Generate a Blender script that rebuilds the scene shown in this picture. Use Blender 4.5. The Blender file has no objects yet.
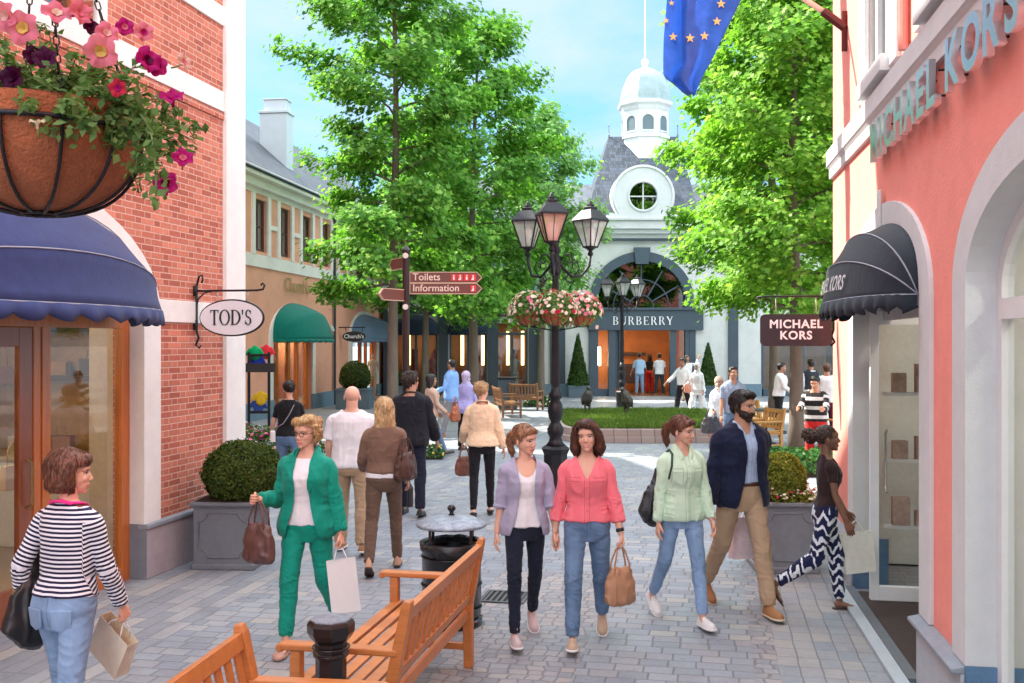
import bpy, bmesh, math, random
import numpy as np
from mathutils import Vector, Matrix, Euler, Quaternion
R = math.radians
scene = bpy.context.scene
COL = scene.collection
FPX, CX, CY, HC = 1000.0, 512.0, 341.5, 2.24

def at(px, Y, py=None):
    x = (px-CX)/FPX*Y
    return Vector((x, Y, 0 if py is None else HC-(py-CY)/FPX*Y))
def gnd(px, py):
    Y = HC*FPX/(py-CY)
    return Vector(((px-CX)/FPX*Y, Y, 0))
def Zat(py, Y): return HC-(py-CY)/FPX*Y

# ------------------------------------------------------------------ materials
_M = {}
def newmat(name):
    m = bpy.data.materials.new(name); m.use_nodes = True
    nt = m.node_tree; b = nt.nodes['Principled BSDF']
    return m, nt, b
def lk(nt, a, b): nt.links.new(a, b)
def nd(nt, t, **kw):
    n = nt.nodes.new(t)
    for k, v in kw.items():
        if k.startswith('i_'):
            n.inputs[k[2:].replace('_', ' ')].default_value = v
        else: setattr(n, k, v)
    return n
def c4(c): return (c[0], c[1], c[2], 1.0)
def ramp(nt, fac, stops, interp='LINEAR'):
    r = nd(nt, 'ShaderNodeValToRGB'); r.color_ramp.interpolation = interp
    e = r.color_ramp.elements
    while len(e) < len(stops): e.new(0.5)
    for i, (p, c) in enumerate(stops):
        e[i].position = p; e[i].color = c4(c) if len(c) == 3 else c
    lk(nt, fac, r.inputs[0]); return r.outputs[0]
def mixc(nt, fac, a, b, mode='MIX'):
    m = nd(nt, 'ShaderNodeMix', data_type='RGBA', blend_type=mode)
    for s, v in ((m.inputs[0], fac), (m.inputs[6], a), (m.inputs[7], b)):
        if hasattr(v, 'is_linked') or isinstance(v, bpy.types.NodeSocket): lk(nt, v, s)
        elif isinstance(v, (tuple, list)): s.default_value = c4(v)
        else: s.default_value = v
    return m.outputs[2]
def mth(nt, op, a, b=None, c=None):
    m = nd(nt, 'ShaderNodeMath', operation=op)
    for i, v in enumerate((a, b, c)):
        if v is None: continue
        if isinstance(v, bpy.types.NodeSocket): lk(nt, v, m.inputs[i])
        else: m.inputs[i].default_value = v
    return m.outputs[0]
def objco(nt): return nd(nt, 'ShaderNodeTexCoord').outputs['Object']
def scaled(nt, co, s):
    m = nd(nt, 'ShaderNodeVectorMath', operation='MULTIPLY'); lk(nt, co, m.inputs[0]); m.inputs[1].default_value = s
    return m.outputs[0]
def noise(nt, co, scale, detail=4, rough=.55, out=0):
    n = nd(nt, 'ShaderNodeTexNoise'); lk(nt, co, n.inputs['Vector'])
    n.inputs['Scale'].default_value = scale; n.inputs['Detail'].default_value = detail; n.inputs['Roughness'].default_value = rough
    return n.outputs[out]
def bump(nt, b, h, strength=.3, dist=.01):
    n = nd(nt, 'ShaderNodeBump'); n.inputs['Strength'].default_value = strength; n.inputs['Distance'].default_value = dist
    lk(nt, h, n.inputs['Height']); lk(nt, n.outputs[0], b.inputs['Normal']); return n
def mat(name, col, rough=.6, metal=0, var=.15, vs=3.0, bmp=0, bs=40, stretch=(1, 1, 1), spec=.5, dirt=0, sheen=0, coat=0):
    """general surface: base colour with two-scale variation, roughness variation, fine bump"""
    if name in _M: return _M[name]
    m, nt, b = newmat(name)
    co = objco(nt); cs = scaled(nt, co, stretch)
    n1 = noise(nt, cs, vs, 5); n2 = noise(nt, cs, vs*7, 3)
    f = mth(nt, 'ADD', mth(nt, 'MULTIPLY', n1, .65), mth(nt, 'MULTIPLY', n2, .35))
    lo = tuple(max(0, c*(1-var)) for c in col); hi = tuple(min(1, c*(1+var)) for c in col)
    cc = ramp(nt, f, [(.3, lo), (.7, hi)])
    if dirt:
        d = ramp(nt, noise(nt, co, 1.3, 6, .7), [(.45, (1, 1, 1)), (.8, (1-dirt,)*3)])
        cc = mixc(nt, 1.0, cc, d, 'MULTIPLY')
    lk(nt, cc, b.inputs['Base Color'])
    lk(nt, mth(nt, 'ADD', mth(nt, 'MULTIPLY', n1, .2), rough-.1), b.inputs['Roughness'])
    b.inputs['Metallic'].default_value = metal
    b.inputs['Specular IOR Level'].default_value = spec
    if sheen: b.inputs['Sheen Weight'].default_value = sheen
    if coat: b.inputs['Coat Weight'].default_value = coat; b.inputs['Coat Roughness'].default_value = .1
    if bmp: bump(nt, b, noise(nt, cs, bs, 4), bmp, .01)
    _M[name] = m; return m
def glassmat(name, tint=(.9, .95, .95), alpha=.25, rough=.02):
    """window pane: part mirror, part clear"""
    if name in _M: return _M[name]
    m, nt, b = newmat(name)
    nt.nodes.remove(b); out = nt.nodes['Material Output']
    tr = nd(nt, 'ShaderNodeBsdfTransparent'); tr.inputs[0].default_value = c4(tint)
    gl = nd(nt, 'ShaderNodeBsdfGlossy'); gl.inputs['Roughness'].default_value = rough
    fr = nd(nt, 'ShaderNodeFresnel'); fr.inputs[0].default_value = 1.5
    mx = nd(nt, 'ShaderNodeMixShader')
    gm = nd(nt, 'ShaderNodeNewGeometry'); lk(nt, mth(nt, 'MULTIPLY', mth(nt, 'ADD', mth(nt, 'MULTIPLY', fr.outputs[0], .9), alpha), mth(nt, 'SUBTRACT', 1.0, gm.outputs['Backfacing'])), mx.inputs[0])
    lk(nt, tr.outputs[0], mx.inputs[1]); lk(nt, gl.outputs[0], mx.inputs[2]); lk(nt, mx.outputs[0], out.inputs[0])
    _M[name] = m; return m
def emit(name, col, s):
    if name in _M: return _M[name]
    m, nt, b = newmat(name)
    b.inputs['Base Color'].default_value = c4(col); b.inputs['Emission Color'].default_value = c4(col); b.inputs['Emission Strength'].default_value = s
    _M[name] = m; return m

# ------------------------------------------------------------------ objects
def tag(o, label=None, cat=None, group=None, kind=None):
    if label: o['label'] = label
    if cat: o['category'] = cat
    if group: o['group'] = group
    if kind: o['kind'] = kind
    return o
def empty(name, loc=(0, 0, 0), rz=0, label=None, cat=None, group=None):
    o = bpy.data.objects.new(name, None); COL.objects.link(o)
    o.location = loc; o.rotation_euler = (0, 0, rz); o.empty_display_size = .1
    return tag(o, label, cat, group)
def np_mesh(name, V, F, smooth=False):
    me = bpy.data.meshes.new(name)
    V = np.asarray(V, dtype=np.float32)
    if isinstance(F, np.ndarray):
        k = F.shape[1]; n = len(F)
        me.vertices.add(len(V)); me.vertices.foreach_set('co', V.ravel())
        me.loops.add(n*k); me.loops.foreach_set('vertex_index', F.astype(np.int32).ravel())
        me.polygons.add(n); me.polygons.foreach_set('loop_start', np.arange(0, n*k, k, dtype=np.int32))
        me.update(calc_edges=True)
    else:
        me.from_pydata([tuple(v) for v in V], [], F); me.update()
    if smooth: me.polygons.foreach_set('use_smooth', np.ones(len(me.polygons), dtype=bool))
    return me
def link(name, me, m=None, parent=None, loc=None):
    o = bpy.data.objects.new(name, me); COL.objects.link(o)
    if m is not None:
        for x in (m if isinstance(m, (list, tuple)) else [m]): me.materials.append(x)
    if parent is not None: o.parent = parent
    if loc is not None: o.location = loc
    return o
class MB:
    """collects shapes and links them as ONE mesh"""
    def __init__(s): s.V = []; s.F = []; s.MI = []; s.mi = 0; s.M = Matrix.Identity(4); s.S = []; s.sm = False
    def add(s, V, F, M=None):
        k = len(s.V); T = s.M @ M if M is not None else s.M
        s.V += [tuple(T @ Vector(v)) for v in V]
        s.F += [tuple(i+k for i in f) for f in F]; s.MI += [s.mi]*len(F); s.S += [s.sm]*len(F)
        return s
    def box(s, x0, x1, y0, y1, z0, z1, M=None):
        V = [(x0, y0, z0), (x1, y0, z0), (x1, y1, z0), (x0, y1, z0), (x0, y0, z1), (x1, y0, z1), (x1, y1, z1), (x0, y1, z1)]
        return s.add(V, [(0, 3, 2, 1), (4, 5, 6, 7), (0, 1, 5, 4), (1, 2, 6, 5), (2, 3, 7, 6), (3, 0, 4, 7)], M)
    def beam(s, a, b, w, h, up=(0, 0, 1)):
        a = Vector(a); b = Vector(b); d = b-a; L = d.length; z = d.normalized(); x = z.cross(Vector(up))
        if x.length < 1e-4: x = Vector((1, 0, 0))
        x.normalize(); y = z.cross(x)
        M = Matrix((x, y, z)).transposed().to_4x4(); M.translation = a
        return s.box(-w/2, w/2, -h/2, h/2, 0, L, M)
    def prism(s, poly, z0, z1, M=None):
        """poly: list of (x, y); extruded along z"""
        n = len(poly); V = [(x, y, z0) for x, y in poly]+[(x, y, z1) for x, y in poly]
        F = [tuple(range(n-1, -1, -1)), tuple(range(n, 2*n))]+[(i, (i+1) % n, n+(i+1) % n, n+i) for i in range(n)]
        return s.add(V, F, M)
    def lathe(s, prof, n=24, M=None, a0=0, a1=None, cap=True, phase=0):
        full = a1 is None; a1 = 2*math.pi if full else a1
        m = n if full else n+1; V = []; F = []
        for r, z in prof:
            for i in range(m):
                a = phase+a0+(a1-a0)*i/n; V.append((r*math.cos(a), r*math.sin(a), z))
        for j in range(len(prof)-1):
            for i in range(n):
                i2 = (i+1) % m; F.append((j*m+i, j*m+i2, (j+1)*m+i2, (j+1)*m+i))
        if cap and full:
            if prof[0][0] > 1e-5: F.append(tuple(range(m-1, -1, -1)))
            if prof[-1][0] > 1e-5: F.append(tuple((len(prof)-1)*m+i for i in range(m)))
        return s.add(V, F, M)
    def tube(s, pts, r, n=8, M=None, closed=False):
        pts = [Vector(p) for p in pts]; rr = r if isinstance(r, (list, tuple)) else [r]*len(pts)
        V = []; F = []; up = None; m = len(pts)
        for i, p in enumerate(pts):
            if closed: t = pts[(i+1) % m]-pts[i-1]
            else: t = pts[min(i+1, m-1)]-pts[max(i-1, 0)]
            t.normalize()
            if up is None:
                up = t.cross(Vector((.3, .2, 1)));
                if up.length < .1: up = t.cross(Vector((1, 0, 0)))
                up.normalize()
            up = (up-t*up.dot(t)).normalized(); bi = t.cross(up)
            for k in range(n):
                a = 2*math.pi*k/n; V.append(tuple(p+up*(rr[i]*math.cos(a))+bi*(rr[i]*math.sin(a))))
        for j in range(m if closed else m-1):
            j2 = (j+1) % m
            for k in range(n): F.append((j*n+k, j*n+(k+1) % n, j2*n+(k+1) % n, j2*n+k))
        if not closed: F += [tuple(range(n-1, -1, -1)), tuple((m-1)*n+k for k in range(n))]
        return s.add(V, F, M)
    def sphere(s, c, r, n=10, sc=(1, 1, 1)):
        prof = [(max(1e-6, r*math.sin(math.pi*i/n)), -r*math.cos(math.pi*i/n)) for i in range(n+1)]
        return s.lathe(prof, n*2, Matrix.Translation(c) @ Matrix.Diagonal((*sc, 1)), cap=False)
    def build(s, name, m=None, parent=None, loc=None, bevel=0, smooth=None, rz=None, seg=2):
        me = bpy.data.meshes.new(name); me.from_pydata(s.V, [], s.F)
        me.polygons.foreach_set('material_index', s.MI)
        me.polygons.foreach_set('use_smooth', [bool(x) for x in s.S] if smooth is None else [smooth]*len(s.F))
        me.update()
        o = link(name, me, m, parent, loc)
        if rz is not None: o.rotation_euler.z = rz
        if bevel:
            b = o.modifiers.new('bevel', 'BEVEL'); b.width = bevel; b.segments = seg; b.limit_method = 'ANGLE'; b.angle_limit = R(40)
        return o
def fixn(o):
    bm = bmesh.new(); bm.from_mesh(o.data); bmesh.ops.recalc_face_normals(bm, faces=bm.faces); bm.to_mesh(o.data); bm.free(); return o
def copy_tree(o, parent=None):
    c = o.copy(); COL.objects.link(c)
    if parent is not None:
        c.parent = parent; c.matrix_parent_inverse = o.matrix_parent_inverse
    for ch in o.children: copy_tree(ch, c)
    return c
def text_mesh(s, size, extrude=.01, bold=0, spacing=1.0, align='CENTER'):
    cu = bpy.data.curves.new('lettering', 'FONT'); cu.body = s; cu.size = size; cu.extrude = extrude; cu.offset = bold
    cu.space_character = spacing; cu.align_x = align; cu.align_y = 'CENTER'; cu.resolution_u = 4
    o = bpy.data.objects.new('tmp', cu); COL.objects.link(o)
    dg = bpy.context.evaluated_depsgraph_get(); me = bpy.data.meshes.new_from_object(o.evaluated_get(dg))
    bpy.data.objects.remove(o); bpy.data.curves.remove(cu); return me
# ------------------------------------------------------------------ numpy noise
def _hash(ix, iy, iz, seed):
    h = (ix*374761393+iy*668265263+iz*2147483647+seed*1274126177) & 0xffffffff
    h = ((h ^ (h >> 13))*1274126177) & 0xffffffff
    return ((h ^ (h >> 16)) & 0xffff)/65535.0
def vnoise(P, seed=0):
    P = np.asarray(P, dtype=np.float64); i = np.floor(P).astype(np.int64); f = P-i; f = f*f*(3-2*f); out = 0
    for dx in (0, 1):
        for dy in (0, 1):
            for dz in (0, 1):
                w = (f[:, 0] if dx else 1-f[:, 0])*(f[:, 1] if dy else 1-f[:, 1])*(f[:, 2] if dz else 1-f[:, 2])
                out = out+w*_hash(i[:, 0]+dx, i[:, 1]+dy, i[:, 2]+dz, seed)
    return out
# ================================================================== SKY, SUN, CAMERA
SUN_EL, SUN_DIR = 47.0, Vector((-.87, .49, 0))      # direction TO the sun
def setup_world():
    w = bpy.data.worlds.new('World'); scene.world = w; w.use_nodes = True; nt = w.node_tree; bg = nt.nodes['Background']
    sky = nd(nt, 'ShaderNodeTexSky', sky_type='NISHITA'); sky.sun_disc = False; sky.sun_elevation = R(SUN_EL)
    sky.sun_rotation = math.atan2(SUN_DIR.x, SUN_DIR.y); sky.air_density = 1.0; sky.dust_density = 1.2; sky.ozone_density = 2.5; sky.altitude = 50
    co = nd(nt, 'ShaderNodeTexCoord').outputs['Generated']
    sx = nd(nt, 'ShaderNodeSeparateXYZ'); lk(nt, co, sx.inputs[0])
    # project the direction onto a cloud layer so that clouds flatten towards the horizon
    z = mth(nt, 'MAXIMUM', sx.outputs[2], .04); cx = nd(nt, 'ShaderNodeCombineXYZ')
    lk(nt, mth(nt, 'DIVIDE', sx.outputs[0], z), cx.inputs[0]); lk(nt, mth(nt, 'DIVIDE', sx.outputs[1], z), cx.inputs[1])
    wv = nd(nt, 'ShaderNodeVectorMath', operation='ADD'); lk(nt, cx.outputs[0], wv.inputs[0]); lk(nt, noise(nt, cx.outputs[0], .5, 3, .5, out=1), wv.inputs[1])
    n = noise(nt, scaled(nt, wv.outputs[0], (1.0, .5, 1)), .75, 8, .6)
    cl = ramp(nt, n, [(.42, (0, 0, 0)), (.64, (1, 1, 1))])
    # clear cyan-blue band low in the north, unseen bright cloud added higher up and to the south as fill
    tint = mixc(nt, .80, sky.outputs[0], (.20, 1.16, 2.2))
    hz = ramp(nt, sx.outputs[2], [(.0, (1, 1, 1)), (.36, (.0, .0, .0))])
    c = mixc(nt, mth(nt, 'MULTIPLY', hz, .38), tint, (1.05, 1.92, 2.2))
    c = mixc(nt, mth(nt, 'MULTIPLY', cl, .78), c, (1.62, 1.9, 2.05))
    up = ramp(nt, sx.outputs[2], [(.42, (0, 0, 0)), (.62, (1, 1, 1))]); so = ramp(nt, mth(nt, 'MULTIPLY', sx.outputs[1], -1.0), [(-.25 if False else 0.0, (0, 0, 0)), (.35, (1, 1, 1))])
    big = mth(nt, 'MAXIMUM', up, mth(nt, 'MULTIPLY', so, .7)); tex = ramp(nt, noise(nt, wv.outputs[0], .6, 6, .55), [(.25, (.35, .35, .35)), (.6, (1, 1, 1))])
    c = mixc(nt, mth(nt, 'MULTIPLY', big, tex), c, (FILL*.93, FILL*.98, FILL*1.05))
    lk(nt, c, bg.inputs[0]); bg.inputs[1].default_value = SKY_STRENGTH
    l = bpy.data.lights.new('sun', 'SUN'); l.energy = SUN_STRENGTH; l.angle = R(.55); l.color = (1.0, .93, .80)
    o = bpy.data.objects.new('sun', l); COL.objects.link(o); o.location = (-20, 20, 40)
    d = Vector((SUN_DIR.x*math.cos(R(SUN_EL)), SUN_DIR.y*math.cos(R(SUN_EL)), math.sin(R(SUN_EL))))
    o.rotation_euler = d.to_track_quat('Z', 'Y').to_euler()
def setup_camera():
    c = bpy.data.cameras.new('camera'); o = bpy.data.objects.new('camera', c); COL.objects.link(o); scene.camera = o
    c.sensor_width = 36; c.lens = FPX/1024*36; o.location = (0, 0, HC); o.rotation_euler = (R(90), 0, 0); c.clip_start = .05; c.clip_end = 600
    vs = scene.view_settings; vs.view_transform = 'Standard'; vs.look = 'None'; vs.exposure = EXPOSURE; vs.gamma = 1; vs.use_curve_mapping = False
    scene.cycles.max_bounces = 7; scene.cycles.diffuse_bounces = 4; scene.cycles.glossy_bounces = 4; scene.cycles.transparent_max_bounces = 12; scene.cycles.transmission_bounces = 4
    scene.cycles.use_denoising = True; scene.cycles.sample_clamp_indirect = 6; scene.cycles.caustics_reflective = False; scene.cycles.caustics_refractive = False

# ================================================================== PAVING
def sett(nt, u, v, w, h, gap, jit=.5, seed=0.0):
    """running-bond stones: random number per stone, second random, joint mask (1 = joint)"""
    row = mth(nt, 'FLOOR', mth(nt, 'DIVIDE', v, h))
    wn = nd(nt, 'ShaderNodeTexWhiteNoise', noise_dimensions='1D'); lk(nt, mth(nt, 'ADD', row, seed), wn.inputs['W'])
    uu = mth(nt, 'ADD', mth(nt, 'DIVIDE', u, w), mth(nt, 'MULTIPLY', wn.outputs['Value'], jit*2)); cell = mth(nt, 'FLOOR', uu)
    cv = nd(nt, 'ShaderNodeCombineXYZ'); lk(nt, cell, cv.inputs[0]); lk(nt, row, cv.inputs[1]); cv.inputs[2].default_value = seed
    w2 = nd(nt, 'ShaderNodeTexWhiteNoise', noise_dimensions='3D'); lk(nt, cv.outputs[0], w2.inputs['Vector'])
    fu = mth(nt, 'FRACT', uu); fv = mth(nt, 'FRACT', mth(nt, 'DIVIDE', v, h))
    du = mth(nt, 'MULTIPLY', mth(nt, 'MINIMUM', fu, mth(nt, 'SUBTRACT', 1.0, fu)), w); dv = mth(nt, 'MULTIPLY', mth(nt, 'MINIMUM', fv, mth(nt, 'SUBTRACT', 1.0, fv)), h)
    d = mth(nt, 'MINIMUM', du, dv)
    j = nd(nt, 'ShaderNodeMapRange', interpolation_type='SMOOTHSTEP'); lk(nt, d, j.inputs[0])
    j.inputs[1].default_value = gap*.4; j.inputs[2].default_value = gap*1.6; j.inputs[3].default_value = 1; j.inputs[4].default_value = 0
    return w2.outputs['Value'], w2.outputs['Color'], j.outputs[0]
def paving_material():
    m, nt, b = newmat('stone_paving'); co = objco(nt)
    dist = noise(nt, co, 2.2, 3, .5, out=1); sub = nd(nt, 'ShaderNodeVectorMath', operation='SUBTRACT'); lk(nt, dist, sub.inputs[0]); sub.inputs[1].default_value = (.5, .5, .5)
    ds = scaled(nt, sub.outputs[0], (.035, .035, 0)); ad = nd(nt, 'ShaderNodeVectorMath', operation='ADD'); lk(nt, co, ad.inputs[0]); lk(nt, ds, ad.inputs[1])
    sx = nd(nt, 'ShaderNodeSeparateXYZ'); lk(nt, ad.outputs[0], sx.inputs[0]); u, v = sx.outputs[0], sx.outputs[1]   # object axes: u across the street, v along it
    s0 = nd(nt, 'ShaderNodeSeparateXYZ'); lk(nt, co, s0.inputs[0]); U = s0.outputs[0]
    stones = [(0, (.20, .215, .235)), (.14, (.235, .25, .27)), (.3, (.275, .285, .30)), (.44, (.225, .245, .27)), (.56, (.30, .29, .285)), (.68, (.25, .25, .262)), (.8, (.275, .262, .258)), (.9, (.36, .33, .28)), (.96, (.19, .205, .23))]
    r1, c1, j1 = sett(nt, u, v, .20, .145, .006); a1 = ramp(nt, r1, stones, 'CONSTANT')
    st2 = [(0, (.24, .22, .22)), (.2, (.30, .265, .25)), (.4, (.21, .205, .215)), (.55, (.33, .28, .25)), (.75, (.26, .25, .25)), (.9, (.18, .17, .18))]
    dd = nd(nt, 'ShaderNodeVectorMath', operation='MULTIPLY'); lk(nt, sub.outputs[0], dd.inputs[0]); dd.inputs[1].default_value = (.22, .22, 0)
    ad2 = nd(nt, 'ShaderNodeVectorMath', operation='ADD'); lk(nt, co, ad2.inputs[0]); lk(nt, dd.outputs[0], ad2.inputs[1]); s2 = nd(nt, 'ShaderNodeSeparateXYZ'); lk(nt, ad2.outputs[0], s2.inputs[0])
    r2, c2, j2 = sett(nt, s2.outputs[0], s2.outputs[1], .115, .11, .007, seed=3.0); a2 = ramp(nt, r2, st2, 'CONSTANT')
    r3, c3, j3 = sett(nt, u, v, .145, .21, .0045, jit=.0, seed=7.0); st3 = [(0, (.25, .255, .26)), (.3, (.32, .29, .265)), (.5, (.27, .25, .25)), (.7, (.21, .225, .24)), (.85, (.34, .30, .26))]; a3 = ramp(nt, r3, st3, 'CONSTANT')
    r4, c4_, j4 = sett(nt, v, u, .46, .14, .005, seed=11.0); a4 = ramp(nt, r4, [(0, (.22, .22, .235)), (.25, (.30, .285, .275)), (.5, (.19, .195, .21)), (.7, (.36, .32, .28)), (.85, (.25, .25, .26))], 'CONSTANT')
    def band(lo, hi): return mth(nt, 'MULTIPLY', mth(nt, 'GREATER_THAN', U, lo), mth(nt, 'LESS_THAN', U, hi))
    near = mth(nt, 'LESS_THAN', s0.outputs[1], 9.6)
    small = mth(nt, 'MULTIPLY', mth(nt, 'MULTIPLY', mth(nt, 'GREATER_THAN', U, -2.0), mth(nt, 'LESS_THAN', U, mth(nt, 'SUBTRACT', -.82, mth(nt, 'MULTIPLY', noise(nt, co, 1.2, 1), .2)))), near)
    gut = band(.27, .44); sq = band(.44, 1.35); edge = band(-5.2, -4.05)
    col, jn = a1, j1
    for mk, a, j in ((small, a2, j2), (gut, a2, j2), (sq, a3, j3), (edge, a4, j4)):
        col = mixc(nt, mk, col, a); mm = nd(nt, 'ShaderNodeMix', data_type='FLOAT'); lk(nt, mk, mm.inputs[0]); lk(nt, jn, mm.inputs[2]); lk(nt, j, mm.inputs[3]); jn = mm.outputs[0]
    big = ramp(nt, noise(nt, co, .45, 5, .6), [(.3, (.80, .82, .86)), (.7, (1.12, 1.08, 1.04))]); col = mixc(nt, 1.0, col, big, 'MULTIPLY')
    fine = ramp(nt, noise(nt, co, 26, 6, .7), [(.3, (.84, .84, .84)), (.7, (1.13, 1.13, 1.13))]); col = mixc(nt, 1.0, col, fine, 'MULTIPLY')
    sp = ramp(nt, noise(nt, co, 7, 6, .75), [(.62, (1, 1, 1)), (.72, (.72, .70, .68))]); col = mixc(nt, 1.0, col, sp, 'MULTIPLY')
    gum = ramp(nt, noise(nt, co, 16, 1, .3), [(.735, (1, 1, 1)), (.75, (.60, .60, .60))]); col = mixc(nt, 1.0, col, gum, 'MULTIPLY')
    stn = ramp(nt, noise(nt, co, 1.6, 7, .72), [(.50, (1, 1, 1)), (.66, (.80, .78, .76))]); col = mixc(nt, 1.0, col, stn, 'MULTIPLY')
    col = mixc(nt, .30, col, (.275, .28, .29)); col = mixc(nt, mth(nt, 'MULTIPLY', jn, .70), col, (.13, .125, .12))
    col = mixc(nt, 1.0, col, (1.10, 1.19, 1.27), 'MULTIPLY')
    lk(nt, col, b.inputs['Base Color'])
    lk(nt, mth(nt, 'ADD', mth(nt, 'MULTIPLY', r1, .22), .42), b.inputs['Roughness']); b.inputs['Specular IOR Level'].default_value = .4
    h = mth(nt, 'SUBTRACT', mth(nt, 'ADD', mth(nt, 'MULTIPLY', noise(nt, co, 60, 5, .7), .25), mth(nt, 'MULTIPLY', r1, .35)), jn)
    bump(nt, b, h, .55, .008); return m
STREET_RZ = -R(11.4)
def ground():
    n = 40; b = MB(); V = []; F = []
    b.box(-260, 260, -60, 420, -.3, 0); o = b.build('ground', paving_material()); tag(o, kind='structure'); o.rotation_euler.z = STREET_RZ
# --- leaf helpers
def leafmat(name, c1, c2, trans=.45, c3=None):
    if name in _M: return _M[name]
    m, nt, b = newmat(name); out = nt.nodes['Material Output']; nt.nodes.remove(b)
    a = nd(nt, 'ShaderNodeAttribute', attribute_name='rnd'); n = noise(nt, objco(nt), 1.1, 3)
    f = mth(nt, 'ADD', mth(nt, 'MULTIPLY', a.outputs['Fac'], .6), mth(nt, 'MULTIPLY', n, .4))
    col = ramp(nt, f, [(.15, c1), (.6, c2), (.85, c3 or c2)])
    d = nd(nt, 'ShaderNodeBsdfDiffuse'); t = nd(nt, 'ShaderNodeBsdfTranslucent'); g = nd(nt, 'ShaderNodeBsdfGlossy'); g.inputs['Roughness'].default_value = .45
    lk(nt, col, d.inputs[0]); lk(nt, mixc(nt, 1.0, col, (1.15, 1.2, .6), 'MULTIPLY'), t.inputs[0])
    mx = nd(nt, 'ShaderNodeMixShader'); mx.inputs[0].default_value = trans; lk(nt, d.outputs[0], mx.inputs[1]); lk(nt, t.outputs[0], mx.inputs[2])
    m2 = nd(nt, 'ShaderNodeMixShader'); m2.inputs[0].default_value = .012; lk(nt, mx.outputs[0], m2.inputs[1]); lk(nt, g.outputs[0], m2.inputs[2]); lk(nt, m2.outputs[0], out.inputs[0])
    _M[name] = m; return m
def leaves(name, C, N, size, m, parent=None, rs=1, shape='leaf', rnd=None):
    """C centres (n,3), N rough facing (n,3); one mesh of small folded leaves"""
    rg = np.random.default_rng(rs); n = len(C); C = np.asarray(C); N = np.asarray(N, dtype=float)
    N = N+rg.normal(0, .55, (n, 3)); N /= np.linalg.norm(N, axis=1)[:, None]
    T = rg.normal(0, 1, (n, 3)); T -= N*(T*N).sum(1)[:, None]; T /= np.linalg.norm(T, axis=1)[:, None]; B = np.cross(N, T)
    s = (size*rg.uniform(.6, 1.3, n))[:, None]
    if shape == 'leaf': pts = [(-.5, 0, 0), (-.1, .33, .08), (.5, 0, -.02), (-.1, -.33, .08)]; 
    elif shape == 'maple': pts = [(-.5, 0, 0), (-.28, .42, .1), (-.02, .2, .05), (.12, .5, .05), (.2, .16, 0), (.6, 0, -.05), (.2, -.16, 0), (.12, -.5, .05), (-.02, -.2, .05), (-.28, -.42, .1)]
    elif shape == 'long': pts = [(-.5, 0, 0), (0, .12, .06), (.5, 0, -.08), (0, -.12, .06)]
    elif shape == 'petal': pts = [(.5*math.cos(2*math.pi*i/5+.3), .5*math.sin(2*math.pi*i/5+.3), .06*(i % 2)) for i in range(5)]
    k = len(pts); V = np.stack([C+s*(T*p[0]+B*p[1]+N*p[2]) for p in pts], 1).reshape(-1, 3)
    F = np.arange(n*k).reshape(n, k); me = np_mesh(name, V, F)
    a = me.attributes.new('rnd', 'FLOAT', 'POINT'); r = rg.uniform(0, 1, n) if rnd is None else rnd; a.data.foreach_set('value', np.repeat(r, k).astype(np.float32))
    return link(name, me, m, parent)
# ================================================================== BUILDINGS
from mathutils.geometry import tessellate_polygon
def arch(cx, a, z0, zs, b, n=24):
    pts = [(cx-a, z0), (cx-a, zs)]+[(cx-a*math.cos(math.pi*i/n), zs+b*math.sin(math.pi*i/n)) for i in range(1, n)]+[(cx+a, zs), (cx+a, z0)]
    return pts
def rect(x0, x1, z0, z1): return [(x0, z0), (x0, z1), (x1, z1), (x1, z0)]
def panel(name, outer, holes, y0, y1, m, parent=None, bevel=0, mb=None):
    """flat wall in the local XZ plane with openings, from y0 (front) to y1 (back)"""
    loops = [outer]+list(holes); tris = tessellate_polygon([[Vector((x, z, 0)) for x, z in l] for l in loops])
    P = [p for l in loops for p in l]; n = len(P); V = [(x, y0, z) for x, z in P]+[(x, y1, z) for x, z in P]; F = []
    for t in tris: F.append(tuple(t)); F.append(tuple(i+n for i in reversed(t)))
    k = 0
    for l in loops:
        m_ = len(l)
        for i in range(m_): j = (i+1) % m_; F.append((k+i, k+j, n+k+j, n+k+i))
        k += m_
    b = mb or MB(); b.add(V, F)
    if mb is not None: return None
    o = b.build(name, m, parent, bevel=bevel); return fixn(o)
def ringpts(outer, inner): return outer, [inner]
def archring(name, cx, a1, b1, a2, b2, z0, zs, y0, y1, m, parent):
    """surround of an arched opening; a2,b2 the inner half width and rise"""
    o = arch(cx, a1, z0, zs, b1); i = arch(cx, a2, z0, zs, b2); poly = o+list(reversed(i))
    return panel(name, poly, [], y0, y1, m, parent)
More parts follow.
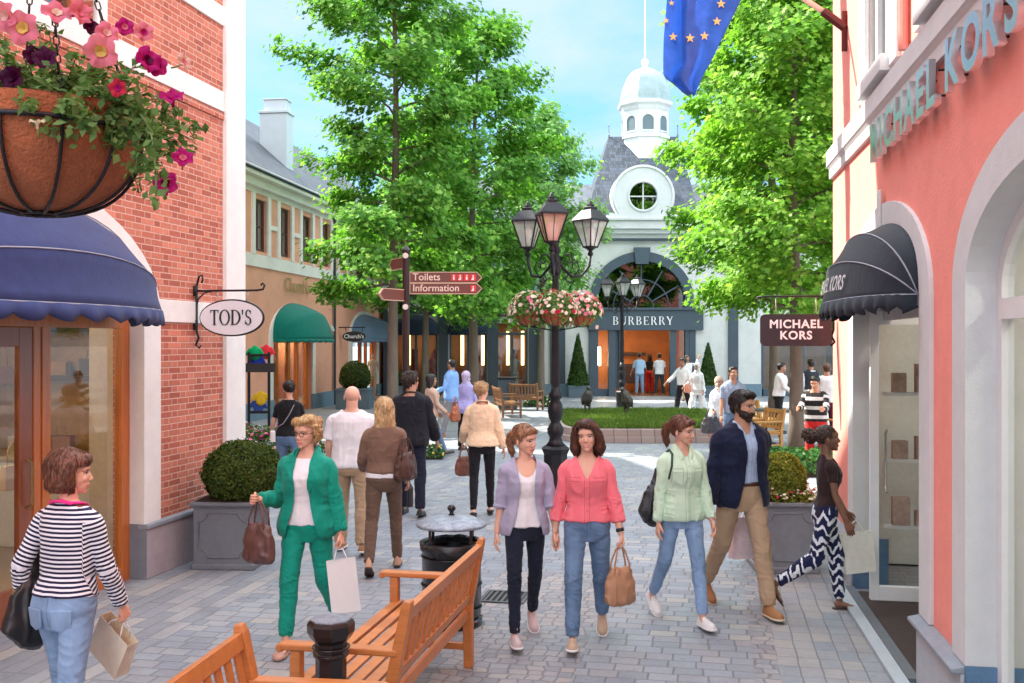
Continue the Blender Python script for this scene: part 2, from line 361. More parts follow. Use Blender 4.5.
def brickmat(name, c1, c2, mortar, w=.32, h=.062, gap=.010):
    m, nt, b = newmat(name); co = objco(nt); sx = nd(nt, 'ShaderNodeSeparateXYZ'); lk(nt, co, sx.inputs[0])
    u = mth(nt, 'ADD', sx.outputs[0], sx.outputs[1])
    row = mth(nt, 'FLOOR', mth(nt, 'DIVIDE', sx.outputs[2], h)); par = mth(nt, 'MODULO', row, 2.0)
    uu = mth(nt, 'ADD', mth(nt, 'DIVIDE', u, w), mth(nt, 'MULTIPLY', par, .5)); 
    cell = mth(nt, 'FLOOR', mth(nt, 'MULTIPLY', uu, 1.0)); fu = mth(nt, 'FRACT', uu)
    head = mth(nt, 'GREATER_THAN', fu, .67)      # a stretcher then a header in each module
    cv = nd(nt, 'ShaderNodeCombineXYZ'); lk(nt, mth(nt, 'ADD', cell, mth(nt, 'MULTIPLY', head, .5)), cv.inputs[0]); lk(nt, row, cv.inputs[1])
    wn = nd(nt, 'ShaderNodeTexWhiteNoise', noise_dimensions='3D'); lk(nt, cv.outputs[0], wn.inputs['Vector'])
    fv = mth(nt, 'FRACT', mth(nt, 'DIVIDE', sx.outputs[2], h))
    du = mth(nt, 'MULTIPLY', mth(nt, 'MINIMUM', mth(nt, 'MINIMUM', fu, mth(nt, 'SUBTRACT', 1.0, fu)), mth(nt, 'ABSOLUTE', mth(nt, 'SUBTRACT', fu, .67))), w)
    dv = mth(nt, 'MULTIPLY', mth(nt, 'MINIMUM', fv, mth(nt, 'SUBTRACT', 1.0, fv)), h)
    d = mth(nt, 'ADD', mth(nt, 'MINIMUM', du, dv), mth(nt, 'MULTIPLY', mth(nt, 'SUBTRACT', noise(nt, co, 60, 3), .5), .004))
    j = nd(nt, 'ShaderNodeMapRange', interpolation_type='SMOOTHSTEP'); lk(nt, d, j.inputs[0]); j.inputs[1].default_value = gap*.35; j.inputs[2].default_value = gap*.75; j.inputs[3].default_value = 1; j.inputs[4].default_value = 0
    c = ramp(nt, wn.outputs['Value'], [(0, c1), (.25, c2), (.5, tuple((a+b_)/2 for a, b_ in zip(c1, c2))), (.75, tuple(a*.86 for a in c1)), (.92, tuple(min(1, a*1.15) for a in c2))], 'CONSTANT')
    c = mixc(nt, 1.0, c, ramp(nt, noise(nt, co, 30, 5, .7), [(.3, (.85, .85, .85)), (.7, (1.15, 1.15, 1.15))]), 'MULTIPLY')
    c = mixc(nt, 1.0, c, ramp(nt, noise(nt, co, .9, 5, .6), [(.3, (.9, .9, .9)), (.75, (1.08, 1.06, 1.05))]), 'MULTIPLY')
    lk(nt, mixc(nt, j.outputs[0], c, mortar), b.inputs['Base Color']); b.inputs['Roughness'].default_value = .85; b.inputs['Specular IOR Level'].default_value = .25
    bump(nt, b, mth(nt, 'SUBTRACT', mth(nt, 'MULTIPLY', noise(nt, co, 90, 4), .3), j.outputs[0]), .6, .006); return m
def slatemat(name, c, axis=0):
    m, nt, b = newmat(name); co = objco(nt); sx = nd(nt, 'ShaderNodeSeparateXYZ'); lk(nt, co, sx.inputs[0])
    r, rc, j = sett(nt, mth(nt, 'ADD', sx.outputs[0], mth(nt, 'MULTIPLY', sx.outputs[1], .0 if axis == 0 else 1.0)), mth(nt, 'ADD', sx.outputs[2], 0.0), .22, .16, .006, jit=.5)
    cc = ramp(nt, r, [(0, tuple(x*.8 for x in c)), (.3, c), (.6, tuple(x*1.25 for x in c)), (.85, tuple(x*.65 for x in c))], 'CONSTANT')
    lk(nt, mixc(nt, j, cc, tuple(x*.35 for x in c)), b.inputs['Base Color']); b.inputs['Roughness'].default_value = .5
    bump(nt, b, mth(nt, 'SUBTRACT', r, j), .5, .012); return m
def stucco(name, c, var=.07, bs=70, b=.25): return mat(name, c, .88, var=var, vs=1.2, bmp=b, bs=bs, spec=.2, dirt=.14)
WHITE = stucco('white_render', (.66, .68, .68)); CREAM = stucco('cream_stone', (.82, .81, .76)); CORAL = stucco('coral_stucco', (.92, .33, .27), .06, 45, .35)
ORANGE = stucco('orange_stucco', (.82, .40, .27)); GREYSTONE = mat('blue_limestone', (.27, .30, .34), .7, var=.18, vs=2, bmp=.3, bs=50, dirt=.2)
GREYDARK = mat('blue_limestone_dark', (.20, .23, .27), .65, var=.18, vs=2, bmp=.3, bs=50)
BROWNWOOD = mat('orange_brown_wood', (.50, .15, .03), .4, var=.25, vs=3, stretch=(6, 6, .6), bmp=.2, bs=30, coat=.3)
DARKWOOD = mat('dark_red_wood', (.26, .07, .02), .4, var=.25, vs=3, stretch=(6, 6, .6), coat=.3)
BLACKIRON = mat('black_iron', (.022, .023, .026), .42, metal=.6, var=.3, vs=8, bmp=.25, bs=60)
WHITEPAINT = mat('white_painted_metal', (.78, .80, .80), .35, var=.05); GLASS = glassmat('window_glass', (.93, .96, .96), .03); GLASSM = glassmat('upper_window_glass', (.55, .62, .62), .35)
NAVYPAINT = mat('slate_blue_paint', (.055, .085, .115), .5, var=.12, vs=2); SLATE = slatemat('slate_roof', (.045, .058, .08)); SLATE2 = slatemat('slate_roof_grey', (.052, .068, .095))
WARMWALL = mat('warm_interior', (.36, .20, .09), .7, var=.3, vs=1.5); LAMPWARM = emit('warm_lamp', (1.0, .72, .40), 22.0); LAMPWHITE = emit('white_lamp', (1.0, .93, .82), 6.0)
PALEWALL = mat('pale_interior', (.62, .60, .55), .7, var=.1); FLOORIN = mat('interior_floor', (.30, .22, .15), .4, var=.2)

def hood_awning(name, cx, hw, depth, z0, z1, y, m, parent, ribs=3, scal=14, val=.11, pipe=None, ex=.72, ang=None):
    """pram-hood awning: ribs pivot at the two hinge points (cx-+hw, y, z0); front towards -Y"""
    n = 36; k = 18; b = MB(); b.sm = True; V = []; F = []
    for j in range(k+1):
        th = math.pi/2*j/k; rr = depth*math.cos(th)**1.0; zz = (z1-z0)*math.sin(th)
        # fabric sags a little between the ribs
        aa_ = [0]+[R(q) for q in ang]+[math.pi/2] if ang else [math.pi/2*q/ribs for q in range(ribs+1)]
        sag = 1
        for q0, q1 in zip(aa_, aa_[1:]):
            if q0 < th < q1: sag = 1-.045*math.sin(math.pi*(th-q0)/(q1-q0))
        for i in range(n+1):
            a = math.pi*i/n; s = math.sin(a)**ex
            V.append((cx-hw*math.cos(a), y-rr*s*sag, z0+zz*s*sag))
    for j in range(k):
        for i in range(n): F.append((j*(n+1)+i, j*(n+1)+i+1, (j+1)*(n+1)+i+1, (j+1)*(n+1)+i))
    b.add(V, F); o = b.build(name, m, parent)
    md = o.modifiers.new('t', 'SOLIDIFY'); md.thickness = .006
    # scalloped valance
    b = MB(); nn = scal*8; V = []; F = []
    for i in range(nn+1):
        a = math.pi*i/nn; s = math.sin(a)**ex; x, yy = cx-hw*math.cos(a), y-depth*s-.006
        f = abs(math.sin(math.pi*scal*i/nn)); wob = .02*math.sin(i*.9)
        V += [(x, yy, z0+.003), (x, yy+wob*.4-.01, z0-val*.55), (x, yy+wob, z0-val*(.62+.38*f))]
    for i in range(nn): F += [(3*i, 3*i+1, 3*i+4, 3*i+3), (3*i+1, 3*i+2, 3*i+5, 3*i+4)]
    b.sm = True; b.add(V, F); v = b.build('valance', m, o); md = v.modifiers.new('t', 'SOLIDIFY'); md.thickness = .005
    if pipe:
        b = MB(); b.sm = True
        for th in [0]+([R(q) for q in ang] if ang else [math.pi/2*q/ribs for q in range(1, ribs)]):
            b.tube([(cx-hw*math.cos(math.pi*i/24), y-depth*math.cos(th)*max(0, math.sin(math.pi*i/24))**ex*1.002-.001, z0+(z1-z0)*math.sin(th)*max(0, math.sin(math.pi*i/24))**ex*1.002+.001) for i in range(25)], .0055, 6)
        b.build('piping', pipe, o)
    return o
# ---------------------------------------------------------------- serif letters
def arcpoly(cx, cy, rx, ry, tx, ty, a0, a1, n=18):
    out = [(cx+rx*math.cos(R(a0+(a1-a0)*i/n)), cy+ry*math.sin(R(a0+(a1-a0)*i/n))) for i in range(n+1)]
    inn = [(cx+(rx-tx)*math.cos(R(a0+(a1-a0)*i/n)), cy+(ry-ty)*math.sin(R(a0+(a1-a0)*i/n))) for i in range(n+1)]
    return out, inn
def serif_glyph(ch):
    """list of strips/polys in a 1-high em; returns (polys, width)"""
    W, t = .15, .05; P = []
    def rc(x0, y0, x1, y1): P.append([(x0, y0), (x1, y0), (x1, y1), (x0, y1)])
    def arc(*a, **k):
        o, i = arcpoly(*a, **k)
        for q in range(len(o)-1): P.append([o[q], o[q+1], i[q+1], i[q]])
    def stem(x): rc(x, 0, x+W, 1); rc(x-.06, 0, x+W+.06, .035); rc(x-.06, .965, x+W+.06, 1)
    w = .7
    if ch == 'T': rc(.3, 0, .3+W, 1); rc(.22, 0, .53, .035); rc(.02, .945, .73, 1); rc(.02, .80, .06, 1); rc(.69, .80, .73, 1); w = .75
    elif ch == 'O': arc(.46, .5, .46, .52, .15, .05, 0, 360, n=40); w = .92
    elif ch == 'D': stem(.08); arc(.30, .5, .56, .5, .16, .05, -90, 90); rc(.2, .95, .31, 1); rc(.2, 0, .31, .05); w = .88
    elif ch == "'": P.append([(.05, .66), (.1, .66), (.15, 1), (.02, 1)]); w = .2
    elif ch == 'S':
        arc(.30, .74, .24, .27, .11, .05, 20, 270, n=20); arc(.30, .26, .27, .27, .13, .05, -160, 90, n=20); rc(.50, .72, .53, .95); rc(.03, .06, .06, .3); P.append([(.12, .60), (.24, .47), (.50, .40), (.36, .56)]); w = .62
    elif ch == 'B': stem(.08); arc(.32, .745, .30, .255, .14, .04, -90, 90); arc(.34, .26, .34, .26, .15, .04, -90, 90); rc(.2, .49, .34, .53); rc(.2, .96, .34, 1); rc(.2, 0, .36, .04); w = .74
    elif ch == 'U': rc(.1, .3, .25, 1); rc(.04, .965, .31, 1); rc(.60, .3, .66, 1); rc(.54, .965, .74, 1); arc(.38, .3, .28, .32, .14, .06, 180, 360); w = .8
    elif ch == 'R': stem(.08); arc(.32, .74, .30, .26, .14, .04, -90, 90); rc(.2, .48, .34, .52); rc(.2, .96, .34, 1); P.append([(.34, .5), (.48, .5), (.78, 0), (.60, 0)]); w = .8
    elif ch == 'E': stem(.08); rc(.2, .95, .66, 1); rc(.2, 0, .68, .05); rc(.2, .47, .5, .52); rc(.62, .82, .66, 1); rc(.64, 0, .68, .2); rc(.47, .40, .5, .60); w = .74
    elif ch == 'Y': P.append([(.0, 1), (.18, 1), (.44, .5), (.33, .42)]); P.append([(.66, 1), (.72, 1), (.48, .44), (.40, .5)]); rc(.33, 0, .33+W, .48); rc(.26, 0, .56, .035); rc(-.04, .965, .24, 1); rc(.58, .965, .78, 1); w = .76
    return P, w
def serif_text(mb, s, h, gap=.12, depth=.01, xs=1.0):
    """letters centred on the local XZ plane, front at y=-depth; keeps each piece a hair apart in depth"""
    tot = 0; G = []
    for ch in s:
        P, w = serif_glyph(ch); G.append((P, tot)); tot += w+gap
    tot -= gap; k = 0
    for P, x0 in G:
        for p in P:
            k += 1; y0 = -depth-(k % 7)*.00025
            q = [((x+x0-tot/2)*h*xs, (z-.5)*h) for x, z in p]; n = len(q)
            V = [(x, y0, z) for x, z in q]+[(x, 0, z) for x, z in q]
            mb.add(V, [tuple(range(n)), tuple(range(2*n-1, n-1, -1))]+[(i, n+i, n+(i+1) % n, (i+1) % n) for i in range(n)])
    return tot*h*xs

# ---------------------------------------------------------------- brick shop on the left
def brick_building():
    root = empty('brick_building', (-3.485, 9.41, 0), math.atan2(.980, .199), 'red brick shop building with white stone bands and arched brown wooden shopfront', 'building')
    BR = brickmat('red_brick', (.47, .145, .095), (.56, .20, .13), (.66, .40, .31))
    cx, a, b_, zs = -2.02, 2.02, .88, 2.5; top = 11.3
    win = rect(-1.95, -.73, 4.975, 6.9); win2 = rect(-5.2, -3.9, 4.975, 6.9)
    op = arch(cx, a, 0.0, zs, b_); o2 = arch(cx-6.2, a, .0, zs, b_)
    # outline with the two openings cut from the bottom edge
    outer = [(-14, 0), (-14, top), (2.0, top), (2.0, 0)]+list(reversed(op))+list(reversed(o2))
    panel('wall', outer, [win, win2], 0, .3, BR, root)
    b = MB(); b.box(-14, 2.0, .3, 9, 0, top-.002); 
    b2 = MB(); b2.box(-14, 1.997, 3.2, 9, 0, top-.01); b2.box(1.7, 1.997, .302, 3.2, 0, top-.01); b2.box(-14, 1.69, .302, 3.2, 3.6, top-.01); b2.build('rear_wall', BR, root)
    # surround, bands, pilaster, plinth
    archring('arch_surround', cx, 2.295, 1.12, a-.012, b_-.012, .521, zs, -.035, .118, CREAM, root); archring('arch_surround', cx-6.2, 2.295, 1.12, a-.012, b_-.012, .521, zs, -.035, .118, CREAM, root)
    b = MB()
    for z0, z1 in ((4.75, 4.97), (5.69, 5.90), (7.6, 7.8)): b.box(-14, 1.578, -.025, .02, z0, z1)
    b.box(.277, 1.578, -.025, .02, 2.43, 2.65); b.build('stone_band', CREAM, root, bevel=.006)
    b = MB(); b.box(-14, 1.576, -.022, .02, 4.665, 4.735); b.build('brick_dentil', BR, root)
    b = MB(); b.box(1.58, 2.03, -.05, .03, .521, top-.2); b.box(1.96, 2.031, .031, .45, .521, top-.2); b.build('pilaster', CREAM, root, bevel=.008)
    b = MB(); b.box(-14.2, 2.2, -.3, .5, top-.2, top+.1); b.box(-14.1, 2.1, -.15, .5, top-.45, top-.201); b.build('cornice', CREAM, root, bevel=.01)
    b = MB(); b.box(0.0, 2.06, -.055, .035, 0, .47); b.box(2.0, 2.06, .036, 3.0, 0, .47); b.box(-4.04-.12-2.06, -4.04, -.055, .035, 0, .47); b.build('plinth', mat('pinkish_grey_stone', (.40, .36, .38), .75, var=.12, vs=2, bmp=.3, dirt=.2), root, bevel=.008)
    b = MB(); b.box(-.01, 2.08, -.075, .036, .471, .52); b.box(-4.04-.12-2.06, -4.03, -.075, .036, .471, .52); b.build('plinth_cap', GREYSTONE, root, bevel=.012)
    b = MB(); b.box(.002, .012, .036, .3, 0, .519, ); b.box(-.006, .0015, -.054, .12, 0, .519); b.build('plinth_return', GREYDARK, root)
    # upper window
    for x0, x1 in ((-1.95, -.73), (-5.2, -3.9)):
        f = MB()
        for q in ((x0-.15, x0, 4.97, 7.05), (x1, x1+.15, 4.97, 7.05)): f.box(q[0], q[1], -.03, .02, q[2]+.002, q[3])
        f.box(x0-.15, x1+.15, -.03, .02, 6.9, 7.07)
        w = f.build('window_surround', CREAM, root, bevel=.005)
        f = MB(); f.box(x0, x0+.09, .16, .24, 4.98, 6.9); f.box(x1-.09, x1, .16, .24, 4.98, 6.9); f.box(x0+.09, x1-.09, .16, .24, 4.98, 5.07); f.box(x0+.09, x1-.09, .16, .24, 6.8, 6.9); f.box((x0+x1)/2-.03, (x0+x1)/2+.03, .165, .235, 5.07, 6.8); f.box(x0+.09, x1-.09, .165, .235, 6.1, 6.16)
        wf = f.build('window_frame', BROWNWOOD, root); f = MB(); f.box(x0, x1, .2, .205, 5.0, 6.9); f.build('window_pane', GLASSM, wf)
    # shopfront
    def opening_fill(cx):
        f = MB(); f.mi = 0; y0, y1 = .12, .20; L = cx-a; Rr = cx+a
        def post(x0, x1, z0=0, z1=3.2, y=(.12, .20)): f.box(x0, x1, y[0], y[1], z0, z1)
        post(Rr-.13, Rr-.002); post(Rr-1.25, Rr-1.15); post(Rr-1.345, Rr-1.262, y=(.13, .19)); post(L+.002, L+.13); post(L+1.15, L+1.25); post(L+1.262, L+1.345, y=(.13, .19))
        f.box(Rr-1.15, Rr-.13, .125, .195, 0, .13); f.box(L+.13, L+1.15, .125, .195, 0, .13); f.box(L+.13, Rr-.13, .115, .205, 2.36, 2.50)
        return f.build('shopfront_frame', BROWNWOOD, root, bevel=.004)
    for c in (cx, cx-6.2):
        fr = opening_fill(c); L, Rr = c-a, c+a
        g = MB(); g.box(Rr-1.15, Rr-.13, .158, .163, .13, 2.36); g.box(L+.13, L+1.15, .158, .163, .13, 2.36); g.box(L+.2, Rr-.2, .158, .163, 2.5, 3.2); g.build('shop_window', GLASS, root)
        for x0, x1 in ((Rr-2.02, Rr-1.347), (L+1.347, L+2.02)):
            d = MB(); d.box(x0, x0+.15, .14, .19, .01, 2.355); d.box(x1-.16, x1, .14, .19, .01, 2.355); d.box(x0+.15, x1-.16, .141, .189, .01, .28); d.box(x0+.15, x1-.16, .141, .189, 2.2, 2.355)
            dd = d.build('door', DARKWOOD, root, bevel=.004)
            g = MB(); g.box(x0+.15, x1-.16, .163, .167, .28, 2.2)
            g.build('door_pane', GLASS, dd)
        h = MB(); h.tube([(Rr-1.42, .14, .9), (Rr-1.42, .09, .93), (Rr-1.42, .09, 1.27), (Rr-1.42, .14, 1.3)], .011, 8); h.build('handle', mat('brass', (.6, .42, .18), .3, metal=1), dd)
    # interior room
    r = MB(); r.box(-13, 1.6, 3.0, 3.1, 0, 3.55); r.build('back_wall', WARMWALL, root)
    r = MB(); r.box(-13, 1.69, .31, 3.0, .0, .012); r.build('shop_floor', FLOORIN, root)
    r = MB(); r.box(-13, 1.69, .31, 3.0, 3.5, 3.59); r.build('shop_ceiling', PALEWALL, root)
    r = MB(); r.box(.10, .22, .26, .62, .013, 3.49); r.build('beige_partition', mat('beige_panel', (.55, .46, .34), .7), root)
    tan = mat('tan_wall_lining', (.46, .29, .13), .7, var=.2); dk = mat('dark_shelf', (.06, .035, .02), .4)
    r = MB(); r.box(1.64, 1.69, .32, 2.99, .013, 3.49); r.build('end_wall_lining', tan, root)
    r = MB(); r.box(1.42, 1.638, .8, 2.95, 1.80, 1.86); r.box(1.42, 1.638, .8, 2.95, 2.35, 2.40); r.build('end_wall_shelf', dk, root, bevel=.004)
    r = MB(); r.box(1.0, 1.6, .9, 2.9, .013, .95); r.box(.96, 1.62, .85, 2.95, .951, 1.0); r.build('counter', mat('pale_counter', (.62, .58, .5), .4), root, bevel=.008)
    for q, z, sc, c_, lb in ((1.55, 1.86, 1.0, (.10, .06, .04), 'dark brown handbag on the lower dark shelf'), (1.95, 1.86, .8, (.45, .25, .1), 'small tan handbag on the lower dark shelf'), (2.3, 1.86, 1.1, (.08, .07, .08), 'charcoal handbag on the lower dark shelf'), (1.7, 2.40, .9, (.3, .1, .06), 'russet handbag on the upper dark shelf'), (2.15, 2.40, 1.0, (.55, .45, .3), 'beige handbag on the upper dark shelf'), (1.75, 1.0, 1.1, (.28, .12, .05), 'brown handbag on the pale shop counter'), (2.25, 1.0, 1.0, (.5, .4, .25), 'sand handbag on the pale shop counter')):
        h = MB(); h.box(1.46 if z > 1.1 else 1.2, 1.56 if z > 1.1 else 1.3, q-.13*sc, q+.13*sc, z+.001, z+.19*sc); h.tube([(1.51 if z > 1.1 else 1.25, q-.07, z+.18*sc), (1.51 if z > 1.1 else 1.25, q-.05, z+.28*sc), (1.51 if z > 1.1 else 1.25, q+.05, z+.28*sc), (1.51 if z > 1.1 else 1.25, q+.07, z+.18*sc)], .006, 6)
        o_ = h.build('display_handbag', mat('bag_%.2f_%.2f' % (c_[0], q), c_, .45), None, bevel=.012); o_.location = root.location; o_.rotation_euler = root.rotation_euler; tag(o_, lb, 'handbag', 'handbags displayed inside the brick shop')
    sh = MB()
    for z in (.55, 1.28, 2.0): sh.box(-4.2, -.95, 2.55, 2.99, z, z+.05)
    for x in (-4.2, -2.6, -.98): sh.box(x, x+.05, 2.55, 2.99, .013, 2.5)
    sh.build('wall_shelf', mat('honey_wood', (.42, .26, .12), .5, var=.2, stretch=(1, 6, 6)), root, bevel=.004)
    sh = MB()
    for z in (.62, 1.62, 2.08): sh.box(-3.6, -1.45, .8, 1.15, z, z+.035)
    for x in (-3.6, -1.48): sh.box(x, x+.03, .8, 1.15, .013, 2.3)
    sh.build('display_shelf', mat('honey_wood', (.42, .26, .12)), root, bevel=.003)
    l = MB()
    for x in (-3.4, -2.2, -.9): l.lathe([(.0, .02), (.09, .02), (.1, .0), (.0, .0)], 16, Matrix.Translation((x, 1.6, 3.47)))
    l.box(-3.9, -1.2, 2.53, 2.56, 2.46, 2.5); l.build('ceiling_spot', LAMPWARM, root)
    l = MB(); l.sm = True; l.sphere((-.62, 1.75, 1.98), .17, 10, (1.4, 1, .35)); l.build('pendant_lamp', LAMPWHITE, root); l = MB(); l.tube([(-.62, 1.75, 2.03), (-.62, 1.75, 3.49)], .006, 6); l.build('pendant_cord', BLACKIRON, root)
    # awning
    blue = clothmat('blue_awning_canvas', (.030, .045, .14), .75, var=.12, weave=140)
    pipe = mat('pale_piping', (.32, .34, .40), .6)
    hood_awning('awning', cx-.10, 1.90, .98, 2.50, 3.40, .02, blue, root, 2, 19, .125, pipe, ex=1.0, ang=[25, 58])
    return root
# ---------------------------------------------------------------- coral shop on the right
def coral_building():
    root = empty('coral_building', (2.697, 6.545, 0), math.atan2(-.986, -.1656), 'coral pink stucco shop with white arched surrounds, white cornice and recessed glass entrance', 'building')
    ex = 3.95; c1, c2 = -1.285, 2.34; a, b_, zs = 1.285, .55, 2.55; A, B2 = 1.54, .76
    o1 = arch(c1, a, 0, zs, b_); o2 = arch(c2, a, .0, zs, b_); o3 = arch(c2+3.62, a, 0, zs, b_)
    outer = [(-ex, 0), (-ex, 8.6), (12, 8.6), (12, 0)]+list(reversed(o3))+list(reversed(o2))+list(reversed(o1))
    wins = [rect(-1.75-.5, -.75, 4.33, 6.3), rect(-.15+.0, 1.25, 4.33, 6.3), rect(2.1, 3.5, 4.33, 6.3)]
    wins = [rect(-1.95, -.95, 4.40, 6.3), rect(.12, 1.12, 4.40, 6.3), rect(2.19, 3.19, 4.40, 6.3)]
    panel('wall', outer, wins, 0, .13, CORAL, root)
    b = MB(); b.box(-ex+.002, -ex+.3, .131, 9, 0, 8.59); b.box(-ex+.3, 12, 3.6, 9, 0, 8.59); b.box(-ex+.3, 12, .131, 3.6, 3.45, 8.59); b.build('side_wall', CORAL, root)
    for c in (c1, c2, c2+3.62): archring('arch_surround', c, A, B2, a-.012, b_-.012, .457, zs, -.03, .1345, WHITE, root)
    b = MB(); b.box(-.05+c1, .05+c1, -.05, -.031, 3.06, 3.42); b.build('keystone', WHITE, root, bevel=.006)
    b = MB(); prof = [(0, 3.94), (-.035, 3.94), (-.035, 4.03), (-.055, 4.06), (-.065, 4.07), (-.065, 4.22), (0, 4.25)]
    V = []; F = []
    for x in (-ex-.03, 12): V += [(x, y, z) for y, z in prof]
    n = len(prof); b.add(V, [tuple(range(n)), tuple(range(2*n-1, n-1, -1))]+[(i, n+i, n+(i+1) % n, (i+1) % n) for i in range(n)])
    c = b.build('cornice', WHITE, root); fixn(c)
    
    b = MB(); b.box(-ex-.3, 12, -.3, .4, 8.4, 8.8); b.build('top_cornice', WHITE, root, bevel=.02)
    # upper windows
    for (x0, x1) in ((-1.95, -.95), (.12, 1.12), (2.19, 3.19)):
        f = MB(); f.box(x0-.26, x0, -.035, .132, 4.30, 6.5); f.box(x1, x1+.26, -.035, .132, 4.30, 6.5); f.box(x0, x1, -.035, .132, 6.3, 6.5); f.box(x0, x1, -.10, .132, 4.275, 4.40); f.build('window_surround', WHITE, root, bevel=.005)
        f = MB(); f.box(x0, x0+.1, .05, .12, 4.40, 6.3); f.box(x1-.1, x1, .05, .12, 4.40, 6.3); f.box(x0+.1, x1-.1, .05, .12, 4.40, 4.5); f.box(x0+.1, x1-.1, .05, .12, 6.2, 6.3); f.box((x0+x1)/2-.05, (x0+x1)/2+.05, .05, .12, 4.5, 6.2)
        w = f.build('window_frame', WHITEPAINT, root, bevel=.004); f = MB(); f.box(x0, x1, .09, .095, 4.4, 6.3); f.build('window_pane', GLASSM, w)
        f = MB(); f.box(x0-.05, x1+.05, .133, .16, 4.3, 6.4); f.build('blind', mat('pale_blind', (.6, .66, .64), .8), w)
    # plinth
    b = MB()
    for x0, x1 in ((-ex-.045, c1-a), (c1+a-.0, c2-a), (c2+a, c2+3.62-a)): b.box(x0, x1, -.05, .128, 0, .405)
    b.box(-ex-.045, -ex-.002, .129, 3, 0, .405); b.build('plinth', mat('pale_grey_stone', (.46, .50, .53), .75, var=.12, vs=3, bmp=.4, bs=80, dirt=.15), root, bevel=.006)
    b = MB()
    for x0, x1 in ((-ex-.08, c1-a), (c1+a-.03, c2-a+.0), (c2+a, c2+3.62-a)):
        V = [(x0, -.10, .406), (x1, -.10, .406), (x1, .0, .406), (x0, .0, .406), (x0, -.10, .43), (x1, -.10, .43), (x1, .0, .455), (x0, .0, .455)]
        b.add(V, [(0, 3, 2, 1), (4, 5, 6, 7), (0, 1, 5, 4), (1, 2, 6, 5), (2, 3, 7, 6), (3, 0, 4, 7)])
    b.build('plinth_cap', GREYSTONE, root, bevel=.006)
    b = MB(); b.box(c2-a-.004, c2-a-.001, 0, .129, 0, .45); 
    for c in (c2, c2+3.62): b.box(c-a, c-a+.02, -.03, .28, 0, .455); b.box(c+a-.02, c+a, -.03, .28, 0, .455)
    b.box(c1-a, c1-a+.02, -.03, .28, 0, .455); b.build('jamb_base', mat('blue_painted_stone', (.10, .20, .33), .6, var=.25, vs=6, bmp=.3), root)
    # deep arched shop window (near)
    for c in (c2, c2+3.62):
        fr = MB(); x0, x1 = c-a, c+a; inner = arch(c, a-.09, .10, zs-.02, b_-.07)
        panel('x', arch(c, a, .0, zs, b_), [inner], .135, .20, None, mb=fr)
        fr.box(x0+.09, x1-.09, .12, .205, 2.36, 2.47); fr.box(c-.03, c+.03, .14, .2, .1, 2.36); fr.box(c-.03, c+.03, .14, .2, 2.47, 3.02)
        f = fr.build('window_frame', WHITEPAINT, root); fixn(f)
        g = MB(); g.box(x0+.05, x1-.05, .165, .17, .1, 3.1); g.build('shop_window', GLASS, root)
        lt = MB(); lt.sm = True
        for z in (.42, 1.12, 1.72, 2.22): lt.sphere((c-a+.52, .75, z), .075, 8)
        lt.build('globe_light', emit('globe_glow', (1.0, .82, .60), 2.2), root)
        lt = MB(); lt.tube([(c-a+.52, .75, .3), (c-a+.52, .75, 3.3)], .008, 6); lt.build('light_rod', mat('steel', (.5, .5, .5), .3, metal=1), root)
    b = MB(); b.box(1.055+.02, 10, 1.7, 1.75, 0, 3.4); b.build('display_back', mat('display_panel', (.50, .44, .36), .6, var=.2), root)
    b = MB(); b.box(.92, 1.05, .22, 3.55, 0, 3.4); b.build('divider_wall', PALEWALL, root); b = MB(); b.box(-ex+.31, 11.9, .14, 3.59, 3.38, 3.44); b.build('shop_ceiling', PALEWALL, root)
    # recessed entrance: glass return wall square to the street, back glazing, mat
    xr = -2.10; b = MB(); b.box(xr, xr+.07, .03, .10, .03, 2.5); b.box(xr, xr+.07, 1.15, 1.24, .03, 2.5); b.box(xr, xr+.07, .10, 1.15, .03, .15); b.box(xr, xr+.07, .10, 1.15, 2.38, 2.5)
    f = b.build('entrance_frame', WHITEPAINT, root, bevel=.004); b = MB(); b.box(xr+.03, xr+.036, .1, 1.15, .15, 2.38); b.build('entrance_pane', GLASS, f)
    b = MB(); b.box(c1-a+.0, c1+a, .133, .20, 2.42, 3.1); b.build('entrance_fascia', mat('pale_fascia', (.6, .58, .56), .6), root)
    b = MB(); b.box(xr+.07, c1+a, 1.24, 1.30, .03, .15); b.box(xr+.07, c1+a, 1.24, 1.30, 2.38, 2.5); b.box(-1.05, -.95, 1.24, 1.30, .15, 2.38); b.build('entrance_frame', WHITEPAINT, root, bevel=.004)
    b = MB(); b.box(xr+.07, .9, 1.268, 1.272, .15, 2.38); b.build('entrance_pane', GLASS, root)
    b = MB(); b.box(c1-a+.001, 0.9, .135, 3.55, 0.0, .012); b.build('shop_floor', mat('pale_shop_floor', (.4, .37, .33), .4), root)
    b = MB(); b.box(xr-.25, -.02, -.02, 1.2, .013, .028); b.build('doormat', mat('dark_coir_mat', (.055, .04, .035), .95, var=.3, vs=20, bmp=.8, bs=200), root)
    b = MB(); b.box(c1-a-.0, 12, -.20, -.103, .0, .03); b.build('threshold_kerb', mat('pale_kerb_stone', (.40, .46, .50), .6, var=.1, vs=5, bmp=.2), root, bevel=.006)
    b = MB(); b.box(c1-a+.01, c1+a-.01, -.10, -.021, .0, .026); b.build('threshold_slab', mat('dark_slab', (.12, .14, .16), .55, var=.25, vs=4, bmp=.2), root)
    b = MB(); b.box(xr-.45, xr-.02, .9, .95, .03, 2.4); b.box(-3.6, .9, 3.4, 3.5, .02, 3.4); b.box(-3.62, -3.58, .14, 3.39, .02, 3.37); b.build('pale_backdrop_wall', mat('cool_interior', (.68, .72, .70), .7, var=.15), root)
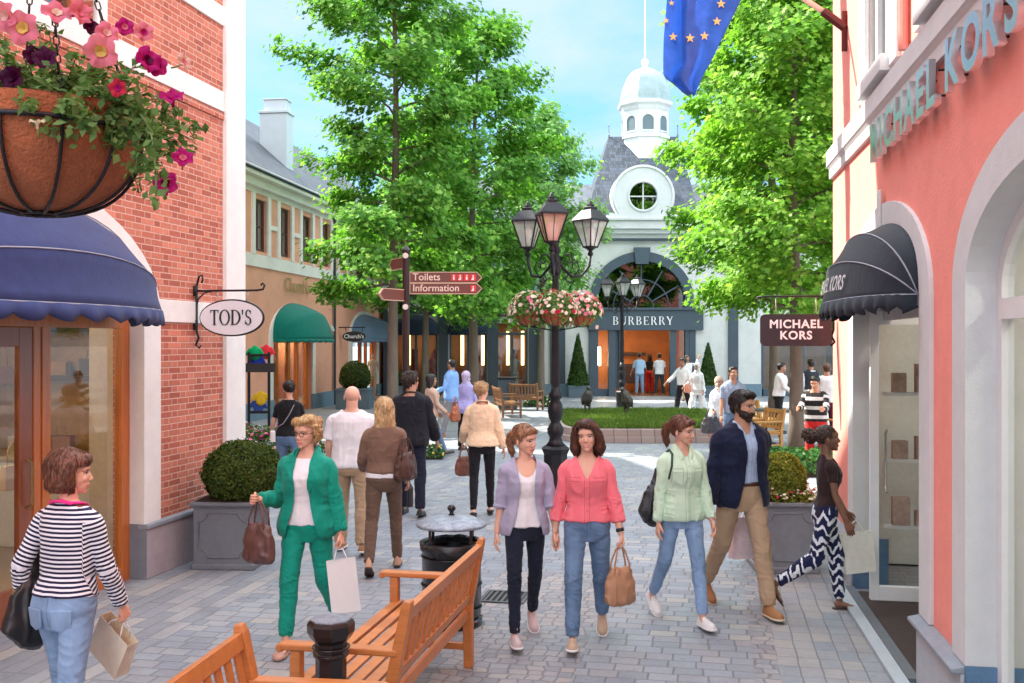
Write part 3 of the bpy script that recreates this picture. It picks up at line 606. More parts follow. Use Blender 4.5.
    b = MB(); b.box(-3.2, -2.35, 1.6, 2.4, .02, .75); b.box(-3.2, -2.4, 1.7, 2.3, .76, .80); b.build('display_plinth', mat('dark_brown_wood', (.16, .09, .06), .4), root, bevel=.01)
    l = MB()
    for x, y in ((-2.6, 1.6), (-2.6, 2.5), (-1.2, .7), (2.0, .9), (3.4, .9), (-1.2, 2.3)): l.lathe([(0, 0), (.07, 0), (.07, .012), (0, .012)], 14, Matrix.Translation((x, y, 3.365)))
    l.build('downlight', emit('downlight_glow', (1, .9, .75), 60), root)
    b = MB()
    for z in (.55, 1.15, 1.75): b.box(-2.66, -2.57, .25, .88, z, z+.03)
    b.build('wall_rack', WHITEPAINT, root, bevel=.003); b = MB(); rr = random.Random(2)
    for z in (.58, 1.18, 1.78):
        for q in range(3): y = .32+q*.2; b.box(-2.655, -2.56-.0, y, y+rr.uniform(.09, .15), z+.001, z+rr.uniform(.12, .26))
    b.build('folded_goods', mat('mixed_goods', (.45, .30, .24), .7, var=.6, vs=3), root); b = MB(); b.sm = True; b.tube([(xr+.03, .17, .95), (xr-.03, .17, .98), (xr-.03, .17, 1.45), (xr+.03, .17, 1.48)], .012, 8); b.build('door_handle', mat('steel', (.5, .5, .5), .3, metal=1), root)
    # black hood awning
    blk = clothmat('black_awning_canvas', (.018, .024, .034), .7, var=.2, weave=140)
    aw = hood_awning('awning', c1, 1.26, .40, 2.55, 3.14, -.03, blk, root, 3, 15, .13, mat('pale_piping', (.32, .34, .40), .6))
    # lettering that follows the front of the hood
    me = text_mesh('MICHAEL KORS', .185, .002, .002, 1.05); V = np.empty(len(me.vertices)*3, dtype=np.float32); me.vertices.foreach_get('co', V); V = V.reshape(-1, 3)
    out = []; hw, dp = 1.26, .40
    th = .20
    # arc-length table along the hem
    aa = np.linspace(0.02, math.pi-.02, 400); s = np.sin(aa)**.72; X = c1-hw*np.cos(aa); Y = -.03-dp*s; L = np.concatenate([[0], np.cumsum(np.hypot(np.diff(X), np.diff(Y)))])
    for x, y, z in V:
        l_ = L[-1]*.47+x; q = np.interp(l_, L, aa); t2 = .22+(y+x*0)*1.55; sn = math.sin(q)**.72
        nx = (c1-hw*math.cos(q)-c1)/hw; shear = y*.28; q2 = np.interp(l_+shear, L, aa); sn = math.sin(q2)**.72
        k = 1.006+z*.8; out.append((c1-hw*math.cos(q2)*1.0, -.03-(dp*math.cos(t2)*sn)*k-.006, 2.55+(3.14-2.55)*math.sin(t2)*sn*k))
    me.vertices.foreach_set('co', np.array(out, dtype=np.float32).ravel()); me.update(); link('awning_lettering', me, mat('white_print', (.75, .75, .75), .6), aw)
    # drain pipe of the upper storey
    b = MB(); b.tube([(-.42, -.04, 4.27), (-.42, -.04, 8.4)], .035, 10); b.build('drainpipe', mat('pink_pipe', (.6, .22, .18), .5), root)
    return root
# ---------------------------------------------------------------- orange shop row on the far left
WARMW = stucco('warm_white_trim', (.84, .80, .74))
def orange_building():
    root = empty('orange_building', (-6.39, 35.3, 0), math.atan2(.99, .137), 'orange stucco shop row with white bands, slate roof and tall white chimney', 'building')
    x0, x1 = -8.4, 9.5; holes = []; wx = [-6.93+1.95*i for i in range(8)]
    for w in wx: holes.append(rect(w, w+.95, 4.84, 6.34))
    c1, c2 = -3.8, 4.1; a, b_, zs = 1.75, .85, 2.3; o1 = arch(c1, a, 0, zs, b_, 16); o2 = arch(c2, a, 0, zs, b_, 16)
    outer = [(x0, 0), (x0, 7.0), (x1, 7.0), (x1, 0)]+list(reversed(o2))+list(reversed(o1)); panel('wall', outer, holes, 0, .25, ORANGE, root)
    b = MB(); b.box(x0, x0+.25, .26, 8, 0, 7.0); b.box(x0+.25, x1, 3.5, 8, 0, 7.0); b.box(x0+.25, x1, .26, 3.5, 3.4, 3.6); b.build('rear_wall', WARMW, root)
    for c in (c1, c2): archring('arch_surround', c, a+.3, b_+.28, a, b_, 0.5, zs, -.05, .02, WARMW, root)
    b = MB(); b.box(x0, x1, -.04, .01, 4.38, 4.74); b.box(x0, x0+.5, -.05, .01, 0, 4.379); b.box(x0, x0+.5, -.05, .01, 4.741, 6.5); b.box(x0-.05, x0-.001, -.05, 3, 0, 7.0); b.box(x0+.5, x1, -.04, .01, 6.48, 6.62); 
    for w in wx[:-1]: b.box(w+1.172, w+1.728, -.04, .01, 5.55, 5.68)
    b.build('stone_band', WARMW, root)
    b = MB(); b.box(x0-.3, x1, -.38, .3, 6.86, 7.12); b.box(x0-.2, x1, -.2, .3, 6.621, 6.859); b.build('eaves_cornice', WARMW, root, bevel=.02)
    b = MB(); b.box(x0, c1-a, -.08, .02, 0, .5); b.box(c1+a, c2-a, -.08, .02, 0, .5); b.box(c2+a, x1, -.08, .02, 0, .5); b.build('plinth', mat('teal_grey_stone', (.16, .25, .32), .7), root)
    for w in wx:
        f = MB(); f.box(w-.22, w, -.06, .02, 4.741, 6.479); f.box(w+.95, w+1.17, -.06, .02, 4.741, 6.479); f.build('window_surround', WARMW, root)
        f = MB(); f.box(w, w+.07, .08, .14, 4.84, 6.34); f.box(w+.88, w+.95, .08, .14, 4.84, 6.34); f.box(w+.07, w+.88, .08, .14, 4.84, 4.92); f.box(w+.07, w+.88, .08, .14, 6.26, 6.34); f.box(w+.45, w+.50, .08, .14, 4.92, 6.26); f.box(w+.07, w+.88, .085, .135, 5.55, 5.59)
        fr = f.build('window_frame', mat('brown_window', (.10, .05, .04), .5), root); f = MB(); f.box(w, w+.95, .11, .115, 4.84, 6.34); f.build('window_pane', GLASSM, fr)
        f = MB(); f.box(w+.12, w+.35, .18, .2, 4.86, 6.3); f.box(w+.6, w+.85, .18, .2, 4.86, 6.3); f.build('curtain', mat('white_curtain', (.7, .7, .68), .9), fr)
    # roof
    b = MB(); V = [(x0-.35, -.45, 7.02), (x1, -.45, 7.02), (x1, 3.0, 10.1), (x0-.35, 3.0, 10.1), (x0-.35, 8, 6.9), (x1, 8, 6.9)]
    b.add(V, [(0, 1, 2, 3), (3, 2, 5, 4), (0, 3, 4), (1, 5, 2)]); rf = b.build('roof', SLATE, root); md = rf.modifiers.new('t', 'SOLIDIFY'); md.thickness = .08
    cm = mat('pale_blue_render', (.62, .70, .76), .8, var=.06)
    b = MB(); b.box(-3.0, -2.4, .5, 1.42, 7.3, 9.66); b.box(-3.04, -2.36, .46, 1.46, 9.661, 9.75); b.box(-2.95, -2.45, .56, 1.3, 9.751, 10.1); b.box(-2.98, -2.42, .52, 1.34, 10.101, 10.14); b.build('chimney', cm, rf, bevel=.01)
    b = MB(); b.tube([(.15, -.09, 0), (.15, -.09, 6.8)], .05, 8); b.build('drainpipe', mat('dark_pipe', (.03, .035, .04), .5), root)
    for c, m in ((c1, DARKWOOD), (c2, DARKWOOD)):
        f = MB(); f.box(c-a, c-a+.2, .12, .22, 0, 2.9); f.box(c+a-.2, c+a, .12, .22, 0, 2.9); f.box(c-.12, c+.1, .12, .22, 0, 2.9); f.box(c+.7, c+.86, .12, .22, 0, 2.9); f.box(c-a+.2, c+a-.2, .12, .22, 2.2, 2.42); f.box(c-a+.2, c+a-.2, .12, .22, 0, .18); f.box(c-a+.4, c-.2, .4, .46, .1, 2.3)
        f.build('shopfront_frame', BROWNWOOD, root); f = MB(); f.box(c-a+.1, c+a-.1, .16, .165, .1, 3.0); f.build('shop_window', GLASS, root)
        l = MB(); l.box(c-1.3, c+1.3, 2.4, 2.45, 2.4, 2.5); l.box(c-1.0, c-.9, 1.2, 1.3, 2.9, 2.95); l.box(c+.8, c+.9, 1.2, 1.3, 2.9, 2.95); l.build('shop_lamp', LAMPWARM, root)
    b = MB(); b.box(x0+.3, x1, 3.2, 3.4, 0, 3.4); b.build('back_wall', mat('red_brown_interior', (.33, .13, .06), .6, var=.2), root)
    gr = clothmat('green_awning_canvas', (.0, .17, .13), .75); bl = clothmat('grey_blue_awning_canvas', (.14, .22, .33), .75)
    hood_awning('awning', c1, a+.05, 1.1, 2.32, 3.45, -.05, gr, root, 2, 14, .12)
    hood_awning('awning', c2, a+.05, 1.1, 2.32, 3.3, -.05, bl, root, 2, 14, .12)
    for txt, xx, yy, zz, sz, m, rot in (("Church's", c1+.72, -1.075, 2.66, .27, mat('pale_teal_print', (.6, .8, .75), .6), .45), ("Church's", c1+.3, -.06, 3.98, .62, mat('gilt_letter', (.50, .38, .16), .4, metal=.4), 0)):
        me = text_mesh(txt, sz, .006, .003); o = link('shop_lettering', me, m, root); o.location = (xx, yy, zz); o.rotation_euler = (R(90)-(.25 if rot else 0), 0, rot*.55)
    return root
# ---------------------------------------------------------------- navy shop row in the middle distance
def middle_row():
    root = empty('white_shop_row', (-5.35, 41.6, 0), 0, 'long white shop row with slate blue pilasters and lit shop windows behind the trees', 'building')
    W = 6.9; ops = [(.45, 2.25), (2.75, 4.3), (4.7, 6.0)]
    holes = []; outer = [(0, 0), (0, 6.4), (W, 6.4), (W, 0)]
    for a_, b_ in reversed(ops): outer += [(b_, 0), (b_, 3.0), (a_, 3.0), (a_, 0)]
    up = [rect(x, x+.9, 4.1, 5.6) for x in (.8, 2.5, 4.2, 5.6)]; panel('wall', outer, up, 0, .25, WHITE, root)
    b = MB()
    for x in (.0, 2.3, 4.34, 6.05): b.box(x, x+.4, -.1, .02, 0, 3.4)
    b.box(0, W, -.14, .02, 3.401, 3.62); b.build('pilaster', NAVYPAINT, root, bevel=.01)
    b = MB(); b.box(-.1, W, -.3, .2, 6.3, 6.6); b.build('cornice', WHITE, root)
    b = MB(); b.add([(-.3, -.35, 6.6), (W, -.35, 6.6), (W, 3.5, 9.6), (-.3, 3.5, 9.6), (-.3, 7, 6.6), (W, 7, 6.6)], [(0, 1, 2, 3), (3, 2, 5, 4), (0, 3, 4), (1, 5, 2)]); b.build('roof', SLATE2, root)
    for x0, x1 in ops:
        f = MB(); f.box(x0, x0+.08, .05, .15, 0, 3.0); f.box(x1-.08, x1, .05, .15, 0, 3.0); f.box(x0+.08, x1-.08, .05, .15, 2.5, 2.62); f.box(x0+.08, x1-.08, .05, .15, 0, .15); f.box((x0+x1)/2-.05, (x0+x1)/2+.05, .05, .15, .15, 2.5); f.build('shopfront_frame', NAVYPAINT, root)
        f = MB(); f.box(x0, x1, .1, .105, .1, 3.0); f.build('shop_window', GLASS, root)
    for x in (.8, 2.5, 4.2, 5.6):
        f = MB(); f.box(x, x+.08, .1, .16, 4.1, 5.6); f.box(x+.82, x+.9, .1, .16, 4.1, 5.6); f.box(x+.41, x+.49, .1, .16, 4.1, 5.6); f.build('window_frame', WHITEPAINT, root); f = MB(); f.box(x, x+.9, .13, .135, 4.1, 5.6); f.build('window_pane', GLASSM, root)
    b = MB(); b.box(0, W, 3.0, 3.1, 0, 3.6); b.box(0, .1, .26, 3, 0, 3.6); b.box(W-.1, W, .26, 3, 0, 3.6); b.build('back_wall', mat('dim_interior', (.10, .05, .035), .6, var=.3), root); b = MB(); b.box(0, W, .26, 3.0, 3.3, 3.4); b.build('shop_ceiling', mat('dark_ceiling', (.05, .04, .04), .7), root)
    l = MB()
    for x in (.75, 1.5, 3.1, 4.0, 5.1, 5.75): l.box(x, x+.13, 2.3, 2.5, 1.2, 2.7)
    l.build('lit_display_panel', emit('display_glow', (1.0, .62, .22), 1.6), root)
    l = MB()
    for i, x in enumerate((.95, 1.9, 3.4, 3.7, 5.3)): l.box(x, x+.3, 2.2, 2.3, .5, 1.9)
    l.build('red_display_panel', mat('red_cloth', (.32, .04, .03), .8), root)
    navy = clothmat('navy_awning_canvas', (.018, .03, .055), .75)
    for x0, x1 in ops[:2]: hood_awning('awning', (x0+x1)/2, (x1-x0)/2+.05, .8, 2.62, 3.35, -.12, navy, root, 2, 8, .1)
    return root
# ---------------------------------------------------------------- white gabled shop with cupola
def cupola_building():
    ox = 5.31; root = empty('cupola_building', (ox, 41, 0), 0, 'white building with grey slate roof, round attic window and white domed cupola', 'building')
    xl, xr = -4.0, 14.5; zt = 6.6
    PW = stucco('pale_render', (.70, .72, .70))
    ar = arch(0, 1.78, 0, 3.94, 1.6, 28)
    outer = [(xl, 0), (xl, zt), (xr, zt), (xr, 0)]+[(12.9, 0), (12.9, 2.9), (9.6, 2.9), (9.6, 0), (8.4, 0), (8.4, 2.9), (4.9, 2.9), (4.9, 0)]+list(reversed(ar)); panel('wall', outer, [], 0, .3, PW, root)
    b = MB(); b.box(xl, xl+.2, .3, 9, 0, zt); b.box(xr-.2, xr, .3, 9, 0, zt); b.box(xl+.2, xr-.2, 8, 9, 0, zt); b.build('rear_wall', PW, root)
    # archivolt with keystone
    archring('archivolt', 0, 2.13, 1.98, 1.78, 1.6, 0, 3.94, -.10, .25, NAVYPAINT, root)
    b = MB(); b.prism([(-.26, 5.40), (.26, 5.40), (.34, 6.08), (-.34, 6.08)], 0, .16, Matrix.Rotation(R(90), 4, 'X') @ Matrix.Translation((0, 0, .10-.0))); k = b.build('keystone', NAVYPAINT, root); fixn(k)
    b = MB(); b.box(xl-.1, xr, -.25, .05, 6.45, 6.62); b.box(xl-.2, xr, -.45, .05, 6.62, 6.80); b.box(xl-.3, xr, -.60, .05, 6.80, 7.14); b.build('cornice', WHITE, root, bevel=.02)
    b = MB(); b.box(xl-.1, xr, -.20, .0, 6.36, 6.449); b.build('painted_cornice_shadow', NAVYPAINT, root)  # dark strip painted in as the shade under the cornice
    # sign band and shopfront in the arch
    b = MB(); b.box(-2.2, 2.5, -.22, .26, 2.70, 3.52); b.box(-2.25, 2.55, -.30, -.05, 3.521, 3.62); b.build('sign_band', NAVYPAINT, root, bevel=.01)
    b = MB()
    for x0, x1 in ((-2.15, -1.84), (-1.36, -1.08), (-.92, -.80), (1.16, 1.42), (1.95, 2.2)): b.box(x0, x1, -.12, .26, 0, 2.699)
    b.box(-1.84, -1.36, .02, .1, 0, .3); b.box(1.42, 1.95, .02, .1, 0, .3); b.box(-1.08, -.92, .02, .08, .3, 2.699); b.build('pilaster', NAVYPAINT, root, bevel=.008)
    g = MB(); g.box(-1.84, -1.36, .05, .056, .3, 2.7); g.box(1.42, 1.95, .05, .056, .3, 2.7); g.build('shop_window', GLASS, root)
    f = MB()
    for i in range(1, 6):
        a_ = math.pi*i/6; f.beam((.5*math.cos(a_), .12, 3.64+.5*math.sin(a_)), (1.75*math.cos(a_), .12, 3.66+1.72*math.sin(a_)), .05, .05)
    f.tube([(.5*math.cos(math.pi*i/20), .12, 3.64+.5*math.sin(math.pi*i/20)) for i in range(21)], .03, 6); f.tube([(1.15*math.cos(math.pi*i/20), .12, 3.66+1.13*math.sin(math.pi*i/20)) for i in range(21)], .025, 6)
    ff = f.build('fanlight_frame', NAVYPAINT, root); bb = MB(); bb.box(-1.95, 1.95, .32, .36, 3.6, 5.62); bb.build('fanlight_dark_sheet', mat('painted_dark_interior', (.02, .03, .035), .6), root); g = MB(); g.box(-1.9, 1.9, .16, .165, 3.62, 5.6); g.build('fanlight_pane', glassmat('dark_glass', (.30, .36, .38), .05), ff)  # dark sheet stands in for the shaded interior behind the fanlight
    b = MB(); b.box(-2.4, 2.6, 4.2, 4.3, 0, 5.6); b.box(-2.4, -2.3, .31, 4.2, 0, 5.6); b.box(2.5, 2.6, .31, 4.2, 0, 5.6); b.build('back_wall', mat('burnt_orange_interior', (.45, .16, .045), .6, var=.2), root)
    b = MB(); b.box(-2.3, 2.5, .31, 4.2, 2.9, 3.0); b.build('shop_ceiling', mat('brown_ceiling', (.3, .17, .08), .6), root); b = MB(); b.box(-2.3, 2.5, .31, 4.2, .0, .01); b.build('shop_floor', mat('dark_floor', (.12, .06, .04), .4), root)
    l = MB()
    for x in (-1.2, -.2, .8, 1.6): l.box(x, x+.25, 1.6, 1.85, 2.86, 2.895)
    l.box(-1.6, -1.45, 2.6, 2.62, 1.2, 2.0); l.build('ceiling_lamp', LAMPWARM, root)
    b = MB(); b.box(-.7, .9, 2.9, 3.3, .4, 1.25); b.box(-.5, .7, 3.9, 4.1, 1.6, 1.75); b.build('counter', mat('dark_counter', (.06, .03, .025), .4), root, bevel=.01)
    me = text_mesh('BURBERRY', .2, .004); bpy.data.meshes.remove(me)
    b = MB(); w = serif_text(b, 'BURBERRY', .34, .16, .02); o = b.build('shop_lettering', mat('white_letter', (.85, .85, .85), .5), root); o.location = (.02, -.225, 3.09); o.scale = (2.45/w, 1, 1)
    # side bays
    b = MB()
    for x in (-3.75, 3.55, 8.4, 13.0): b.box(x, x+.62 if x < 0 else x+.4, -.1, .02, .5, 6.2)
    b.build('side_pilaster', NAVYPAINT, root, bevel=.01)
    b = MB(); b.box(xl, -2.16, -.16, .01, 0, .5); b.box(2.21, 4.9, -.16, .01, 0, .5); b.box(8.4, 9.6, -.16, .01, 0, .5); b.build('plinth', mat('teal_grey_stone', (.16, .25, .32), .7), root)
    for x0, x1 in ((4.9, 8.4), (9.6, 12.9)):
        f = MB(); f.box(x0, x0+.12, .1, .2, 0, 2.9); f.box(x1-.12, x1, .1, .2, 0, 2.9); f.box(x0, x1, .1, .2, 2.78, 2.9); f.box(x0, x1, .1, .2, 0, .3); f.box((x0+x1)/2-.06, (x0+x1)/2+.06, .1, .2, 0, 2.8); f.build('shopfront_frame', NAVYPAINT, root); f = MB(); f.box(x0, x1, .14, .145, .2, 2.9); f.build('shop_window', GLASS, root)
        f = MB(); f.box(x0-.1, x1+.1, 3.0, 3.1, 0, 3.2); f.build('back_wall', WARMWALL, root)
    # roof: hipped pavilion over the arch, lower roof to the sides
    b = MB(); V = [(-2.35, -.5, 7.14), (2.35, -.5, 7.14), (2.35, 7.5, 7.14), (-2.35, 7.5, 7.14), (-1.10, 2.5, 11.15), (1.90, 2.5, 11.15), (1.90, 4.5, 11.15), (-1.10, 4.5, 11.15)]
    b.add(V, [(0, 1, 5, 4), (1, 2, 6, 5), (2, 3, 7, 6), (3, 0, 4, 7), (4, 5, 6, 7)]); rf = b.build('roof', SLATE2, root)
    b = MB(); b.add([(xl-.3, -.5, 7.1), (xr, -.5, 7.1), (xr, 4, 9.3), (xl-.3, 4, 9.3), (xl-.3, 9, 7), (xr, 9, 7)], [(0, 1, 2, 3), (3, 2, 5, 4), (0, 3, 4), (1, 5, 2)]); b.build('side_roof', SLATE2, root)
    b = MB()
    for x, y in ((-1.10, 2.5), (1.90, 2.5), (-.9, 4.4)): b.lathe([(.05, 0), (.05, .1), (.02, .15), (.02, .45), (.045, .5), (0, .56)], 8, Matrix.Translation((x, y, 11.13)))
    b.build('roof_finial', mat('lead_grey', (.2, .22, .25), .5), rf)
    # round attic window with volutes
    pts = [(-1.62, 7.14)]
    for i in range(9): t = i/8; pts.append((-1.62+.42*t, 7.14+.30*t+.25*math.sin(math.pi*t)*.5))
    c_ = 8.12; r_ = 1.28
    for i in range(31): an = R(215-250*i/30); pts.append((r_*math.cos(an), c_+r_*math.sin(an)))
    for i in range(9): t = 1-i/8; pts.append((1.62-.42*t, 7.14+.30*t+.25*math.sin(math.pi*t)*.5))
    pts.append((1.62, 7.14)); hole = [(.56*math.cos(R(360*i/28)), c_+.56*math.sin(R(360*i/28))) for i in range(28)]
    at_ = panel('attic_dormer', pts, [hole], -.55, 1.6, WHITE, root)
    b = MB(); b.tube([(.60*math.cos(R(360*i/28)), -.57, c_+.60*math.sin(R(360*i/28))) for i in range(28)], .05, 8, closed=True); b.box(-.025, .025, -.5, -.45, c_-.56, c_+.56); b.box(-.56, .56, -.498, -.452, c_-.025, c_+.025); b.tube([(1.2*math.cos(R(215-250*i/30)), -.57, c_+1.2*math.sin(R(215-250*i/30))) for i in range(31)], .035, 6); b.build('round_window_frame', WHITE, at_)
    b = MB(); b.lathe([(0, 0), (.57, 0), (.57, .02), (0, .02)], 28, Matrix.Translation((0, -.44, c_)) @ Matrix.Rotation(R(90), 4, 'X')); b.build('round_window_pane', glassmat('teal_glass', (.15, .28, .33), .25), at_)
    b = MB(); b.box(-1.75, 1.75, -.7, -.3, 7.141, 7.24); b.build('dormer_sill', WHITE, at_, bevel=.01)
    # cupola
    cy = 2.65; cz = 12.6; T = Matrix.Translation((.50, cy, 0)); n8 = math.pi/8
    b = MB(); b.lathe([(1.04, 9.2), (1.04, 12.25)], 8, T, phase=n8); b.lathe([(1.10, 11.0), (1.10, 11.12)], 8, T, phase=n8); cu = b.build('cupola', WHITE, root, bevel=.01)
    b = MB(); b.lathe([(1.06, 12.2), (1.12, 12.35), (1.22, 12.45), (1.24, 12.58), (1.1, 12.62)], 8, T, phase=n8); b.build('cupola_cornice', WHITE, cu)
    b = MB(); pr = [(1.14*math.cos(R(t))**.85, 12.6+1.55*math.sin(R(t))) for t in range(0, 86, 8)]+[(.12, 14.17)]; b.lathe(pr, 8, T, phase=n8); dm = b.build('cupola_dome', mat('pale_lead', (.30, .40, .40), .6, var=.2, vs=3), cu)
    b = MB(); b.sm = True; b.lathe([(.12, 14.1), (.16, 14.2), (.08, 14.25), (.17, 14.38), (.15, 14.5), (.03, 14.6), (.02, 17.5), (0, 17.52)], 12, T); b.build('spire_rod', WHITEPAINT, cu)
    b = MB(); g = MB()
    for i in range(8):
        an = R(45*i-90); M = T @ Matrix.Rotation(an+R(90), 4, 'Z'); y = -1.04*math.cos(n8)
        pa = arch(0, .24, 11.3, 11.72, .22, 10); b2 = MB(); panel('q', [(x*1.25, z if z > 11.5 else z-.06) for x, z in arch(0, .24, 11.3, 11.72, .22, 10)], [pa], y-.035, y-.002, None, mb=b2); b.add(b2.V, b2.F, M)
        b2 = MB(); panel('q', pa, [], y-.006, y-.002, None, mb=b2); g.add(b2.V, b2.F, M)
    b.build('cupola_window_frame', WHITE, cu); g.build('cupola_window_pane', mat('pale_louvre', (.12, .17, .19), .5), cu)
    return root
# ================================================================== PROPS
BENCHW = mat('orange_teak', (.52, .185, .045), .42, var=.22, vs=2.5, stretch=(5, .5, 5), bmp=.25, bs=40, coat=.15)
GREYLEAD = mat('grey_lead_planter', (.155, .165, .185), .55, var=.15, vs=2.5, bmp=.25, bs=40)
def bench(label, loc, rz, L=1.7, back_side=1, wood=None, group=None, slat=13):
    """bench along local X, sitter faces -Y; origin under the back, at the middle"""
    wood = wood or BENCHW; root = empty('park_bench', loc, rz, label, 'bench', group); h = L/2
    for s in (-1, 1):
        x = s*(h-.035)
        b = MB(); b.add([(x-.033, -.03, 0), (x+.033, -.03, 0), (x+.033, .03, 0), (x-.033, .03, 0), (x-.033, -.04, .43), (x+.033, -.04, .43), (x+.033, .03, .43), (x-.033, .03, .43), (x-.033, .055, .86), (x+.033, .055, .86), (x+.033, .11, .86), (x-.033, .11, .86), (x-.03, .075, .895), (x+.03, .075, .895), (x+.03, .11, .89), (x-.03, .11, .89)],
              [(0, 3, 2, 1), (0, 1, 5, 4), (1, 2, 6, 5), (2, 3, 7, 6), (3, 0, 4, 7), (4, 5, 9, 8), (5, 6, 10, 9), (6, 7, 11, 10), (7, 4, 8, 11), (8, 9, 13, 12), (9, 10, 14, 13), (10, 11, 15, 14), (11, 8, 12, 15), (12, 13, 14, 15)])
        b.build('leg', wood, root, bevel=.008)
        b = MB(); b.box(x-.033, x+.033, -.56, -.50, 0, .60); b.build('leg', wood, root, bevel=.008)
        b = MB(); b.box(x-.042, x+.042, -.62, .035, .601, .638); b.lathe([(.0, -.042), (.024, -.042), (.024, .042), (0, .042)], 12, Matrix.Translation((x, -.615, .612)) @ Matrix.Rotation(R(90), 4, 'Y')); b.build('armrest', wood, root, bevel=.01)
        b = MB(); b.box(x-.02, x+.02, -.50, -.03, .355, .41); b.box(x-.02, x+.02, -.50, -.03, .12, .165); b.build('side_rail', wood, root, bevel=.005)
    b = MB()
    for i in range(6): y = -.545+i*.088; b.box(-h+.002, h-.002, y, y+.068, .412-.006*min(i, 3), .434-.006*min(i, 3))
    b.build('seat', wood, root, bevel=.005)
    b = MB(); b.box(-h+.07, h-.07, -.55, -.52, .34, .41); b.box(-h+.07, h-.07, -.02, .01, .34, .41); b.build('seat_rail', wood, root, bevel=.005)
    M = Matrix.Translation((0, .0, .43)) @ Matrix.Rotation(-math.atan2(.095, .43), 4, 'X'); W = L-.14; b = MB()
    b.box(-W/2, W/2, -.028, .012, .355, .435, M); b.box(-W/2, W/2, -.026, .010, .03, .09, M)
    n = int(W/.105)
    for i in range(n): x = -W/2+(i+.5)*W/n; b.box(x-.026, x+.026, -.017, .002, .09, .356, M)
    b.build('backrest', wood, root, bevel=.004); return root
def planter_box(root, W, H, m):
    b = MB(); h = W/2; b.box(-h+.02, h-.02, -h+.02, h-.02, .04, H-.04); b.build('box', m, root, bevel=.006)
    b = MB(); b.box(-h, h, -h, h, 0, .06); b.build('foot_moulding', m, root, bevel=.012)
    b = MB(); b.box(-h-.012, h+.012, -h-.012, h+.012, H-.055, H-.015); b.box(-h+.004, h-.004, -h+.004, h-.004, H-.075, H-.056); b.build('rim', m, root, bevel=.010)
    b = MB(); b.box(-h+.035, h-.035, -h+.035, h-.035, H-.014, H-.008); b.build('soil', mat('soil', (.035, .022, .015), .95, bmp=.8, bs=80), root)
    a, r, z0, z1 = h-.075, .085, .12, H-.12; pts = []
    for cx, cz, a0 in ((-a, z1, 270), (-a, z0, 0), (a, z0, 90), (a, z1, 180)):
        for i in range(7): an = R(a0+90-90*i/6) if True else 0; pts.append((cx+r*math.cos(an), cz+r*math.sin(an)))
    P = []
    for cx, cz, st in ((-a, z1, 0), (a, z1, -90), (a, z0, 180), (-a, z0, 90)):
        seq = [(cx+r*math.cos(R(st-90*i/6)), cz+r*math.sin(R(st-90*i/6))) for i in range(7)]
        if (cx, cz) == (-a, z1): seq = [(cx+r*math.cos(R(270+90*i/6)), cz+r*math.sin(R(270+90*i/6))) for i in range(7)]
        if (cx, cz) == (a, z1): seq = [(cx+r*math.cos(R(180+90*i/6)), cz+r*math.sin(R(180+90*i/6))) for i in range(7)]
        if (cx, cz) == (a, z0): seq = [(cx+r*math.cos(R(90+90*i/6)), cz+r*math.sin(R(90+90*i/6))) for i in range(7)]
        if (cx, cz) == (-a, z0): seq = [(cx+r*math.cos(R(0+90*i/6)), cz+r*math.sin(R(0+90*i/6))) for i in range(7)]
        P += seq
    b = MB(); b.sm = True
    for k in range(4): b.tube([(x, -h+.018, z) for x, z in P], .009, 6, Matrix.Rotation(R(90*k), 4, 'Z'), closed=True)
    b.build('panel_moulding', m, root)
    return root
BOX_G = leafmat('boxwood_leaf', (.02, .05, .008), (.07, .11, .02), .25, (.14, .15, .03)); IVY_G = leafmat('ivy_leaf', (.02, .07, .02), (.05, .16, .04), .3, (.10, .25, .06))
def clipped_ball(root, c, rx, rz, n, size, m, rs, name='foliage'):
    rg = np.random.default_rng(rs); d = rg.normal(0, 1, (n, 3)); d /= np.linalg.norm(d, axis=1)[:, None]; d = d[d[:, 2] > -.75]
    bmp_ = 1+.13*(vnoise(d*3.2+rs, rs)-.5)+.09*(vnoise(d*9+rs, rs+1)-.5); rad = bmp_*(1-.09*rg.random(len(d))**2+.07*(rg.random(len(d)) > .97))
    P = d*rad[:, None]*np.array((rx, rx, rz))+np.array(c); o = leaves(name, P, d, size, m, root, rs)
    b = MB(); b.sm = True; b.sphere(c, 1, 14, (rx*.90, rx*.90, rz*.90)); b.build('inner_twigs', mat('dark_twigs', (.03, .028, .012), .95), root); return o
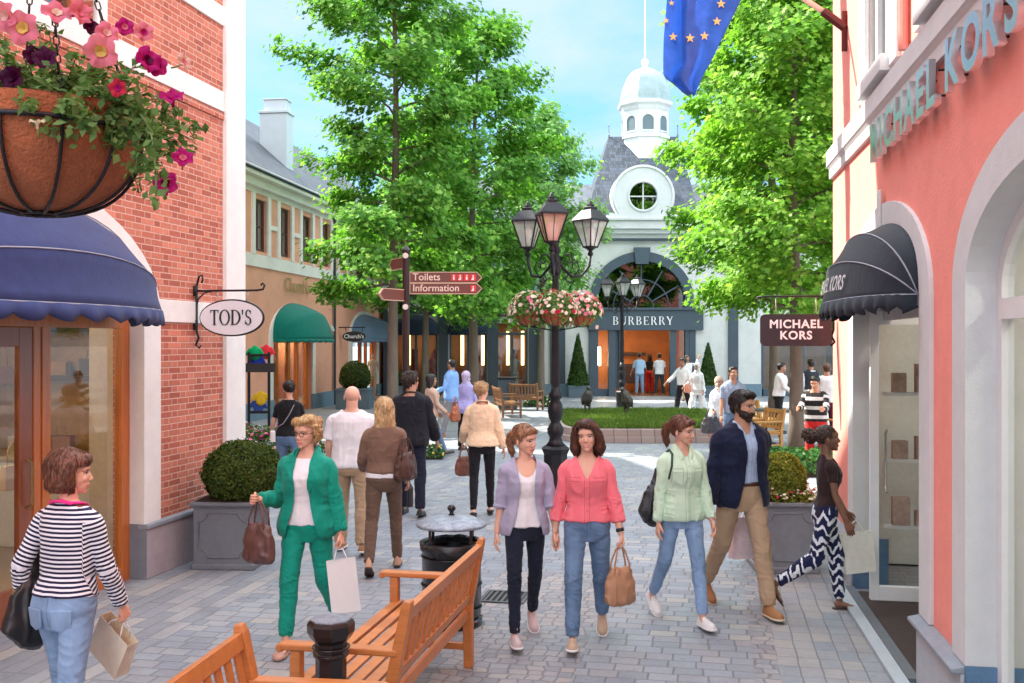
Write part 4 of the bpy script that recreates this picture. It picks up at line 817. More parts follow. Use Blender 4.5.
def tod_sign(label):
    # wall bracket and oval board, board square to the wall
    s = -3.485; root = empty('hanging_sign', (0, 0, 0), 0, label, 'sign')
    o, d = Vector((-3.485, 9.41, 0)), Vector((.199, .980, 0)); n = Vector((.980, -.199, 0)); r = (194-CX)/FPX
    s_ = (o.x-r*o.y)/(r*d.y-d.x); base = o+d*s_; root.location = base; root.rotation_euler.z = math.atan2(n.y, n.x)  # local X away from the wall
    Y = base.y; z = lambda py: Zat(py, Y)
    b = MB(); b.sm = True
    b.tube([(.035, 0, z(285)), (.055, 0, z(277)), (.09, 0, z(275)), (.10, 0, z(280)), (.085, 0, z(283))], .011, 8)
    b.tube([(.03, 0, z(284)), (.03, 0, z(332)), (.055, 0, z(338)), (.02, 0, z(345)), (.06, 0, z(348)), (.085, 0, z(345))], [.014, .013, .012, .011, .010, .007], 8)
    b.tube([(.03, 0, z(291)), (.70, 0, z(291)), (.77, 0, z(290)), (.785, 0, z(286)), (.765, 0, z(284)), (.745, 0, z(286))], .011, 8)
    b.tube([(.03, 0, z(306)), (.05, 0, z(299)), (.12, 0, z(293)), (.2, 0, z(291.5))], .008, 8)
    b.box(.0, .03, -.02, .02, z(296), z(286)); b.box(.0, .03, -.02, .02, z(330), z(320)); b.build('bracket', BLACKIRON, root)
    cx = (232-CX)/FPX*Y; lx = ((232-CX)/FPX*(Y-.08)-base.x)/n.x; cz = z(318); a, bb = .345, .172
    h = MB(); h.sm = True
    for q in (-.17, .17): h.tube([(lx+q, 0, z(291.5)), (lx+q+.012, 0, z(296)), (lx+q-.008, 0, z(299)), (lx+q, 0, cz+bb*.86)], .005, 6)
    h.build('hook', mat('steel', (.5, .5, .5), .3, metal=1), root)
    el = lambda k, n_=48: [(lx+a*k*math.cos(2*math.pi*i/n_), cz+bb*(k if k < 1 else k+.02)*math.sin(2*math.pi*i/n_)) for i in range(n_)]
    p = panel('board', el(1.0), [], -.018, .018, mat('off_white_board', (.78, .76, .78), .4, var=.03), root)
    f = MB(); f.sm = True; f.tube([(x, 0, z_) for x, z_ in el(1.0)], .017, 8, closed=True); f.build('board_rim', BLACKIRON, p)
    t = MB(); w = serif_text(t, "TOD'S", .155, .07, .006, .82); t.add([(-v[0], .0425-v[1]-.04, v[2]) for v in t.V], [tuple(reversed(q)) for q in t.F]) if False else None
    lo = t.build('lettering', mat('black_letter', (.012, .012, .014), .4), p); lo.location = (lx, -.019, cz+.004)
    c = lo.copy(); COL.objects.link(c); c.parent = p; c.location = (lx, .019, cz+.004); c.rotation_euler.z = math.pi
def mk_sign(label):
    root = empty('hanging_sign', (0, 0, 0), 0, label, 'sign'); o, d = Vector((2.697, 6.545, 0)), Vector((.1656, .986, 0)); n = Vector((-.986, .1656, 0))
    base = o+d*3.70; Y = base.y; root.location = base; root.rotation_euler.z = math.atan2(-n.y, -n.x)   # local -X away from the wall
    z = lambda py: Zat(py, Y); b = MB(); b.sm = True
    b.tube([(-.03, 0, z(278)), (-.05, 0, z(272)), (-.08, 0, z(272)), (-.07, 0, z(277))], .010, 8); b.tube([(-.03, 0, z(277)), (-.03, 0, z(330)), (-.05, 0, z(336)), (-.02, 0, z(342)), (-.06, 0, z(346))], .012, 8)
    b.tube([(-.03, 0, z(296)), (-.72, 0, z(296)), (-.79, 0, z(297)), (-.80, 0, z(301)), (-.775, 0, z(302))], .011, 8); b.tube([(-.03, 0, z(312)), (-.06, 0, z(302)), (-.16, 0, z(297))], .008, 8); b.build('bracket', BLACKIRON, root)
    lx = -(.045+.36); cz = z(330); h = MB(); h.sm = True
    for q in (-.2, .2): h.tube([(lx+q, 0, z(296.5)), (lx+q, 0, cz+.165)], .006, 6)
    h.build('hook', mat('steel', (.5, .5, .5), .3, metal=1), root)
    w, hh, r = .355, .163, .05; pts = []
    for cx, cy, a0 in ((w-r, hh-r, 0), (-w+r, hh-r, 90), (-w+r, -hh+r, 180), (w-r, -hh+r, 270)):
        for i in range(7): an = R(a0+90*i/6); pts.append((lx+cx+r*math.cos(an), cz+cy+r*math.sin(an)))
    p = panel('board', pts, [], -.02, .02, mat('dark_maroon_board', (.028, .010, .014), .35, var=.1), root)
    for i, t in enumerate(('MICHAEL', 'KORS')):
        me = text_mesh(t, .118, .003, .0035, 1.12); lo = link('lettering', me, mat('white_letter', (.85, .85, .85), .5), p); lo.rotation_euler = (R(90), 0, 0); lo.location = (lx, -.0225, cz+.058-.115*i)
        c = lo.copy(); COL.objects.link(c); c.parent = p; c.rotation_euler = (R(90), 0, R(180)); c.location = (lx, .0225, cz+.058-.115*i)
def wall_letters(label):
    root = empty('wall_lettering', (2.697, 6.545, 0), math.atan2(-.986, -.1656), label, 'sign'); ch = mat('mirror_chrome', (.86, .86, .88), .3, metal=1, var=.05)
    s = 'MICHAEL KORS'; cell = {'M': .40, 'I': .17, 'C': .36, 'H': .35, 'A': .36, 'E': .29, 'L': .27, ' ': .20, 'K': .34, 'O': .40, 'R': .33, 'S': .31}
    tot = sum(cell[c] for c in s); k = 3.6/tot; x = -1.40
    for c in s:
        w = cell[c]*k
        if c != ' ':
            me = text_mesh(c, .43, .02, .012); V = np.empty(len(me.vertices)*3, dtype=np.float32); me.vertices.foreach_get('co', V); V = V.reshape(-1, 3)
            V[:, 0] -= (V[:, 0].max()+V[:, 0].min())/2; V[:, 1] -= V[:, 1].min(); V[:, 1] *= .30/V[:, 1].max(); me.vertices.foreach_set('co', V.ravel()); me.update()
            o = link('letter', me, ch, root); o.rotation_euler = (R(90), 0, 0); o.location = (x+w/2, -.075, 3.645)
            b = MB(); b.tube([(x+w/2-.03, -.06, 3.72), (x+w/2-.03, 0, 3.72)], .008, 6); b.tube([(x+w/2+.03, -.06, 3.86), (x+w/2+.03, 0, 3.86)], .008, 6); b.build('stand_off', BLACKIRON, root)
        x += w
def lantern(parent, M, glass_name, gcol):
    f = MB(); w, w2 = .182, .075; z0, z1 = 0, .38
    cs = [(-1, -1), (1, -1), (1, 1), (-1, 1)]
    for i, (sx, sy) in enumerate(cs):
        f.beam((sx*w2, sy*w2, z0), (sx*w, sy*w, z1), .018, .018); a, b_ = cs[i], cs[(i+1) % 4]
        f.beam((a[0]*w, a[1]*w, z1), (b_[0]*w, b_[1]*w, z1), .028, .022); f.beam((a[0]*w2, a[1]*w2, z0), (b_[0]*w2, b_[1]*w2, z0), .022, .022)
        mx, my = (a[0]+b_[0])/2, (a[1]+b_[1])/2; f.beam((mx*w2, my*w2, z0), (mx*w, my*w, z1), .008, .008)
    s = math.sqrt(2); f.lathe([(w*s*1.08, z1+.01), (w*s*1.02, z1+.03), (.13, z1+.155), (.10, z1+.165), (.10, z1+.20), (.075, z1+.215)], 4, phase=R(45))
    f.sm = True; f.lathe([(.05, z1+.21), (.06, z1+.235), (.03, z1+.255), (.035, z1+.275), (.012, z1+.295), (0, z1+.315)], 10); f.lathe([(.03, -.13), (.045, -.10), (.025, -.06), (.06, -.03), (.12, 0)], 12); f.sm = False
    F = MB(); F.add(f.V, f.F, M); F.S = f.S[:]; fr = F.build('lantern_frame', BLACKIRON, parent)
    g = MB()
    for i in range(4):
        a, b_ = cs[i], cs[(i+1) % 4]; q = .94; g.add([(a[0]*w2*q, a[1]*w2*q, z0+.01), (b_[0]*w2*q, b_[1]*w2*q, z0+.01), (b_[0]*w*q, b_[1]*w*q, z1-.01), (a[0]*w*q, a[1]*w*q, z1-.01)], [(0, 1, 2, 3)], M)
    if glass_name not in _M:
        m, nt, b = newmat(glass_name); b.inputs['Base Color'].default_value = c4(gcol); b.inputs['Roughness'].default_value = .15; b.inputs['Transmission Weight'].default_value = .0; b.inputs['Alpha'].default_value = .42; _M[glass_name] = m
    g.build('lantern_glass', _M[glass_name], fr)
    c = MB(); c.sm = True; c.lathe([(.02, .02), (.03, .03), (.03, .12), (.06, .16), (.065, .24), (.03, .30), (0, .31)], 10, M); c.build('lamp_mantle', mat('frosted_mantle', (.85, .82, .75), .4), fr)
def petunia_mass(root, C, N, sizes, cols, rs, name='blossom'):
    rg = np.random.default_rng(rs); k = rg.integers(0, len(cols), len(C))
    for i, c in enumerate(cols):
        m = k == i
        if m.sum(): leaves(name, C[m], N[m]*3, sizes, c, root, rs+i, shape='petal')
def petal_mat(name, c): return leafmat(name, tuple(x*.75 for x in c), c, .35, tuple(min(1, x*1.15) for x in c))
PINK = petal_mat('pink_petal', (.85, .25, .38)); PALEP = petal_mat('pale_pink_petal', (.90, .62, .58)); CREAMP = petal_mat('cream_petal', (.90, .82, .68)); MAG = petal_mat('magenta_petal', (.50, .01, .22)); DARKP = petal_mat('dark_purple_petal', (.07, .005, .05)); REDP = petal_mat('red_petal', (.6, .03, .08))
FLEAF = leafmat('petunia_leaf', (.05, .12, .03), (.13, .26, .06), .35, (.22, .36, .10))
def lamp_post(label, loc, rz, baskets=True, group=None):
    root = empty('street_lamp', loc, rz, label, 'street lamp', group)
    b = MB(); b.lathe([(.215, 0), (.215, .10), (.19, .13), (.18, .18), (.18, .62), (.20, .66), (.215, .70), (.17, .74)], 8, phase=R(22.5)); b.build('plinth', BLACKIRON, root, bevel=.006)
    b = MB(); b.sm = True; b.lathe([(.15, .74), (.10, .80), (.085, .86), (.115, .92), (.12, .98), (.085, 1.05), (.065, 1.08), (.10, 1.15), (.115, 1.24), (.10, 1.33), (.065, 1.40), (.10, 1.44), (.10, 1.48), (.07, 1.52), (.062, 1.6)], 20); b.build('baluster', BLACKIRON, root)
    b = MB(); V = []; F = []; n = 24; prof = [(.062, 1.6), (.052, 2.5), (.047, 3.3), (.045, 3.55)]
    for r, z in prof:
        for i in range(n): rr = r*(1.0 if i % 2 else .86); V.append((rr*math.cos(2*math.pi*i/n), rr*math.sin(2*math.pi*i/n), z))
    for j in range(3):
        for i in range(n): F.append((j*n+i, j*n+(i+1) % n, (j+1)*n+(i+1) % n, (j+1)*n+i))
    b.add(V, F); b.build('shaft', BLACKIRON, root)
    b = MB(); b.sm = True; b.lathe([(.05, 3.2), (.08, 3.24), (.06, 3.3), (.09, 3.36), (.07, 3.42), (.05, 3.5), (.08, 3.54), (.045, 3.62), (.06, 3.68), (.02, 3.74), (0, 3.78)], 16); b.build('capital', BLACKIRON, root)
    for k, a in enumerate((22, 142, 262)):
        M = Matrix.Rotation(R(a), 4, 'Z'); b = MB(); b.sm = True; r = .56 if k != 1 else .5
        b.tube([(.04, 0, 3.42), (.12, 0, 3.30), (.26, 0, 3.18), (.42, 0, 3.20), (r-.02, 0, 3.34), (r, 0, 3.52)], [.024, .022, .020, .020, .022, .026], 8, M)
        b.tube([(.08, 0, 3.40), (.14, 0, 3.50), (.24, 0, 3.50), (.28, 0, 3.42), (.22, 0, 3.37), (.17, 0, 3.41)], .013, 6, M); b.tube([(.30, 0, 3.19), (.38, 0, 3.30), (.34, 0, 3.40), (.26, 0, 3.36), (.28, 0, 3.30)], .011, 6, M); b.tube([(.20, 0, 3.22), (.16, 0, 3.14), (.22, 0, 3.09), (.27, 0, 3.14)], .011, 6, M)
        b.build('scroll_arm', BLACKIRON, root)
        lantern(root, M @ Matrix.Translation((r, 0, 3.62)) @ Matrix.Rotation(R(20), 4, 'Z'), 'lantern_glass_painted_reflection' if k == 2 and baskets else 'lantern_glass_clear', (.95, .55, .45) if k == 2 and baskets else (.75, .82, .78))  # front lantern: pink reflection is painted into its glass colour
    return root
def basket(root, c, r, h, coir, n_fl, rs, cols, spread=1.35, up=.24, droop=.28, fs=.055, ls=.055):
    T = Matrix.Translation(c); b = MB(); b.sm = True; pr = [(r*math.cos(R(t)), -h*math.sin(R(t))) for t in range(0, 91, 10)]; b.lathe([(r*.93, -.03)]+pr, 24, T, cap=False)
    b.build('coir_liner', coir, root); b = MB(); b.sm = True
    b.tube([Vector(c)+Vector(((r+.004)*math.cos(R(i*12)), (r+.004)*math.sin(R(i*12)), -.02)) for i in range(30)], .005+.004*r, 6, closed=True)
    for k in range(12): a = R(k*30+8); b.tube([Vector(c)+Vector(((r+.004)*math.cos(R(t))*math.cos(a), (r+.004)*math.cos(R(t))*math.sin(a), -.01-(h+.004)*math.sin(R(t)))) for t in range(0, 91, 9)], .0035+.003*r, 6)
    b.build('wire_frame', BLACKIRON, root)
    rg = np.random.default_rng(rs); n = n_fl*5; d = rg.normal(0, 1, (n, 3)); d /= np.linalg.norm(d, axis=1)[:, None]; d[:, 2] = np.abs(d[:, 2])*.9-.12; rad = rg.uniform(.55, 1.0, n)**.5
    P = np.array(c)+d*rad[:, None]*np.array((r*spread, r*spread, up)); dr = rg.random(n) < .22; P[dr, 2] -= rg.uniform(0, droop, dr.sum()); P[dr, :2] = np.array(c)[:2]+d[dr, :2]/np.maximum(.2, np.linalg.norm(d[dr, :2], axis=1))[:, None]*r*rg.uniform(1.0, 1.25, dr.sum())[:, None]
    leaves('foliage', P, d, ls, FLEAF, root, rs)
    n = n_fl; d = rg.normal(0, 1, (n, 3)); d /= np.linalg.norm(d, axis=1)[:, None]; d[:, 2] = np.abs(d[:, 2])*.95-.1; P = np.array(c)+d*np.array((r*spread*1.05, r*spread*1.05, up*1.08)); dr = rg.random(n) < .15; P[dr, 2] -= rg.uniform(0, droop, dr.sum())
    petunia_mass(root, P, d, fs, cols, rs+5)
def finger_post(label, px, Y):
    root = empty('finger_post', ((px-CX)/FPX*Y, Y, 0), 0, label, 'signpost'); z = lambda p: Zat(p, Y); k = Y/FPX
    brown = mat('brown_sign_board', (.15, .045, .03), .5, var=.08); gold = mat('pale_gold_trim', (.62, .42, .28), .4)
    b = MB(); b.lathe([(.10, 0), (.10, .25), (.06, .32), (.05, .4), (.05, z(253)), (.065, z(252)), (.065, z(250)), (.03, z(247)), (.0, z(245))], 12); b.build('post', mat('dark_brown_post', (.035, .02, .018), .4, metal=.3), root)
    b = MB()
    for p in (256, 307): b.lathe([(0, 0), (.038, 0), (.038, .03), (0, .03)], 16, Matrix.Translation((0, -.05, z(p))) @ Matrix.Rotation(R(90), 4, 'X'))
    b.build('disc', mat('pale_disc', (.75, .68, .6), .4), root)
    def finger(z1, z0, L, ang, txt, icons, x0=.06):
        e = empty('finger_board', (0, 0, 0), R(ang)); e.parent = root; h = z1-z0; m = (z0+z1)/2
        pts = [(x0, z0), (L, z0), (L+h*.5, m), (L, z1), (x0, z1)]; panel('board', pts, [], -.014, .014, brown, e)
        f = MB(); pp = [Vector((x, 0, z_)) for x, z_ in pts]
        for i in range(5): f.beam(pp[i], pp[(i+1) % 5], .036, .010)
        f.build('trim', gold, e)
        me = text_mesh(txt, h*.95, .002, .001, 1.0, 'LEFT'); o = link('lettering', me, mat('pale_letter', (.8, .62, .5), .5), e); o.rotation_euler = (R(90), 0, 0); o.location = (x0+.03, -.0165, m+.004)
        r = MB(); w = MB()
        for i in range(icons):
            x = L-.045-.088*(icons-1-i); r.box(x-.036, x+.036, -.020, -.0142, m-.045, m+.045); w.lathe([(0, -.001), (.010, -.001), (.010, 0), (0, 0)], 8, Matrix.Translation((x, -.0215, m+.024)) @ Matrix.Rotation(R(90), 4, 'X')); w.box(x-.010, x+.010, -.0225, -.0205, m-.032, m+.010)
            if (i+icons) % 2: w.box(x-.024, x+.010, -.0228, -.0206, m-.034, m-.018)
        if icons: r.build('icon_panel', mat('red_icon', (.70, .035, .03), .5), e); w.build('pictogram', mat('white_letter', (.85, .85, .85), .5), e)
    finger(z(272.3), z(282.8), .96, 0, 'Toilets', 4); finger(z(283.4), z(293.8), .96, 0, 'Information', 1)
    finger(z(257), z(268), .50, 118, '', 0); finger(z(290), z(301), .50, 238, '', 0)
    return root
def bollard(label, loc):
    root = empty('bollard', loc, R(10), label, 'bollard'); m = mat('black_gloss_iron', (.014, .013, .015), .28, metal=.3, var=.2, coat=.3)
    b = MB(); b.lathe([(.115, 0), (.115, .16), (.088, .20), (.078, .24), (.078, .66), (.088, .67), (.092, .69), (.082, .70), (.080, .74), (.105, .765), (.118, .79), (.120, .83), (.108, .850)], 8); b.build('column', m, root, bevel=.004)
    b = MB(); b.lathe([(0, .8495), (.106, .8495), (.104, .858), (0, .860)], 8); b.build('cap', mat('worn_iron_cap', (.22, .24, .28), .5, metal=.4, var=.5, vs=18, bmp=.8, bs=90), root, bevel=.003)
    b = MB(); b.sm = True
    for r in (.084, .090): b.tube([(r*math.cos(R(i*15)), r*math.sin(R(i*15)), .68 if r < .087 else .715) for i in range(24)], .006, 6, closed=True)
    b.build('collar', m, root); return root
def litter_bin(label, loc):
    root = empty('litter_bin', loc, 0, label, 'litter bin'); m = mat('black_gloss_iron', (.014, .013, .015), .28, metal=.3)
    b = MB(); b.sm = True; b.lathe([(.20, .05), (.235, .08), (.235, .58), (.25, .60), (.25, .64), (.225, .645), (.215, .60), (.21, .12), (0, .11)], 28); b.build('body', m, root)
    b = MB()
    for z in (.14, .32, .54): b.sm = True; b.tube([(.24*math.cos(R(i*12)), .24*math.sin(R(i*12)), z) for i in range(30)], .006, 6, closed=True)
    b.build('hoop', m, root)
    b = MB()
    for k in range(4): a = R(45+k*90); b.beam((.225*math.cos(a), .225*math.sin(a), .64), (.225*math.cos(a), .225*math.sin(a), .79), .022, .022)
    b.build('lid_post', m, root)
    b = MB(); b.sm = True; b.lathe([(.215, .05), (.215, .0), (.245, 0), (.245, .05)], 28); b.build('base', m, root)
    b = MB(); b.sm = True; b.lathe([(.275, .775), (.285, .785), (.275, .80), (.20, .835), (.10, .855), (.03, .862)], 32); b.build('lid', mat('worn_iron_lid', (.30, .34, .40), .42, metal=.6, var=.5, vs=22, bmp=.9, bs=110), root)
    b = MB(); b.sm = True; b.lathe([(.03, .86), (.015, .875), (.02, .89), (.032, .905), (.034, .92), (.02, .94), (0, .945)], 14); b.build('knob', m, root)
    b = MB(); rg = random.Random(4); V = []; F = []; n = 28
    for j in range(4):
        for i in range(n): a = 2*math.pi*i/n; r = (.212, .236, .257, .25)[j]; V.append((r*math.cos(a), r*math.sin(a), (.60, .655+.012*rg.random(), .645+.01*rg.random(), .56+.05*rg.random())[j]))
    for j in range(3):
        for i in range(n): F.append((j*n+i, j*n+(i+1) % n, (j+1)*n+(i+1) % n, (j+1)*n+i))
    b.sm = True; b.add(V, F); b.build('bin_liner', mat('black_plastic', (.02, .02, .022), .3), root); return root
def drain(label, loc, rz):
    root = empty('drain_grate', loc, rz, label, 'drain'); b = MB(); m = mat('grate_iron', (.10, .11, .12), .55, metal=.5)
    b.box(-.2, .2, -.2, -.17, .001, .012); b.box(-.2, .2, .17, .2, .001, .012); b.box(-.2, -.17, -.17, .17, .001, .012); b.box(.17, .2, -.17, .17, .001, .012)
    for i in range(7): x = -.15+i*.05; b.box(x-.011, x+.011, -.17, .17, .001, .010)
    b.build('grate', m, root); b = MB(); b.box(-.17, .17, -.17, .17, .0012, .003); b.build('sump', mat('dark_sump', (.01, .01, .01), .9), root)
def eu_flag(label):
    o, d = Vector((2.697, 6.545, 0)), Vector((.1656, .986, 0)); base = o+d*3.05; base.z = Zat(28, base.y); n = Vector((-.986, .1656, 0))
    root = empty('flagpole', base, 0, label, 'flag'); dirp = (n*1.0+Vector((.02, .10, .80))).normalized(); tip = dirp*3.4
    b = MB(); b.sm = True; b.tube([dirp*.12, tip], [.028, .018], 10); b.sphere(tip+dirp*.04, .05, 8); b.build('pole', mat('cream_pole', (.8, .72, .6), .45), root)
    b = MB(); b.beam(n*.02+Vector((0, 0, -.22)), n*.02+Vector((0, 0, .16)), .06, .03); b.tube([n*.02, dirp*.28], .042, 10); b.build('wall_bracket', mat('maroon_iron', (.09, .02, .02), .5, metal=.4), root)
    # flag hanging in folds from the outer pole
    Y0 = base.y+.75; k = Y0/FPX; W = lambda px: (px-CX)*k-base.x; Z = lambda py: Zat(py, Y0)-base.z
    rows = [(-115, 664, 700, 708, 752, 790), (-60, 664, 686, 700, 735, 772), (0, 666.5, 684, 686, 712, 741), (35, 664, 684.5, 685, 705, 724), (64, 663.2, 685, 685.5, 700, 710), (78, 663, 672, 680, 694, 702), (95, 687, 690, 692, 694, 695)]
    def row(py):
        for a, c in zip(rows, rows[1:]):
            if a[0] <= py <= c[0]: t = (py-a[0])/(c[0]-a[0]); return [a[i]*(1-t)+c[i]*t for i in range(1, 6)]
        return rows[-1][1:]
    V = []; F = []; m_ = 40; n_ = 32; dep = (0, .10, -.04, .06, .0)
    for j in range(m_+1):
        py0 = -115+j*(210/m_)
        for i in range(n_+1):
            t = i/n_*4; q = min(3, int(t)); f = t-q
            cut_l, cut_b = 77, 95; py = py0
            r = row(min(py, 94.9)); x = r[q]*(1-f)+r[q+1]*f
            lim = 77+(x-663)/(693-663)*18 if x < 693 else 95-(x-693)*0
            py = min(py, lim); y = dep[q]*(1-f)+dep[q+1]*f; y += .02*math.sin(py*.09+x*.1)
            V.append((W(x), .0+y, Z(py)))
    # simple sheet: keep monotone rows
    for j in range(m_):
        for i in range(n_): F.append((j*(n_+1)+i, j*(n_+1)+i+1, (j+1)*(n_+1)+i+1, (j+1)*(n_+1)+i))
    off = Vector((0, .75, 0)); me = np_mesh('flag_cloth', [tuple(Vector(v)+off) for v in V], F, True)
    blue = clothmat('blue_flag_cloth', (.06, .17, .52), .6, var=.25, weave=60); fl = link('flag_cloth', me, blue, root)
    nt = blue.node_tree; bs = [x for x in nt.nodes if x.type == 'BSDF_PRINCIPLED'][0]; bs.inputs['Transmission Weight'].default_value = 0
    tr = nd(nt, 'ShaderNodeBsdfTranslucent'); tr.inputs[0].default_value = (.16, .42, .95, 1); mx = nd(nt, 'ShaderNodeMixShader'); mx.inputs[0].default_value = .4; lk(nt, bs.outputs[0], mx.inputs[1]); lk(nt, tr.outputs[0], mx.inputs[2]); lk(nt, mx.outputs[0], [x for x in nt.nodes if x.type == 'OUTPUT_MATERIAL'][0].inputs[0])
    md = fl.modifiers.new('t', 'SOLIDIFY'); md.thickness = .004
    gm = mat('gold_star', (.88, .58, .16), .6)
    for px, py, s in ((673.5, 36, 4.6), (665.5, 22, 3), (689, 40, 4.8), (704.5, 36, 4.8), (716.5, 22, 4.6), (721, 4, 4.8), (671, 4, 3), (723, -16, 4.6), (716, -34, 4.4)):
        pts = []
        for i in range(10): a = R(90+36*i); r = s*(1 if i % 2 == 0 else .40)*k; pts.append((r*math.cos(a), r*math.sin(a)))
        r5 = row(py); t = 0
        for q in range(4):
            if r5[q] <= px <= r5[q+1]+.01: t = q+(px-r5[q])/max(.01, r5[q+1]-r5[q])
        q = min(3, int(t)); y = dep[q]*(1-(t-q))+dep[q+1]*(t-q)+.02*math.sin(py*.09+px*.1)
        b = MB(); b.prism(pts, 0, .006, Matrix.Translation((W(px), .75+y-.035, Z(py))) @ Matrix.Rotation(R(90), 4, 'X')); so = b.build('star', gm, fl); fixn(so)
        b = MB(); b.prism(pts, 0, .006, Matrix.Translation((W(px), .75+y+.035, Z(py))) @ Matrix.Rotation(R(90), 4, 'X')); so = b.build('star', gm, fl); fixn(so)
def bronze_bird(label, loc, rz, lean):
    # squat standing bronze figure of a bird: two legs, deep body, folded wings, bowed head
    m = mat('bronze_patina', (.09, .085, .075), .45, metal=.5, var=.4, vs=9, bmp=.4)
    p = [limb([(0, .06, .22), (0, .02, .38), (0, -.03, .52), (0, -.05 - lean, .62)], [(.10, .09), (.14, .15), (.12, .13), (.06, .07)], 14), ellipsoid((0, -.07-lean, .68), (.058, .07, .06)), limb([(0, -.12-lean, .68), (0, -.19-lean, .65)], [.022, .006], 8)]
    for s in (-1, 1): p.append(limb([(s*.06, .02, .28), (s*.065, .0, .14), (s*.065, .0, .02)], [.05, .032, .028], 10)); p.append(ellipsoid((s*.065, -.04, .015), (.035, .07, .018))); p.append(limb([(s*.12, -.02, .5), (s*.135, .05, .36), (s*.10, .13, .2)], [(.025, .06), (.022, .08), (.01, .02)], 10))
    P, Q = remesh(p, .016, 2); o = link('bronze_bird', np_mesh('bronze_bird', P, Q, True), m); o.location = loc; o.rotation_euler.z = rz; tag(o, label, 'statue')
    return o
def shopping_bag(name, M, w, h, d, m, label, cat='shopping bag', handle=None, group=None, hl=.14, mark=None):
    """M places the bag; handle tops meet at the local origin, bag hangs along -Z"""
    root = empty(name, (0, 0, 0), 0, label, cat, group); root.matrix_world = M
    b = MB(); z1 = -hl; z0 = -hl-h; V = [(-w/2, -d/2, z0), (w/2, -d/2, z0), (w/2, d/2, z0), (-w/2, d/2, z0), (-w/2, -d/2*.75, z1), (w/2, -d/2*.75, z1), (w/2, d/2*.75, z1), (-w/2, d/2*.75, z1), (-w/2+.01, 0, (z0+z1)/2+h*.15), (w/2-.01, 0, (z0+z1)/2+h*.15)]
    b.add(V, [(0, 3, 2, 1), (0, 1, 5, 4), (2, 3, 7, 6), (1, 2, 9), (2, 6, 9), (6, 5, 9), (5, 1, 9), (3, 0, 8), (0, 4, 8), (4, 7, 8), (7, 3, 8)]); o = b.build('body', m, root); md = o.modifiers.new('t', 'SOLIDIFY'); md.thickness = .0015
    b = MB(); b.sm = True
    for s in (-1, 1): b.tube([(-w*.22, s*d*.36, z1-.03), (-w*.2, s*d*.34, z1+.02), (-w*.1, s*.012, -.02), (0, s*.006, 0), (w*.1, s*.012, -.02), (w*.2, s*d*.34, z1+.02), (w*.22, s*d*.36, z1-.03)], .0035, 6)
    b.build('handle', handle or m, root); 
    if mark: b = MB(); b.box(-w*.32, w*.32, -d/2-.003, -d/2-.001, z0+h*.12, z0+h*.88) if mark[0] == 'sheet' else None; b.build('label_patch', mark[1], root)
    return root
def handbag(M, label, m, kind='tote', strap=None, s=1.0):
    root = empty('handbag', (0, 0, 0), 0, label, 'handbag'); root.matrix_world = M
    if kind == 'tote': p = [limb([(0, 0, -.16), (0, 0, -.20), (0, 0, -.30), (0, 0, -.40), (0, 0, -.43)], [(.10*s, .02*s), (.135*s, .05*s), (.165*s, .075*s), (.17*s, .08*s), (.13*s, .05*s)], 20, dome=False)]
    elif kind == 'hobo': p = [limb([(0, 0, -.02), (0.01, 0, -.12), (.0, 0, -.24), (0, 0, -.36), (0, 0, -.44)], [(.03, .015), (.06*s, .03), (.115*s, .05), (.15*s, .06), (.09*s, .04)], 20, dome=True)]
    P, Q = remesh(p, .008, 1); N = vnormals(P, Q); n = vnoise(P*np.array((22, 22, 12)), 3); P = P+N*(((1-np.abs(2*n-1))-.4)*.02)[:, None]; link('body', np_mesh('body', P, Q, True), m, root)
    b = MB(); b.sm = True; w = .10*s
    if kind == 'tote':
        for y in (-.03, .03): b.tube([(-w, y, -.24), (-w*.85, y, -.12), (-w*.4, y*.4, -.02), (0, y*.3, 0), (w*.4, y*.4, -.02), (w*.85, y, -.12), (w, y, -.24)], .007, 6)
    b.tube([(w*.9, 0, -.2), (w*1.5, .02, -.26), (w*1.62, .02, -.34), (w*1.3, 0, -.38)], .004, 6); b.build('handle', strap or m, root); return root
def tub_plant(label, name, loc, r, h, col, shape, leafm, cat, rs, n=1500):
    root = empty(name, loc, 0, label, cat); b = MB(); b.box(-r, r, -r, r, 0, h); b.box(-r-.03, r+.03, -r-.03, r+.03, h+.001, h+.06); b.build('tub', col, root, bevel=.01)
    if shape[0] == 'cone':
        rg = np.random.default_rng(rs); H = shape[1]; t = 1-np.sqrt(rg.random(n)); a = rg.uniform(0, 6.283, n); R_ = shape[2]*(1-t*.93)*(1+.06*rg.normal(size=n)); P = np.stack([R_*np.cos(a), R_*np.sin(a), h+.05+t*H], 1); N = np.stack([np.cos(a), np.sin(a), np.full(n, .3)], 1); leaves('foliage', P, N, .09, leafm, root, rs)
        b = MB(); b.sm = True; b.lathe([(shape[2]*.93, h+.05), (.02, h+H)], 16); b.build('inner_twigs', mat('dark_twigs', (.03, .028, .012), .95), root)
    else: clipped_ball(root, (0, 0, h+shape[1]*.85), shape[1], shape[1], n, .07, leafm, rs)
    return root
